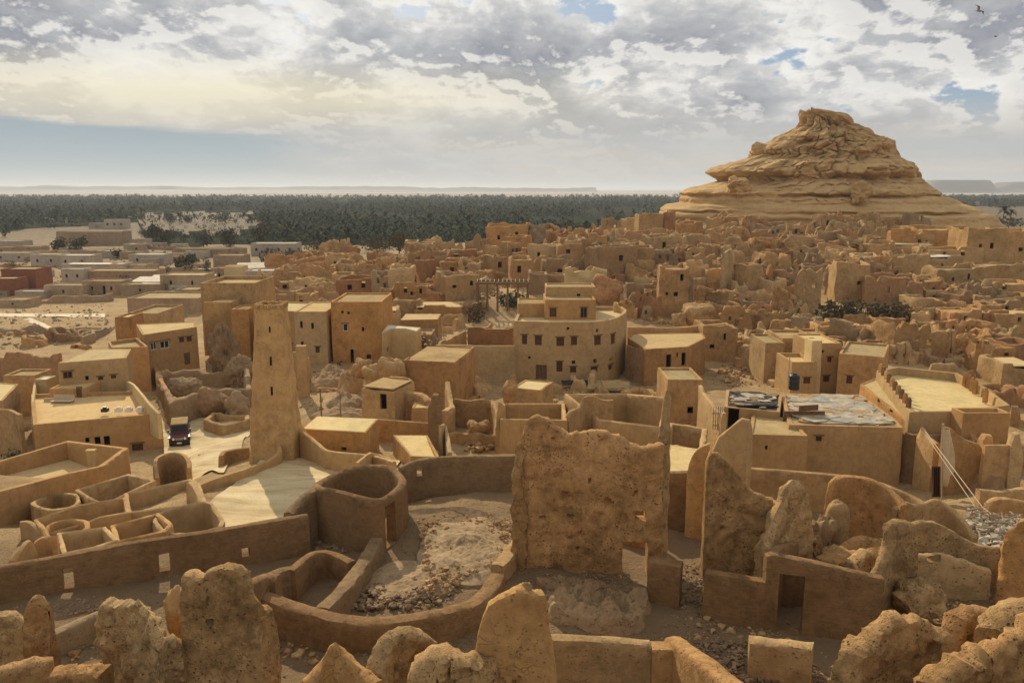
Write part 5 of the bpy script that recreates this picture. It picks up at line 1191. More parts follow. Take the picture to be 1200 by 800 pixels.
blob('boulder', 'large squared boulder on the slope behind the long pale coped wall', 'boulder', 802, 837, 359, 379, mat='karshif', amp=.3, boxy=.4, d=124)
blob('boulder', 'smaller boulder left of the large squared boulder', 'boulder', 789, 804, 368, 380, mat='karshif', amp=.4, boxy=.3, d=123)
# rubble ground right of centre
ST('light broken roof rubble around the black water tank roofs', [[(830, 452), (1010, 458), (960, 430), (850, 425)]], 300, .12, .5, 'stone', up=.1)
ST('rubble spread below the three storey house', [[(600, 470), (820, 470), (800, 445), (620, 450)]], 300, .1, .4, 'stone')
ST('pale rubble on the flat top behind the ruined square room', [[(470, 430), (530, 428), (520, 418), (480, 420)]], 160, .1, .35, 'plate_stone', up=3.6)
ST('stones fallen inside the ruined square room', [[(545, 530), (585, 530), (580, 510), (550, 512)]], 70, .12, .45, 'stone', up=.2)
ST('rubble between the mounds right of the minaret', [[(350, 480), (520, 490), (520, 430), (370, 430)]], 420, .08, .4, 'stone')
ST('stones along the edge of the street', [[(180, 500), (200, 500), (200, 470), (190, 465)], [(200, 560), (262, 545), (290, 490), (230, 490)]], 110, .05, .22, 'stone')
# mounds and walls right of the minaret
for i, (cx, cy, rx, ry, h, mt, lab) in enumerate([(388, 448, 27, 10, 1.6, 'mud_grey', 'long rounded earth mound immediately right of the minaret'), (411, 456, 14, 9, 2.2, 'mud', 'conical mud heap beside the long rounded mound'),
    (404, 474, 22, 7, 1.0, 'mud_grey', 'low worn hollow mound behind the bright roofed hut'), (402, 488, 42, 5, .8, 'mud_grey', 'flat rounded mound just behind the bright hut roof'), (552, 456, 26, 9, 1.4, 'karshif', 'sloping boulder bank under the long garden wall'), (500, 500, 20, 5, .6, 'mud', 'low heap left of the worn mud post')]):
    mound('mud_mound', lab, 'mound', cx, cy, rx, ry, h, mat=mt, rough=.2, seed=i*2.3, n=30, top=.8, freq=.7)
for i, (a, b, c, d_, mt, lab) in enumerate([(425, 443, 431, 453, 'mud', 'egg shaped mud lump above the little doorway hut'), (414, 434, 424, 440, 'mud', 'small lump with a white stone left of the egg shaped lump'), (442, 474, 424, 456, 'mud', 'rounded mud tower stub right of the egg shaped lump'),
    (548, 572, 496, 518, 'mud', 'blob of mud standing in the ruined square room'), (590, 606, 448, 470, 'mud', 'broken mud chunk beside the squat hut')]):
    blob('mud_lump', lab, 'ruin', a, b, c, d_, mat=mt, amp=.4, sub=4, dr=1, d=[76, 80, 79, 61, 78][i], boxy=.35)
house('little hut with an open doorway amid the rubble mounds', [(426, 452, 68), (461, 453, 67)], dep=3.5, op=[('o', 446, 454, 461, 479)], mat='mud', roof='roof_grey', par=.1, rag=.15, name='hut')
wall('mud_wall', 'rounded layered wall right of the little doorway hut', 'ruined wall', [(463, 452, 69), (480, 456, 69), (496, 460, 68), (502, 470, 67)], t=.8, mat='mud', smooth=3, rag=.1)
house('big plain mud building with rubble on its flat top, behind the doorway hut', [(474, 424, 80), (532, 424, 79)], dep=8, mat='mud', roof='roof_grey', par=.02, rag=.12, zb=3)
house('small square block below the big plain building', [(484, 477, 66), (508, 478, 66)], dep=2.5, mat='mud_orange', roof='roof', par=.05)
# ---- junk roof building, right
jr, jp = house('wide plain ochre building whose flat roof is covered with cracked slabs', [(927, 497, 60), (1055, 500, 60), (1046, 490, 63), (1008, 463, 76), (918, 461, 76), (921, 478, 67)], par=.05, op=[('w', 955, 962, 510, 516)], mat='mud_smooth', roof='roof_grey', crown=.05, t=.4)
lj, lp_ = house('stepped lower building left of the wide plain one with a small niche', [(880, 508, 58.5), (944, 510, 58.5), (930, 494, 62), (884, 480, 67)], par=.1, op=[('o', 896, 899, 521, 526)], mat='mud_smooth', roof='roof_grey', crown=.05)
bk, bp_ = house('low building with a black tarred junk roof behind the leaf shaped wall', [(851, 476, 64), (912, 482, 64), (915, 462, 74), (853, 457, 74)], par=.02, mat='mud_smooth', roof='tarp_dark', crown=.05, op=[('o', 853, 866, 478, 505)])
rr_ = random.Random(11)
def slabs(root, pts, z, n, mats, smin, smax):
    xs = [p.x for p in pts]; ysl = [p.y for p in pts]; k = 0
    def inside(x, y):
        c = False; j = len(pts)-1
        for i in range(len(pts)):
            a, b = pts[i], pts[j]
            if (a.y > y) != (b.y > y) and x < (b.x-a.x)*(y-a.y)/(b.y-a.y)+a.x: c = not c
            j = i
        return c
    for _ in range(4000):
        if k >= n: break
        x, y = rr_.uniform(min(xs), max(xs)), rr_.uniform(min(ysl), max(ysl))
        if not inside(x, y): continue
        w, h = rr_.uniform(smin, smax), rr_.uniform(smin*.7, smax*.7); m_ = rr_.randint(5, 6); a0 = rr_.uniform(0, 6)
        ring = [(x+math.cos(a0+6.283*i/m_)*w*rr_.uniform(.35, .6), y+math.sin(a0+6.283*i/m_)*h*rr_.uniform(.35, .6)) for i in range(m_)]
        if not all(inside(*q) for q in ring): continue
        tz = z+.03+rr_.random()*.16; ti, tj = rr_.uniform(-.035, .035), rr_.uniform(-.035, .035)
        zz = lambda q: tz+(q[0]-x)*ti+(q[1]-y)*tj
        V = [(q[0], q[1], zz(q)) for q in ring]+[(q[0], q[1], zz(q)-.09) for q in ring]
        F = [tuple(range(m_)), tuple(range(2*m_-1, m_-1, -1))]+[(i, m_+i, m_+(i+1) % m_, (i+1) % m_) for i in range(m_)]
        mesh_obj('roof_slab', V, F, rr_.choice(mats), root, smooth=False); k += 1
slabs(jr, jp, jr['_top']-.02, 240, ['plate_stone', 'plate_stone', 'roof_grey', 'tin', 'stone'], 1.0, 3.4)
slabs(bk, bp_, bk['_top']+.03, 70, ['tarp_dark', 'tarp_dark', 'tarp_dark', 'plate_stone', 'stone_grey'], .5, 2.4)
sh = junk('brown board windbreak lying along the left edge of the slab covered roof', 942, 488, 3.3, .12, 'door_wood', d=62.5, name='board', cat='board', th=.9, tilt=0, up=None)
def tank(x, d, lab):
    p = P(x, 452, d); z0 = P(x, 456, d).z; h = P(x, 438, d).z-z0; r = (P(x+6, 450, d).x-P(x-6, 450, d).x)/2
    root = empty('water_tank', (p.x, d, z0), lab, 'water tank'); n = 20; rings = []
    for f, q in [(0, .97), (.02, 1), (.3, 1), (.32, .96), (.36, 1), (.62, 1), (.64, .96), (.68, 1), (.86, 1), (.93, .85), (.96, .45)]:
        rings.append([(p.x+r*q*math.cos(6.283*k/n), d+r*q*math.sin(6.283*k/n), z0+h*f) for k in range(n)])
    mb = MB(); mb.loft(rings); mb.build('body', 'black_plastic', root, ang=50)
    mb = MB(); mb.tube((p.x, d, z0+h*.95), (p.x, d, z0+h*1.04), r*.4, r*.38, 14); mb.build('lid', 'black_plastic', root)
    mb = MB(); mb.tube((p.x-r*1.25, d-.1, z0), (p.x-r*1.25, d-.1, z0+h*2.3), .035); mb.tube((p.x-r*1.25, d-.1, z0+h*.2), (p.x-r, d, z0+h*.2), .03); mb.build('pipe', 'tin', root)
tank(930.5, 72, 'black plastic water tank with a pipe standing on the slab covered roof')
# terrace house on the right
tr_pts = [(1068, 482, 62), (1130, 481, 62), (1180, 474, 63.5), (1150, 452, 71), (1120, 437, 76), (1052, 430, 78), (1030, 434, 76.6)]
th, tp = house('large house with pale parapets round a bright flat roof terrace, right', tr_pts, par=.75, op=[], mat='mud_smooth', roof='roof', t=.45, crown=.1)
for i in range(10):
    f = (i+.6)/10.4; A, B = tp[6], tp[0]; p = A.lerp(B, f); mb = MB(); z = th['_top']
    mb.box((p.x, p.y, z+.32), (.24, .34, .8), .2); mb.box((p.x, p.y, z+.75), (.16, .26, .16), .2); mb.build('parapet_post', 'door_wood' if i % 2 else 'mud_orange', th, smooth=False)
for i, (x, d) in enumerate([(1130, 73), (1135, 72), (1139, 71), (1143, 70), (1156, 67)]):
    p = P(x, 455, d); mb = MB(); mb.box((p.x, p.y, th['_top']-.1), (.3, .3, 1.1), .4); mb.box((p.x, p.y, th['_top']+.5), (.18, .18, .25), .4); mb.build('terrace_post', 'mud_orange', th, smooth=False)
house('lower front wing of the terrace house with small windows under clay hoods', [(1010, 450, 75), (1062, 492, 62.6), (1070, 486, 64), (1030, 442, 78)], par=.05,
      op=[('p', 1030, 1033, 463, 472), ('p', 1045, 1049, 474, 484), ('p', 1056, 1060, 478, 490), ('o', 1070, 1072, 484, 489)], mat='mud_orange', roof='roof', crown=.1, name='house_wing', cat='house wing')
house('lighter square extension at the front right of the terrace house', [(1130, 483, 60.3), (1181, 484, 60.3)], dep=1.4, mat='mud_smooth', roof='roof', par=.3)
# building behind the tank
house('two storey house with three square windows behind the water tank', [(953, 401, 90), (985, 403, 90)], dep=6, op=[('w', 969, 974, 418, 424), ('w', 964, 971, 440, 447), ('o', 961, 965, 410, 413)], mat='mud_smooth', roof='roof', par=.15)
house('lower left wing with a window beside the two storey house', [(929, 424, 88), (956, 424, 88)], dep=5, op=[('w', 941, 949, 442, 449)], mat='mud_smooth', roof='roof', par=.4)
house('broad right wing with one square window beside the two storey house', [(985, 414, 87), (1035, 418, 85)], dep=8, op=[('w', 992, 999, 440, 449)], mat='mud', roof='roof_grey', par=.2)
house('cream sided stair turret at the left corner of the two storey house', [(953, 399, 88.5), (962, 399, 88.5)], dep=2, mat='cream', roof='roof', par=.1)
house('plain square house left of the two storey house', [(898, 402, 96), (918, 401, 96)], dep=6, mat='mud', roof='roof_grey', par=.2)
house('longer plain wall house between the square house and cream turret', [(918, 396, 98), (956, 396, 98)], dep=6, mat='mud', roof='roof_grey', par=.3)
# ruins before the terrace house
for lab, pix, kw in [
    ('tall wall with a rounded pierced crest left of the white cloth', [(1076, 512, 58), (1080, 500, 58), (1088, 512, 57), (1098, 520, 56)], dict(t=.5, mat='mud_pale')),
    ('broad sail shaped ruin wall right of the hanging white cloth', [(1106, 500, 55), (1114, 502, 55), (1126, 512, 55), (1140, 518, 55), (1148, 522, 55), (1152, 540, 55)], dict(t=.5, mat='mud', smooth=3)),
    ('curved rim of wall behind the sail shaped ruin', [(1120, 500, 61), (1130, 500, 61), (1140, 508, 60), (1145, 516, 59)], dict(t=.5, mat='mud', smooth=3)),
    ('square pale wall panel in a ruin at the right', [(1153, 521, 54), (1183, 521, 54)], dict(t=.4, mat='mud_pale')),
    ('rounded pillar left of the square pale wall panel', [(1149, 515, 56), (1153, 509, 56), (1160, 510, 56), (1162, 522, 56)], dict(t=.8, mat='mud')),
    ('tapering pillar right of the square pale wall panel', [(1181, 525, 54), (1186, 508, 54), (1192, 506, 54), (1196, 530, 54)], dict(t=.7, mat='mud_pale')),
    ('low wall along the right edge below the square panel', [(1146, 573, 46), (1170, 576, 46), (1200, 572, 46)], dict(t=.5, mat='mud', rag=.1)),
    ('rounded low wall near the right edge above the wood pile', [(1156, 590, 42), (1166, 584, 42), (1180, 584, 42), (1200, 588, 42)], dict(t=.5, mat='mud', smooth=3)),
    ('shaded back wall under the terrace house front', [(1062, 505, 60), (1080, 510, 59), (1110, 505, 62)], dict(t=.5, mat='mud_brown'))]:
    wall('mud_wall', lab, 'ruined wall', pix, **{'rag': .05, **kw})
mound('mud_mound', 'dark hollow mound below the square pale wall panel', 'mound', 1141, 566, 24, 12, 1.4, mat='mud_grey', rough=.3, seed=4, n=30)
mb = MB(); a = P(1106, 502, 52); b = P(1101, 578, 50)
V = []; 
for j in range(13):
    for i in range(5):
        f = j/12; x0 = P(1106-f*2, 503+f*66, 50).x; w = (.32+.28*math.sin(f*2.6))*(1 if f < .8 else .7); z = P(1106, 503+f*66, 50).z
        V.append((x0+w*i/4*1.25, 50+.09*math.sin(i*1.9+f*6), z))
F = [(j*5+i, j*5+i+1, (j+1)*5+i+1, (j+1)*5+i) for j in range(12) for i in range(4)]
o = mesh_obj('hanging_cloth', V, F, 'cloth_white'); tag(o, 'white cloth hanging from a pole beside the dark curtain', 'cloth')
sm = o.modifiers.new('thickness', 'SOLIDIFY'); sm.thickness = .02
V = []
for j in range(11):
    for i in range(13):
        f = j/10; p = P(1092+i/12*10, 546+f*36, 49.0+.12*math.sin(i*2.1+f)); V.append(p[:])
F = [(j*13+i, j*13+i+1, (j+1)*13+i+1, (j+1)*13+i) for j in range(10) for i in range(12)]
o = mesh_obj('curtain', V, F, 'cloth_shade_brown'); tag(o, 'curtain coloured dark as narrow shading, left of the white cloth', 'curtain'); sm = o.modifiers.new('thickness', 'SOLIDIFY'); sm.thickness = .02  # cloth colour darkened so the curtain reads as narrow shading
for lab, a, b, r in [('long pale pole leaning down to the right over the ruins, upper one', (1084, 505, 52), (1165, 612, 36), .028), ('long pale pole leaning beside the upper one, slightly lower', (1084, 508, 52), (1154, 610, 36), .022), ('upright post carrying the hanging white cloth', (1105, 498, 50.2), (1103, 586, 50), .06)]:
    mb = MB(); mb.tube(P(*a), P(*b), r, r*.8, 8); mb.tube(P(*a), P(*a)+Vector((0, 0, .1)), r*1.3, r*1.2, 8); tag(mb.build('wooden_pole', 'rope'), lab, 'pole')
rr_ = random.Random(3); mb = MB()
for k in range(90):
    x, y = rr_.uniform(1136, 1196), rr_.uniform(592, 640); d = G1(x, y); p = P(x, y, d); p.z = float(T(p.x, p.y))+rr_.uniform(.05, .5); a = rr_.uniform(0, 3.14); L = rr_.uniform(.3, 1.3)
    v = Vector((math.cos(a)*L, math.sin(a)*L, rr_.uniform(-.15, .25)))
    mb.tube(p-v/2, p+v/2, rr_.uniform(.02, .06), rr_.uniform(.015, .05), 5)
tag(mb.build('wood_pile', 'timber_grey', smooth=False), 'tangled heap of grey sticks and palm wood at the right edge', 'wood pile', kind='stuff')
ST('pale debris heaped with the sticks near the right edge', [[(1130, 640), (1196, 650), (1196, 596), (1136, 596)]], 260, .05, .28, 'plate_stone', up=.2)
# louvre crate on wall
mb = MB(); 
for k in range(5):
    p = P(836+k*2.6, 490, 56); mb.box((p.x, p.y, p.z), (.06, .06, 1.7))
p = P(841, 484, 56); mb.box((p.x, p.y-.02, p.z), (.75, .05, .08)); p = P(841, 498, 56); mb.box((p.x, p.y-.02, p.z), (.75, .05, .08))
tag(mb.build('slatted_gate', 'timber_grey', smooth=False), 'small upright slatted wooden frame by the black junk roof', 'gate')
# roof furniture on the terrace
def furn(lab, x, y, sx, sy, h, mat, name, cat, back=False):
    z = 6.1; d = 77; p = P(x, y, d); zt = None
    root = empty(name, p, lab, cat); 
    mb = MB(); mb.box((p.x, p.y, p.z+h*.9), (sx, sy, h*.16)); mb.build('seat' if back else 'top', mat, root, smooth=False)
    for a in (-1, 1):
        for b in (-1, 1):
            mb = MB(); mb.box((p.x+a*sx*.44, p.y+b*sy*.42, p.z+h*.4), (.07, .07, h*.82)); mb.build('leg', 'timber', root, smooth=False)
    if back: mb = MB(); mb.box((p.x, p.y+sy*.45, p.z+h*1.5), (sx, .08, h*1.1)); mb.build('backrest', mat, root, smooth=False)
furn('pale cushioned bench at the left end of the terrace roof', 56, 478, 1.0, .8, .45, 'cloth_white', 'bench', 'bench', True)
furn('dark sofa frame right of the pale bench on the terrace roof', 74, 474, 2.0, .8, .45, 'cloth_white', 'bench', 'bench', True)
furn('low grey table in front of the sofa on the terrace roof', 80, 484, 1.7, 1.0, .4, 'shutter_grey', 'low_table', 'table')
for i, x in enumerate([123, 139, 151, 164]):
    p = P(x, 480, 72.5); mb = MB(); mb.box((p.x, p.y, p.z), (.55, .5, .35)); mb.box((p.x, p.y, p.z+.22), (.35, .3, .14), .2)
    tag(mb.build('roof_vent', 'white_paint' if i else 'black_plastic', smooth=False), ['dark box on the parapet of the terrace house, leftmost', 'white box on the terrace parapet, second from left', 'white box on the terrace parapet, third from left', 'white box on the terrace parapet nearest the street'][i], 'box')
# left yard plants
bushy('dark green shrub in the shaded yard beside the left edge house', 4, 36, 510, 545, 300, 'bush_leaf', 'shrub', 'shrub', d=66, trunk=False, seed=9)
junk('pale slab leaning in the shaded yard at the left edge', 28, 540, 1.5, 2.6, 'plate_stone', d=62, rot=.4, tilt=.5, up=.8)
bushy('green bush between the windowed houses and their low wall', 386, 404, 412, 426, 160, 'bush_leaf', 'shrub', 'shrub', d=97, trunk=False, seed=4)

# ---------------------------------------------------------------- the parked jeep
def jeep():
    d = 74.0; p = P(212, 522, d); z = float(T(p.x, p.y))+.02; hd = math.radians(20)
    root = empty('jeep', (p.x, p.y, z), 'dark maroon jeep with a pale roof parked on the sandy street', 'jeep')
    R = Matrix.Rotation(hd, 3, 'Z'); O = Vector((p.x, p.y, z))
    def W(v): return tuple(O+R@Vector(v))
    def sec(y, w, z0, z1, b=.06):     # rounded body section
        return [W((a*w, y, c)) for a, c in ((-1+b, z0), (1-b, z0), (1, z0+b), (1, z1-b), (1-b, z1), (-1+b, z1), (-1, z1-b), (-1, z0+b))]
    mb = MB(); mb.loft([sec(-2.05, .72, .55, .95), sec(-2.0, .76, .5, 1.08), sec(-1.0, .80, .45, 1.18), sec(-.85, .86, .42, 1.2), sec(1.9, .86, .42, 1.2), sec(2.0, .82, .5, 1.15)]); mb.build('body', 'maroon_paint', root, ang=40)
    mb = MB(); mb.loft([[W((a*.80, -.95, 1.18)) for a in (-1, 1)]+[W((a*.80, 1.9, 1.18)) for a in (1, -1)], [W((a*.70, -.55, 1.80)) for a in (-1, 1)]+[W((a*.70, 1.8, 1.80)) for a in (1, -1)]])
    cabn = mb.build('cabin', 'maroon_paint', root, ang=30)
    mb = MB(); mb.loft([[W((a*.76, -.62, 1.81)) for a in (-1, 1)]+[W((a*.76, 1.9, 1.81)) for a in (1, -1)], [W((a*.72, -.58, 1.90)) for a in (-1, 1)]+[W((a*.72, 1.84, 1.90)) for a in (1, -1)]]); mb.build('roof', 'roof_grey', root, smooth=False)
    mb = MB(); mb.add([W((-.70, -.93, 1.24)), W((.70, -.93, 1.24)), W((.64, -.60, 1.75)), W((-.64, -.60, 1.75))], [(0, 1, 2, 3)]); mb.build('windscreen', 'glass_dark', root, smooth=False)
    for a in (-1, 1):
        for y0, y1 in ((-.6, .35), (.45, 1.6)):
            mb = MB(); mb.add([W((a*.805, y0-.1, 1.26)), W((a*.805, y1, 1.26)), W((a*.735, y1, 1.72)), W((a*.735, y0+.08, 1.72))], [(0, 1, 2, 3)]); mb.build('side_window', 'glass_dark', root, smooth=False)
        mb = MB(); mb.box(W((a*.83, -1.5, .93)), (.28, 1.0, .09), hd); mb.build('fender', 'black_plastic', root, smooth=False)
        mb = MB(); mb.tube(W((a*.5, -2.06, .86)), W((a*.5, -2.1, .86)), .12, .11, 14); mb.build('headlight', 'lamp_glass', root)
        mb = MB(); mb.box(W((a*.95, -.75, 1.3)), (.16, .06, .2), hd); mb.build('mirror', 'black_plastic', root, smooth=False)
        for y in (-1.45, 1.35):
            mb = MB(); mb.tube(W((a*.66, y, .38)), W((a*.90, y, .38)), .38, .38, 20); wl = mb.build('wheel', 'rubber', root, ang=40)
            mb = MB(); mb.tube(W((a*.89, y, .38)), W((a*.915, y, .38)), .2, .17, 14); mb.build('rim', 'chrome', wl)
    mb = MB(); mb.box(W((0, -2.16, .52)), (1.6, .12, .2), hd); mb.build('bumper', 'black_plastic', root, smooth=False)
    mb = MB()
    for k in range(7): mb.box(W((-.27+k*.09, -2.07, .84)), (.04, .05, .26), hd)
    mb.build('grille', 'chrome', root, smooth=False)
    mb = MB(); mb.box(W((0, -2.225, .5)), (.42, .012, .13), hd); mb.build('licence_plate', 'white_paint', root, smooth=False)
jeep()
def cart():
    d = 80; p = P(214, 497, d); z = float(T(p.x, p.y)); root = empty('handcart', (p.x, p.y, z), 'tilted blue grey handcart standing just behind the jeep', 'handcart')
    mb = MB(); R = Matrix.Rotation(.5, 3, 'Z')@Matrix.Rotation(.5, 3, 'X'); mb.box((p.x, p.y, z+.8), (1.1, 1.6, .12), mat=R); mb.build('tray', 'blue_plastic', root, smooth=False)
    for a in (-1, 1):
        mb = MB(); mb.tube((p.x+a*.55, p.y, z+.4), (p.x+a*.65, p.y, z+.4), .4, .4, 16); mb.build('wheel', 'rubber', root)
    mb = MB(); mb.tube((p.x-.3, p.y+.5, z+1.1), (p.x-.5, p.y+1.3, z+1.7), .03); mb.tube((p.x+.3, p.y+.5, z+1.1), (p.x+.1, p.y+1.3, z+1.7), .03); mb.build('handle', 'timber', root)
cart()
# gulls
def gull(x, y, d, s, lab, rot):
    p = P(x, y, d); root = empty('bird', p, lab, 'bird', 'birds in the sky'); R = Matrix.Rotation(rot, 3, 'Y')@Matrix.Rotation(.5, 3, 'Z')
    W = lambda v: tuple(p+R@(Vector(v)*s))
    mb = MB(); rings = []
    for y_, r in ((-.30, .01), (-.24, .05), (-.1, .085), (.08, .075), (.25, .03), (.36, .012)): rings.append([W((r*math.cos(6.283*k/8), y_, r*math.sin(6.283*k/8))) for k in range(8)])
    mb.loft(rings); mb.build('body', 'bird_grey', root)
    for a in (-1, 1):
        mb = MB(); top = [W((a*.05, -.1, .03)), W((a*.32, -.16, .20)), W((a*.75, .02, .10)), W((a*.36, .03, .18)), W((a*.05, .10, .03))]
        bot = [W((a*.05, -.1, .0)), W((a*.32, -.16, .18)), W((a*.75, .02, .09)), W((a*.36, .03, .16)), W((a*.05, .10, .0))]
        mb.add(top+bot, [(0, 1, 2, 3, 4), (9, 8, 7, 6, 5)]+[(k, 5+k, 5+(k+1) % 5, (k+1) % 5) for k in range(5)]); mb.build('wing', 'bird_grey', root, smooth=False)
gull(1147, 13, 60, .9, 'larger grey bird gliding at the top right of the sky', .5)
gull(1167, 43, 80, .6, 'small faint bird below the larger one in the sky', -.3)
# ================================================================ the ruined hill town
LM = [('the rocky hill', 960, 215), ('the three storey house', 670, 400), ('the minaret', 318, 400), ('the wooden pergola', 590, 345), ('the terrace house', 1110, 455),
      ('the dark thicket', 1010, 362), ('the orange block house', 1130, 285), ('the water tank', 930, 445), ('the round fronted cream house', 470, 395), ('the big block house', 266, 345),
      ('the tall dark bush', 447, 331), ('the large squared boulder', 818, 368), ('the pierced pale wall', 686, 322), ('the left foot of the hill', 785, 262), ('the right edge of the picture', 1200, 350), ('the palm grove edge', 480, 285)]
USED = {}
def where(x, y, skip=()):
    c = sorted((l for l in LM if l[0] not in skip), key=lambda l: math.hypot(l[1]-x, (l[2]-y)*1.4))[0]
    dx, dy = x-c[1], y-c[2]; dist = math.hypot(dx, dy)
    far = 'just' if dist < 35 else ('a little' if dist < 75 else 'well')
    v = 'above' if dy < 0 else 'below'; h = 'left of' if dx < 0 else 'right of'
    r = h if abs(dx) > 2.2*abs(dy) else (v if abs(dy) > 2.2*abs(dx) else v+' and '+h)
    return f'{far} {r} {c[0]}', c[0]
def autolabel(noun, x, y, w, h, slope, nop, mat):
    tone = {'mud': 'brown', 'mud_red': 'reddish', 'mud_pale': 'pale', 'mud_grey': 'grey brown', 'mud_orange': 'orange', 'karshif': 'crusty', 'mud_smooth': 'smooth ochre', 'cream': 'cream'}.get(mat, 'dusty')
    shp = 'long low' if w > 3*h else ('tall narrow' if h > 1.4*w else ('wide' if w > 40 else 'small'))
    tp = '' if abs(slope) < 3 else (' sloping down to the right' if slope > 0 else ' sloping down to the left')
    ops = '' if not nop else (' with one dark opening' if nop == 1 else f' with {["", "", "two", "three", "four", "five"][min(nop, 5)]} dark openings')
    p1, c1 = where(x, y); p2, c2 = where(x, y, (c1,)); p3, c3 = where(x, y, (c1, c2))
    cand = []
    for pp in (p1+', '+p2, p1+', '+p3, p2+', '+p3, p1, p2, p3):
        for body in (f'{shp} {tone} {noun}{tp}{ops}', f'{shp} {tone} {noun}{ops}', f'{shp} {tone} {noun}{tp}', f'{shp} {tone} {noun}'):
            for q in (pp, pp.replace('the ', ''), pp.replace('the ', '').replace('a little ', '').replace('well ', '').replace('just ', '')):
                for bb in (body, body.replace('sloping down to the', 'sloping').replace(' dark opening', ' opening')):
                    cand.append(f'{bb}, {q}')
    ok = [c for c in cand if len(c.replace('-', ' ').split()) <= 16 and c not in USED]
    lab = ok[0] if ok else cand[-1]
    USED[lab] = 1
    return lab
def R(kind, xL, xR, yL, yR, yb, dep=6, nop=0, mat='mud', d=None, roof='roof_grey'):
    """one block of the old town: b roofed, r roofless ragged, w free wall, k worn lump"""
    rr = random.Random(int(xL*7+yL*13+xR)); d = d or G1((xL+xR)/2, yb)
    d0 = d*(1+rr.uniform(-.006, .006)); d1_ = d*(1+rr.uniform(-.02, .02)) if kind != 'b' else d*(1+rr.uniform(-.008, .008))
    h = yb-(yL+yR)/2; w = xR-xL; s = d/950
    if kind == 'k' and rr.random() < .72: kind = 'w' if rr.random() < .6 else 'r'
    if kind in 'wr' and xR-xL > 14 and yb < 440: nop = max(nop, rr.choice([1, 1, 2]))
    noun = {'b': 'mud house', 'r': 'roofless ruin', 'w': 'ruined wall', 'k': 'worn ruin lump'}[kind]
    lab = autolabel(noun, (xL+xR)/2, (yL+yR+yb*.0)/2+h/2, w, h, yR-yL, nop, mat)
    ops = []
    for k in range(nop):
        ww = rr.uniform(2.8, 5.4); hh = rr.uniform(3.6, 8); fx = (k+.5+rr.uniform(-.25, .25))/nop
        cx = xL+w*(.12+.76*fx); cy = (yL*(1-fx)+yR*fx)+max(5, h*rr.uniform(.22, .6)); ops.append(('o', cx-ww/2, cx+ww/2, cy-hh/2, cy+hh/2))
    nm = {'b': 'mud_house', 'r': 'roofless_ruin', 'w': 'ruined_wall', 'k': 'ruin_lump'}[kind]
    st = max(.45, min(1.1, s*3.2)); amp = .10+s*.45
    if kind == 'b':
        house(lab, [(xL, (yL+yR)/2, d0), (xR, (yL+yR)/2, d1_)], dep=dep*.8, op=ops, mat=mat, roof=mat if roof == 'roof_grey' else roof, par=.9 if roof == 'roof_grey' else .3, t=.6, amp=amp*.8, rag=.3, name=nm, step=st, skew=rr.uniform(-1, 1))
    elif kind == 'r':
        A, B = P(xL, yL, d0), P(xR, yR, d1_); pts = rect_back(A, B, dep, rr.uniform(-1.5, 1.5))
        pts[2].z += rr.uniform(-1, .8); pts[3].z += rr.uniform(-1, .8)
        wall(nm, lab, 'ruin', None, t=.75, closed=True, holes=[o[1:] for o in ops], mat=mat, world=pts, amp=amp, rag=.5, notch=1.0, step=st, lump=.10, bat=.25)
    elif kind == 'w':
        n = 5; ps = []
        for i in range(n):
            f = i/(n-1); y = yL+(yR-yL)*f+(rr.uniform(-1, 1)*h*.10 if 0 < i < n-1 else 0); ps.append(P(xL+w*f, y, d0+(d1_-d0)*f+.5*math.sin(f*3+rr.random()*3)))
        wall(nm, lab, 'ruin', None, t=.8, holes=[o[1:] for o in ops], mat=mat, world=ps, amp=amp*1.1, rag=.55, notch=1.3, step=st, lump=.12, bat=.3)
    else:
        blob(nm, lab, 'ruin', xL, xR, min(yL, yR), yb, mat=mat, d=d, amp=.45, sub=4, dr=.9, boxy=.2)
OR = 'mud_orange'; RD = 'mud_red'; PL = 'mud_pale'; GR = 'mud_grey'; KA = 'karshif'
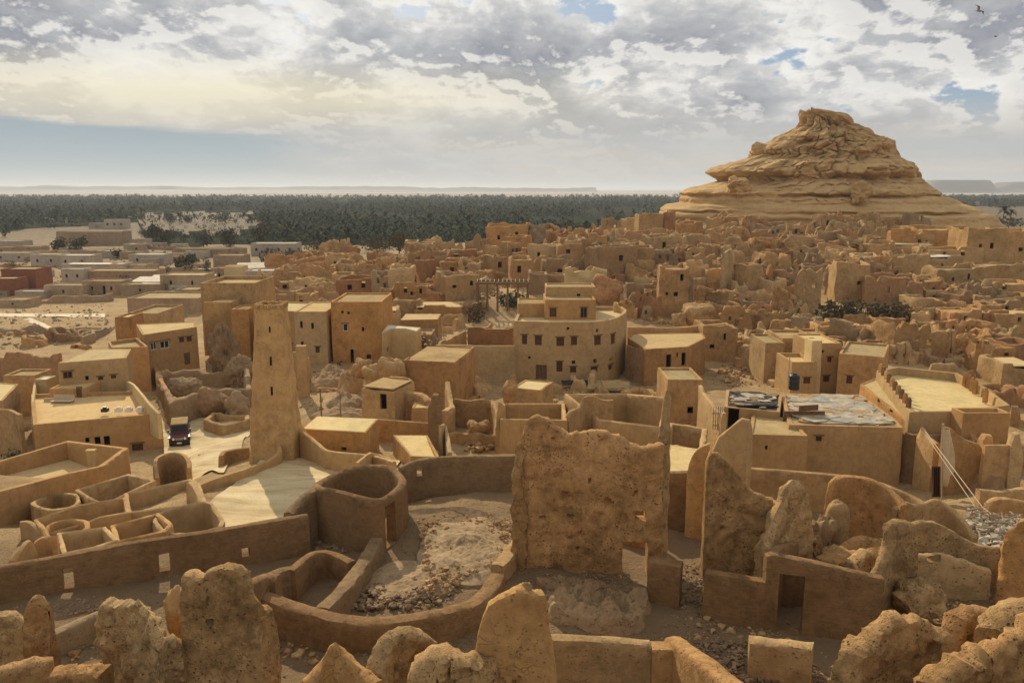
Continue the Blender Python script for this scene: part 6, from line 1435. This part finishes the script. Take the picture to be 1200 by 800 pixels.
TOWN = [
# left part of the ridge
('w',484,502,287,280,303,5,0,KA),('k',500,520,279,279,303,5,0,KA),('w',516,545,280,284,304,5,0,'mud'),('b',571,617,262,262,292,8,2,OR),('w',545,572,283,277,300,5,0,KA),('k',556,574,276,276,300,5,0,GR),
('b',525,579,304,303,322,7,1,'mud'),('b',579,592,300,300,325,6,1,'mud'),('r',495,526,295,294,320,6,1,RD),('b',512,522,315,315,334,4,1,GR),('b',524,560,319,321,352,7,2,'mud'),
('b',457,481,313,313,345,6,0,PL),('b',465,500,332,332,353,6,3,'mud'),('r',355,407,296,298,316,7,0,'mud'),('r',407,457,299,300,316,7,1,'mud'),('w',450,486,298,301,316,5,0,KA),
('r',320,392,314,312,334,8,0,'mud'),('b',390,410,322,322,342,6,0,OR),('b',300,345,327,327,344,7,3,'mud'),('r',410,432,317,317,332,6,1,GR),('k',444,464,337,337,356,5,0,'mud'),
('b',300,343,343,342,364,7,0,'mud'),('w',343,400,334,338,352,5,0,RD),('b',462,490,352,353,370,6,0,'mud'),('b',488,540,358,357,374,8,0,'mud',None,'cream'),('r',492,526,372,374,390,6,1,'mud'),
('b',345,362,345,345,364,6,1,OR),('w',362,392,348,346,364,5,0,'mud'),('b',446,466,362,362,384,6,1,'mud_smooth',None,'cream'),('w',500,530,335,339,352,5,0,RD),
('w',540,572,352,348,368,4,1,RD),('r',560,605,318,322,334,6,1,'mud'),('w',540,558,338,336,352,4,0,GR),('b',545,575,318,318,336,6,1,'mud'),('k',505,530,350,352,364,4,0,'mud'),
('r',312,358,296,300,316,7,0,'mud'),('w',300,330,318,313,328,5,0,PL),('b',395,445,326,326,346,6,2,RD),('k',470,490,322,322,336,4,0,GR),
# centre ridge
('w',600,622,266,263,288,5,0,'mud'),('k',618,640,264,264,290,5,0,GR),('k',638,655,266,266,288,5,0,'mud'),('r',652,668,268,266,288,5,1,RD),('w',666,686,266,268,290,5,0,'mud'),('w',684,706,270,266,290,5,0,RD),
('k',705,728,255,255,280,6,0,'mud'),('k',690,706,262,262,284,6,0,'mud'),('b',736,751,256,256,276,4,0,PL),('b',750,776,250,250,284,6,0,'mud'),('k',774,792,249,249,284,6,0,RD),
('w',636,660,282,281,300,4,0,PL),('b',658,687,280,280,299,5,0,'mud'),('w',686,710,279,274,302,4,1,'mud'),('w',622,650,299,298,320,4,0,PL),('w',648,697,297,298,320,5,0,GR),
('b',707,745,288,288,334,8,1,RD),('b',745,764,291,289,324,5,0,'mud'),('r',728,788,272,271,292,7,0,RD),('r',769,792,291,291,316,5,1,GR),('w',660,712,312,311,334,5,5,PL),
('b',622,641,319,319,344,5,0,GR),('b',640,662,320,320,340,5,0,RD),('k',697,728,328,328,357,6,0,RD),('b',600,622,300,301,336,6,1,'mud'),('w',604,622,288,290,304,4,0,OR),
('w',745,776,336,332,372,5,3,RD),('b',775,806,312,310,372,7,3,'mud'),('w',806,812,316,322,372,4,0,GR),('w',764,788,318,306,330,4,1,RD),('r',784,812,290,287,318,6,2,RD),('w',810,852,300,287,334,6,4,'mud'),
('k',812,852,336,336,362,8,0,'mud'),('w',848,860,298,297,348,3,0,PL),('b',859,876,311,311,344,4,1,RD),('b',876,891,310,310,348,4,0,'mud'),('w',890,904,312,308,346,4,1,RD),
('b',801,822,260,260,284,6,0,'mud'),('r',820,862,266,262,284,6,0,'mud'),('w',860,900,266,270,286,5,1,KA),('r',846,877,361,362,392,6,3,'mud'),('k',728,748,340,340,368,4,0,GR),
('w',720,748,348,344,368,4,1,'mud'),('k',752,770,355,355,374,3,0,GR),('r',822,848,276,280,298,6,0,RD),('w',800,826,286,290,306,5,0,KA),('w',850,892,278,283,306,5,2,KA),('k',885,912,280,280,306,5,0,KA),
('w',728,745,300,306,330,4,0,OR),('r',690,712,296,298,314,5,1,'mud'),('k',712,730,318,322,340,4,0,RD),
# under the rocky hill, right
('w',922,952,262,266,286,5,1,KA),('w',950,986,258,260,282,5,2,KA),('r',985,1018,262,263,282,6,1,KA),('k',1016,1040,258,258,282,5,0,'mud'),('w',1038,1062,264,262,282,5,0,'mud'),('w',1060,1082,262,268,284,4,0,KA),
('w',905,935,292,298,318,6,2,KA),('w',930,968,284,290,312,6,1,KA),('r',960,1000,282,286,306,6,2,KA),('w',995,1022,290,294,312,5,1,KA),('k',912,930,272,272,296,5,0,GR),
('w',900,936,308,310,346,6,1,RD),('w',935,964,309,306,362,5,0,'mud'),('w',963,990,304,304,326,5,0,RD),('k',968,986,316,316,346,5,0,GR),('b',982,1018,310,308,354,7,1,'mud'),('b',1014,1049,301,301,324,7,0,'mud'),
('r',1017,1080,323,325,357,8,2,RD),('b',1049,1089,298,297,324,7,0,PL),('b',1000,1050,286,286,302,8,0,'mud',None,'cream'),('b',1048,1092,285,285,300,8,0,'mud_smooth',None,'cream'),
('b',1089,1126,299,299,322,7,1,PL,None,'roof_white'),('b',1090,1151,290,290,310,8,2,'mud_smooth'),('b',1082,1136,266,266,294,12,0,OR),('b',1136,1178,268,268,309,12,2,OR),('b',1178,1230,269,269,309,12,1,OR),
('b',1100,1156,313,312,346,8,2,'mud'),('b',1086,1123,336,335,358,7,5,PL),('b',1154,1215,308,307,330,8,0,'mud'),('b',1155,1215,330,329,350,8,1,'mud_smooth'),('b',1146,1215,347,348,370,8,0,'mud'),
('b',1115,1147,361,360,392,6,3,'mud'),('b',1168,1230,369,368,392,8,1,'mud',None,'cream'),('w',1060,1100,340,348,364,4,1,KA),('k',1060,1082,322,326,350,5,0,GR),
('w',896,920,336,342,364,4,1,GR),('k',900,925,352,356,376,5,0,KA),('w',908,940,336,350,376,4,1,KA),('k',925,950,352,358,378,5,0,KA),('w',876,905,348,352,380,5,1,RD),
# lower right rows
('w',925,965,366,370,388,5,0,RD),('w',955,1012,380,384,402,6,0,'mud'),('b',962,1010,384,382,404,6,0,OR),('k',1010,1052,380,380,410,8,0,GR),('r',1050,1108,381,381,420,8,0,'mud'),('w',1100,1120,372,380,420,4,1,'mud'),
('w',1012,1060,368,372,388,5,0,KA),('w',1052,1096,364,362,384,5,1,RD),('w',1135,1152,400,384,432,4,0,'mud'),('w',1150,1166,386,392,430,4,0,PL),('b',1164,1186,404,404,432,5,1,'mud'),('b',1184,1215,400,400,430,5,0,RD),
('b',1177,1215,426,425,452,6,0,'mud',None,'cream'),('w',992,1030,408,406,424,4,0,KA),('k',1030,1052,404,406,424,4,0,'mud'),('k',1052,1068,404,404,424,3,0,PL),('w',1064,1090,414,410,426,4,0,KA),
('w',1052,1140,424,424,440,4,0,'mud'),('k',1092,1130,412,414,430,4,0,GR),('r',1170,1210,450,452,476,6,1,RD),('w',1186,1215,470,476,500,4,1,'mud'),('r',1120,1160,388,386,412,5,1,KA),
('b',826,862,382,382,424,6,2,'mud'),('k',862,896,404,404,430,5,0,'mud'),('w',876,905,384,390,412,4,1,KA),('w',905,948,386,388,402,5,0,RD),('k',890,930,374,376,394,6,0,KA),('w',858,892,372,378,396,4,0,KA),
('w',930,962,374,372,390,4,1,KA),('r',880,922,392,393,410,6,0,'mud'),
]
for e in TOWN:
    R(*e[:9], roof=e[10] if len(e) > 10 else 'roof_grey')
# infill between the drawn blocks: small worn walls, lumps and rooms stepping up the slope
rr = random.Random(23); taken = [(e[1], e[2], min(e[3], e[4]), e[5]) for e in TOWN]; n = 0
REG = [((490, 900), (286, 352)), ((720, 1090), (276, 398)), ((850, 1180), (350, 425)), ((330, 560), (304, 346)), ((880, 1080), (275, 330))]
for _ in range(4000):
    if n >= 250: break
    (x0, x1), (y0, y1) = rr.choice(REG); x, yb = rr.uniform(x0, x1), rr.uniform(y0, y1); w = rr.uniform(11, 32); h = rr.uniform(12, 28)
    if x < 600 and yb < 300+(560-x)*.05: continue
    if 555 < x < 740 and yb > 330: continue
    if 925 < x < 1085 and 330 < yb < 385: continue
    if 740 < x < 860 and yb > 375: continue
    if any(abs((a+b)/2-x) < (b-a)*.36+w*.28 and abs(c_-yb) < 5.5 for a, b, _t, c_ in taken): continue
    taken.append((x-w/2, x+w/2, yb-h, yb)); n += 1
    sl = rr.uniform(-5, 5)
    R(rr.choice('wrrrbbb'), x-w/2, x+w/2, yb-h-sl/2, yb-h+sl/2, yb, rr.uniform(3, 5.5), rr.choice([0, 0, 1, 1, 2]) if w > 14 else 0, rr.choice(['mud', RD, GR, KA, PL, 'mud']))
REG2 = [((365, 600), (425, 472)), ((600, 830), (452, 492)), ((835, 925), (420, 452)), ((0, 175), (394, 412)), ((1070, 1190), (505, 560)), ((440, 600), (380, 402)), ((740, 930), (384, 425)), ((240, 350), (345, 360)), ((385, 620), (395, 428)), ((440, 600), (372, 400))]
n = 0
for _ in range(4000):
    if n >= 84: break
    (x0, x1), (y0, y1) = rr.choice(REG2); x, yb = rr.uniform(x0, x1), rr.uniform(y0, y1); w = rr.uniform(9, 26); h = rr.uniform(6, 13)
    if any(abs((a+b)/2-x) < (b-a)*.4+w*.35 and abs(c_-yb) < 6 for a, b, _t, c_ in taken): continue
    taken.append((x-w/2, x+w/2, yb-h, yb)); n += 1; sl = rr.uniform(-3, 3)
    R(rr.choice('wwrrb'), x-w/2, x+w/2, yb-h-sl/2, yb-h+sl/2, yb, rr.uniform(2, 4), rr.choice([0, 1, 2]) if w > 15 else 0, rr.choice(['mud', 'mud', GR, KA, PL, 'mud_smooth']))
for lab, q, k in [('fallen mud rubble over the slope left of the thicket', [(740, 380), (960, 385), (940, 330), (760, 320)], 900), ('fallen mud rubble among the ruins under the rocky hill', [(880, 330), (1090, 330), (1080, 275), (880, 275)], 700),
                  ('fallen mud rubble over the middle of the old town', [(500, 350), (740, 350), (720, 290), (520, 290)], 600), ('fallen mud rubble below the thicket', [(880, 425), (1150, 425), (1120, 380), (880, 380)], 700)]:
    ST(lab, [q], k, .25, 1.0, 'stone')
# pale pierced wall patch with round holes
wall('pierced_wall', 'pale pierced wall with round holes left of the reddish rounded ruin', 'ruined wall', [(662, 314, 150), (676, 311, 150), (690, 310, 150), (702, 314, 150), (711, 316, 150)], t=.7, mat='cream', rag=.5, amp=.2, step=.5, pits=[(672, 326, .9, .8), (688, 317, .8, .7), (703, 322, .8, .8), (680, 330, .5, .5)])
# masonry band at the foot of the rocky hill
for i, (a, b, c, e_, mt) in enumerate([(800, 852, 250, 262, GR), (852, 912, 251, 262, GR), (912, 962, 252, 262, 'mud')]):
    pass
# thicket
bushy('dark thicket of dry bushes in the hollow right of centre', 950, 1006, 348, 380, 1100, 'dry_bush', 'thicket', 'thicket', trunk=False, seed=5, lobes=14, d=128)
bushy('right hand part of the dark thicket below the reddish ruin', 1000, 1084, 352, 380, 1200, 'dry_bush', 'thicket', 'thicket', trunk=False, seed=6, lobes=16, d=130)
bushy('tall dark bush in the old town left of centre', 431, 464, 324, 340, 500, 'bush_leaf', 'shrub', 'shrub', trunk=False, seed=7, lobes=9)
bushy('dark bush at the right edge beside the cream roof', 1172, 1200, 372, 396, 260, 'palm_leaf', 'shrub', 'shrub', trunk=False, seed=8, d=128)
# pergola with green bush
def pergola():
    d = 140.0; z = float(T(P(588, 360, d).x, d)); root = empty('pergola', (P(588, 360, d).x, d, z), 'dark timber pergola on six posts in front of a green bush', 'pergola')
    zt = P(588, 333, d).z; x0, x1 = P(559, 333, d).x, P(619, 333, d).x
    for k in range(6):
        for yy in ((0, 4) if k in (0, 5) else (0,)):
            x = x0+(x1-x0)*k/5; mb = MB(); mb.tube((x, d+yy, z-.3), (x, d+yy, zt), .2, .17, 7); mb.build('post', 'timber', root)
    for yy in (0, 4): mb = MB(); mb.box(((x0+x1)/2, d+yy, zt+.14), (x1-x0+.8, .3, .3)); mb.build('beam', 'timber', root, smooth=False)
    for k in range(13):
        x = x0+(x1-x0)*k/12; mb = MB(); mb.box((x, d+2, zt+.38), (.16, 4.8, .16)); mb.build('rafter', 'timber', root, smooth=False)
pergola()
bushy('green leafy bush growing under the timber pergola', 583, 618, 340, 366, 500, 'palm_leaf', 'shrub', 'shrub', d=142, trunk=False, seed=12, lobes=9)
bushy('low brown scrub at the left foot of the pergola', 535, 575, 352, 374, 300, 'dry_bush', 'shrub', 'shrub', d=134, trunk=False, seed=13, lobes=8)

# ================================================================ village on the plain, left
def V_(lab, xL, xR, yt, yb, dep=9, nw=0, mat='village', roof='roof_grey', name='village_house', nd=0, par=.25):
    d = G1((xL+xR)/2, yb); s = 950/d; ops = []; w = xR-xL; h = yb-yt
    for k in range(nw):
        cx = xL+w*(k+.5)/nw; ops.append(('o', cx-1.3, cx+1.3, yt+h*.35, yt+h*.62))
    for k in range(nd):
        cx = xL+w*(k+1)/(nd+1)+3; ops.append(('o', cx-1.6, cx+1.6, yt+h*.3, yb-.8))
    if nd and nw: ops = [o for o in ops if not any(o is not q and abs(o[1]-q[1]) < 3.4 for q in ops if ops.index(q) < ops.index(o))]
    house(lab, [(xL, yt-.8, d), (xR, yt-.8, d)], dep=dep*.62, op=ops, mat=mat, roof=roof, par=par, t=.35, amp=.05, name=name, step=1.2)
VG = 'village_grey'; W_ = 'roof_white'
for a in [
 ('long flat roofed farm building in front of the palm grove, far left', 66, 142, 272, 287, 16, 0, 'village', 'cream'),
 ('pale roofed low house at the left edge near the grove', -10, 26, 283, 292, 12, 0, VG, W_), ('low grey house at the left edge in the middle of the village', -10, 33, 297, 306, 12, 2, VG),
 ('pale low house with a thin white roof, left village row', 36, 68, 299, 312, 12, 2, VG, 'cream'), ('pale low house joined right of the thin white roofed one', 67, 106, 300, 313, 12, 2, VG, W_),
 ('small house with a white roof at the top of the village row', 114, 140, 295, 302, 10, 0, VG, W_), ('low house with a bright white roof right of the village row', 151, 191, 299, 310, 12, 2, VG, W_),
 ('long whitewashed house with open porch bays in the village', 72, 128, 310, 322, 10, 3, VG, 'tin', 'village_house', 1), ('pale box house joined to the whitewashed porch house', 128, 144, 310, 323, 10, 1, VG, W_),
 ('small white box house with two windows in the village', 72, 97, 316, 331, 7, 2, VG, W_), ('dark red block building at the left edge of the village', 2, 40, 316, 342, 12, 1, 'brick_red'),
 ('red block shed at the very left edge', -12, 17, 327, 346, 8, 0, 'brick_red', 'cream'), ('low white shed beside the red block shed', 18, 51, 342, 350, 6, 0, VG, W_),
 ('plain brown house with a dark door in the village front row', 52, 97, 335, 348, 9, 1, 'village'), ('house with one door and two windows in the village front row', 97, 142, 330, 346, 9, 2, 'village', 'roof_grey', 'village_house', 1),
 ('house at the right end of the village front row', 142, 187, 334, 346, 9, 1, 'village'), ('long brown wall like building behind the front row', 98, 180, 318, 329, 12, 0, 'village'),
 ('brown house below the tall narrow tree', 188, 238, 323, 340, 12, 2, 'village', 'cream'), ('cream cube house at the left of the big block house', 263, 283, 313, 330, 8, 0, 'cream', 'cream'),
 ('brown cube house left of the cream cube house', 251, 263, 315, 330, 8, 1, 'village'), ('wide low brown house above the cream cube house', 250, 284, 300, 314, 12, 0, 'village'),
 ('pale ruined looking villa at the edge of the palm grove', 294, 346, 286, 299, 14, 4, VG, W_), ('dark roofed shed beside the long field wall', 270, 284, 292, 301, 8, 1, 'village', 'tarp_dark'),
 ('long grey field wall house under the grove edge', 203, 268, 292, 301, 12, 1, 'village'), ('small pale hut in the field below the grove', 155, 172, 281, 288, 8, 0, VG, W_),
 ('small white house among the trees at the far edge', 200, 215, 287, 293, 8, 1, VG, W_), ('two storey pale block among trees beyond the farm building', 122, 146, 258, 268, 12, 3, VG, W_),
 ('tiny pale house in the grove at the upper left', 52, 72, 256, 263, 12, 2, VG, W_), ('tiny grey house in the grove left of the two storey block', 104, 122, 262, 268, 10, 1, VG),
 ('low brown compound behind the old wall near the paths', 150, 232, 350, 372, 16, 0, 'village'), ('small brown room inside the low compound corner', 176, 196, 344, 356, 6, 0, 'village'),
 ('low dusty house below the palm grove at centre left', 152, 170, 311, 322, 9, 1, 'village'), ('pale flat shed right of the porch house', 165, 182, 304, 311, 8, 0, VG, W_),
 ('pale sheeted shed beside the old town edge', 288, 330, 318, 326, 10, 0, VG, W_), ('grey shed with a white roof above the brown thicket', 330, 350, 304, 311, 9, 0, VG, W_),
 ('low brown house at the lower left of the village', 0, 30, 352, 360, 9, 1, 'village'), ('tiny house on the plain right of the rocky hill', 1140, 1148, 237, 241, 14, 0, VG, W_)]:
    V_(*a)
rr = random.Random(31)
for k in range(46):
    x = rr.uniform(-20, 300); yb = rr.uniform(288, 350); w = rr.uniform(10, 30); h = rr.uniform(4, 8)
    if 60 < x < 150 and yb > 325 or (x > 225 and yb > 322): continue
    m_ = rr.choice(['village', 'village', VG, 'village']); rf = rr.choice(['roof_grey', 'roof_grey', 'cream', W_])
    near = ['dark red block building', 'long whitewashed porch house', 'tall narrow tree', 'pale ruined looking villa', 'long flat roofed farm building'][min(range(5), key=lambda i: math.hypot([20, 100, 243, 320, 104][i]-x, 2*([330, 316, 312, 292, 278][i]-yb)))]
    key = near; lx = {'dark red block building': (20, 330), 'long whitewashed porch house': (100, 316), 'tall narrow tree': (243, 312), 'pale ruined looking villa': (320, 292), 'long flat roofed farm building': (104, 278)}[near]
    rel = ('left of' if x < lx[0] else 'right of')+(' and above' if yb < lx[1] else ' and below')
    near = near.replace('pale ruined looking ', 'pale ').replace('long flat roofed ', 'long ').replace('long whitewashed ', 'white ')
    base_ = f'{"wide" if w > 20 else "small"} {"brown" if m_ == "village" else "grey"} house {"far " if abs(x-lx[0]) > 60 else "just "}{rel} {near}'
    if base_ in USED: base_ += {'roof_grey': ', dusty roof', 'cream': ', cream roof', W_: ', white roof'}[rf]
    if base_ in USED:
        continue
    USED[base_] = 1
    V_(base_, x-w/2, x+w/2, yb-h, yb, rr.uniform(7, 12), rr.choice([0, 1, 1, 2]), m_, rf)
for i, (x0, x1, yt, yb) in enumerate([(150, 163, 296, 304), (40, 52, 312, 320), (108, 120, 303, 311), (188, 202, 312, 322), (28, 36, 300, 308), (262, 276, 284, 292), (8, 20, 306, 314), (140, 152, 322, 330)]):
    bushy(['dark bush right of the thin white roofed village house', 'dark bush above the dark red block building', 'dark bush above the long whitewashed porch house', 'dark bush left of the tall narrow tree, further down', 'small dark bush by the grey house at the left edge', 'dark bush above the wide low brown house', 'dark bush at the far left of the village', 'dark bush behind the village front row'][i], x0, x1, yt, yb, 160, 'bush_leaf', 'shrub', 'shrub', seed=50+i)
ST('scattered clutter and scrub among the village houses', [[(0, 350), (240, 345), (240, 292), (0, 296)]], 700, .2, .9, 'stone_grey')
# field walls and white sheets
for lab, a, b, h in [('long straight field wall below the palm grove', (100, 322), (250, 318), 1.6), ('field wall running in front of the village row', (0, 356), (134, 352), 1.4), ('crooked field wall at the lower left of the plain', (0, 392), (130, 386), 1.2), ('short field wall right of the pale path', (100, 404), (135, 384), 1.3), ('field wall beside the grove edge', (150, 290), (240, 296), 2), ('wall between the fields at far left', (0, 312), (60, 318), 1.6)]:
    pa, pb = P(*a, G1(*a)), P(*b, G1(*b)); pts = [pa.lerp(pb, k/6) for k in range(7)]
    for p in pts: p.z = float(T(p.x, p.y))+h; p.x += rr.uniform(-.6, .6)
    wall('field_wall', lab, 'wall', None, world=pts, t=.6, mat='village', rag=.4, step=1.2, amp=.15)
for i, (x, y, w, dp, lab) in enumerate([(186, 339, 13, 9, 'white sheet roof right of the village front row, left one'), (212, 337, 16, 10, 'white sheet roof beside the other, nearer the block house'), (310, 320, 16, 8, 'pale sheet roof leaning by the old town edge')]):
    junk(lab, x, y, w, dp, 'roof_white', rot=.1*i, tilt=.12, up=2.3, th=.15, name='sheet_roof', cat='roof')
bushy('low dark trees around the tall narrow tree base', 206, 232, 306, 318, 260, 'bush_leaf', 'tree', 'tree', seed=41)
ST('scattered stones and scrub on the open sandy field', [[(0, 410), (130, 400), (130, 352), (0, 356)]], 420, .12, .5, 'scree')
# ================================================================ air
def build_haze():
    m = bpy.data.materials.new('haze'); m.use_nodes = True; t = NT(m.node_tree)
    o = t.n('ShaderNodeOutputMaterial'); v = t.n('ShaderNodeVolumePrincipled', {'Color': (.86, .92, 1.0), 'Density': HAZE, 'Anisotropy': .25})
    t.t.links.new(v.outputs[0], o.inputs['Volume'])
    mb = MB(); mb.box((0, 5000, 55.5), (90000, 90000, 113)); ob = mb.build('haze', m, smooth=False, origin=(0, 5000, 0)); tag(ob, 'thin pale haze lying over the oasis plain', 'haze', kind='stuff')
HAZE = 0.0001
build_haze()
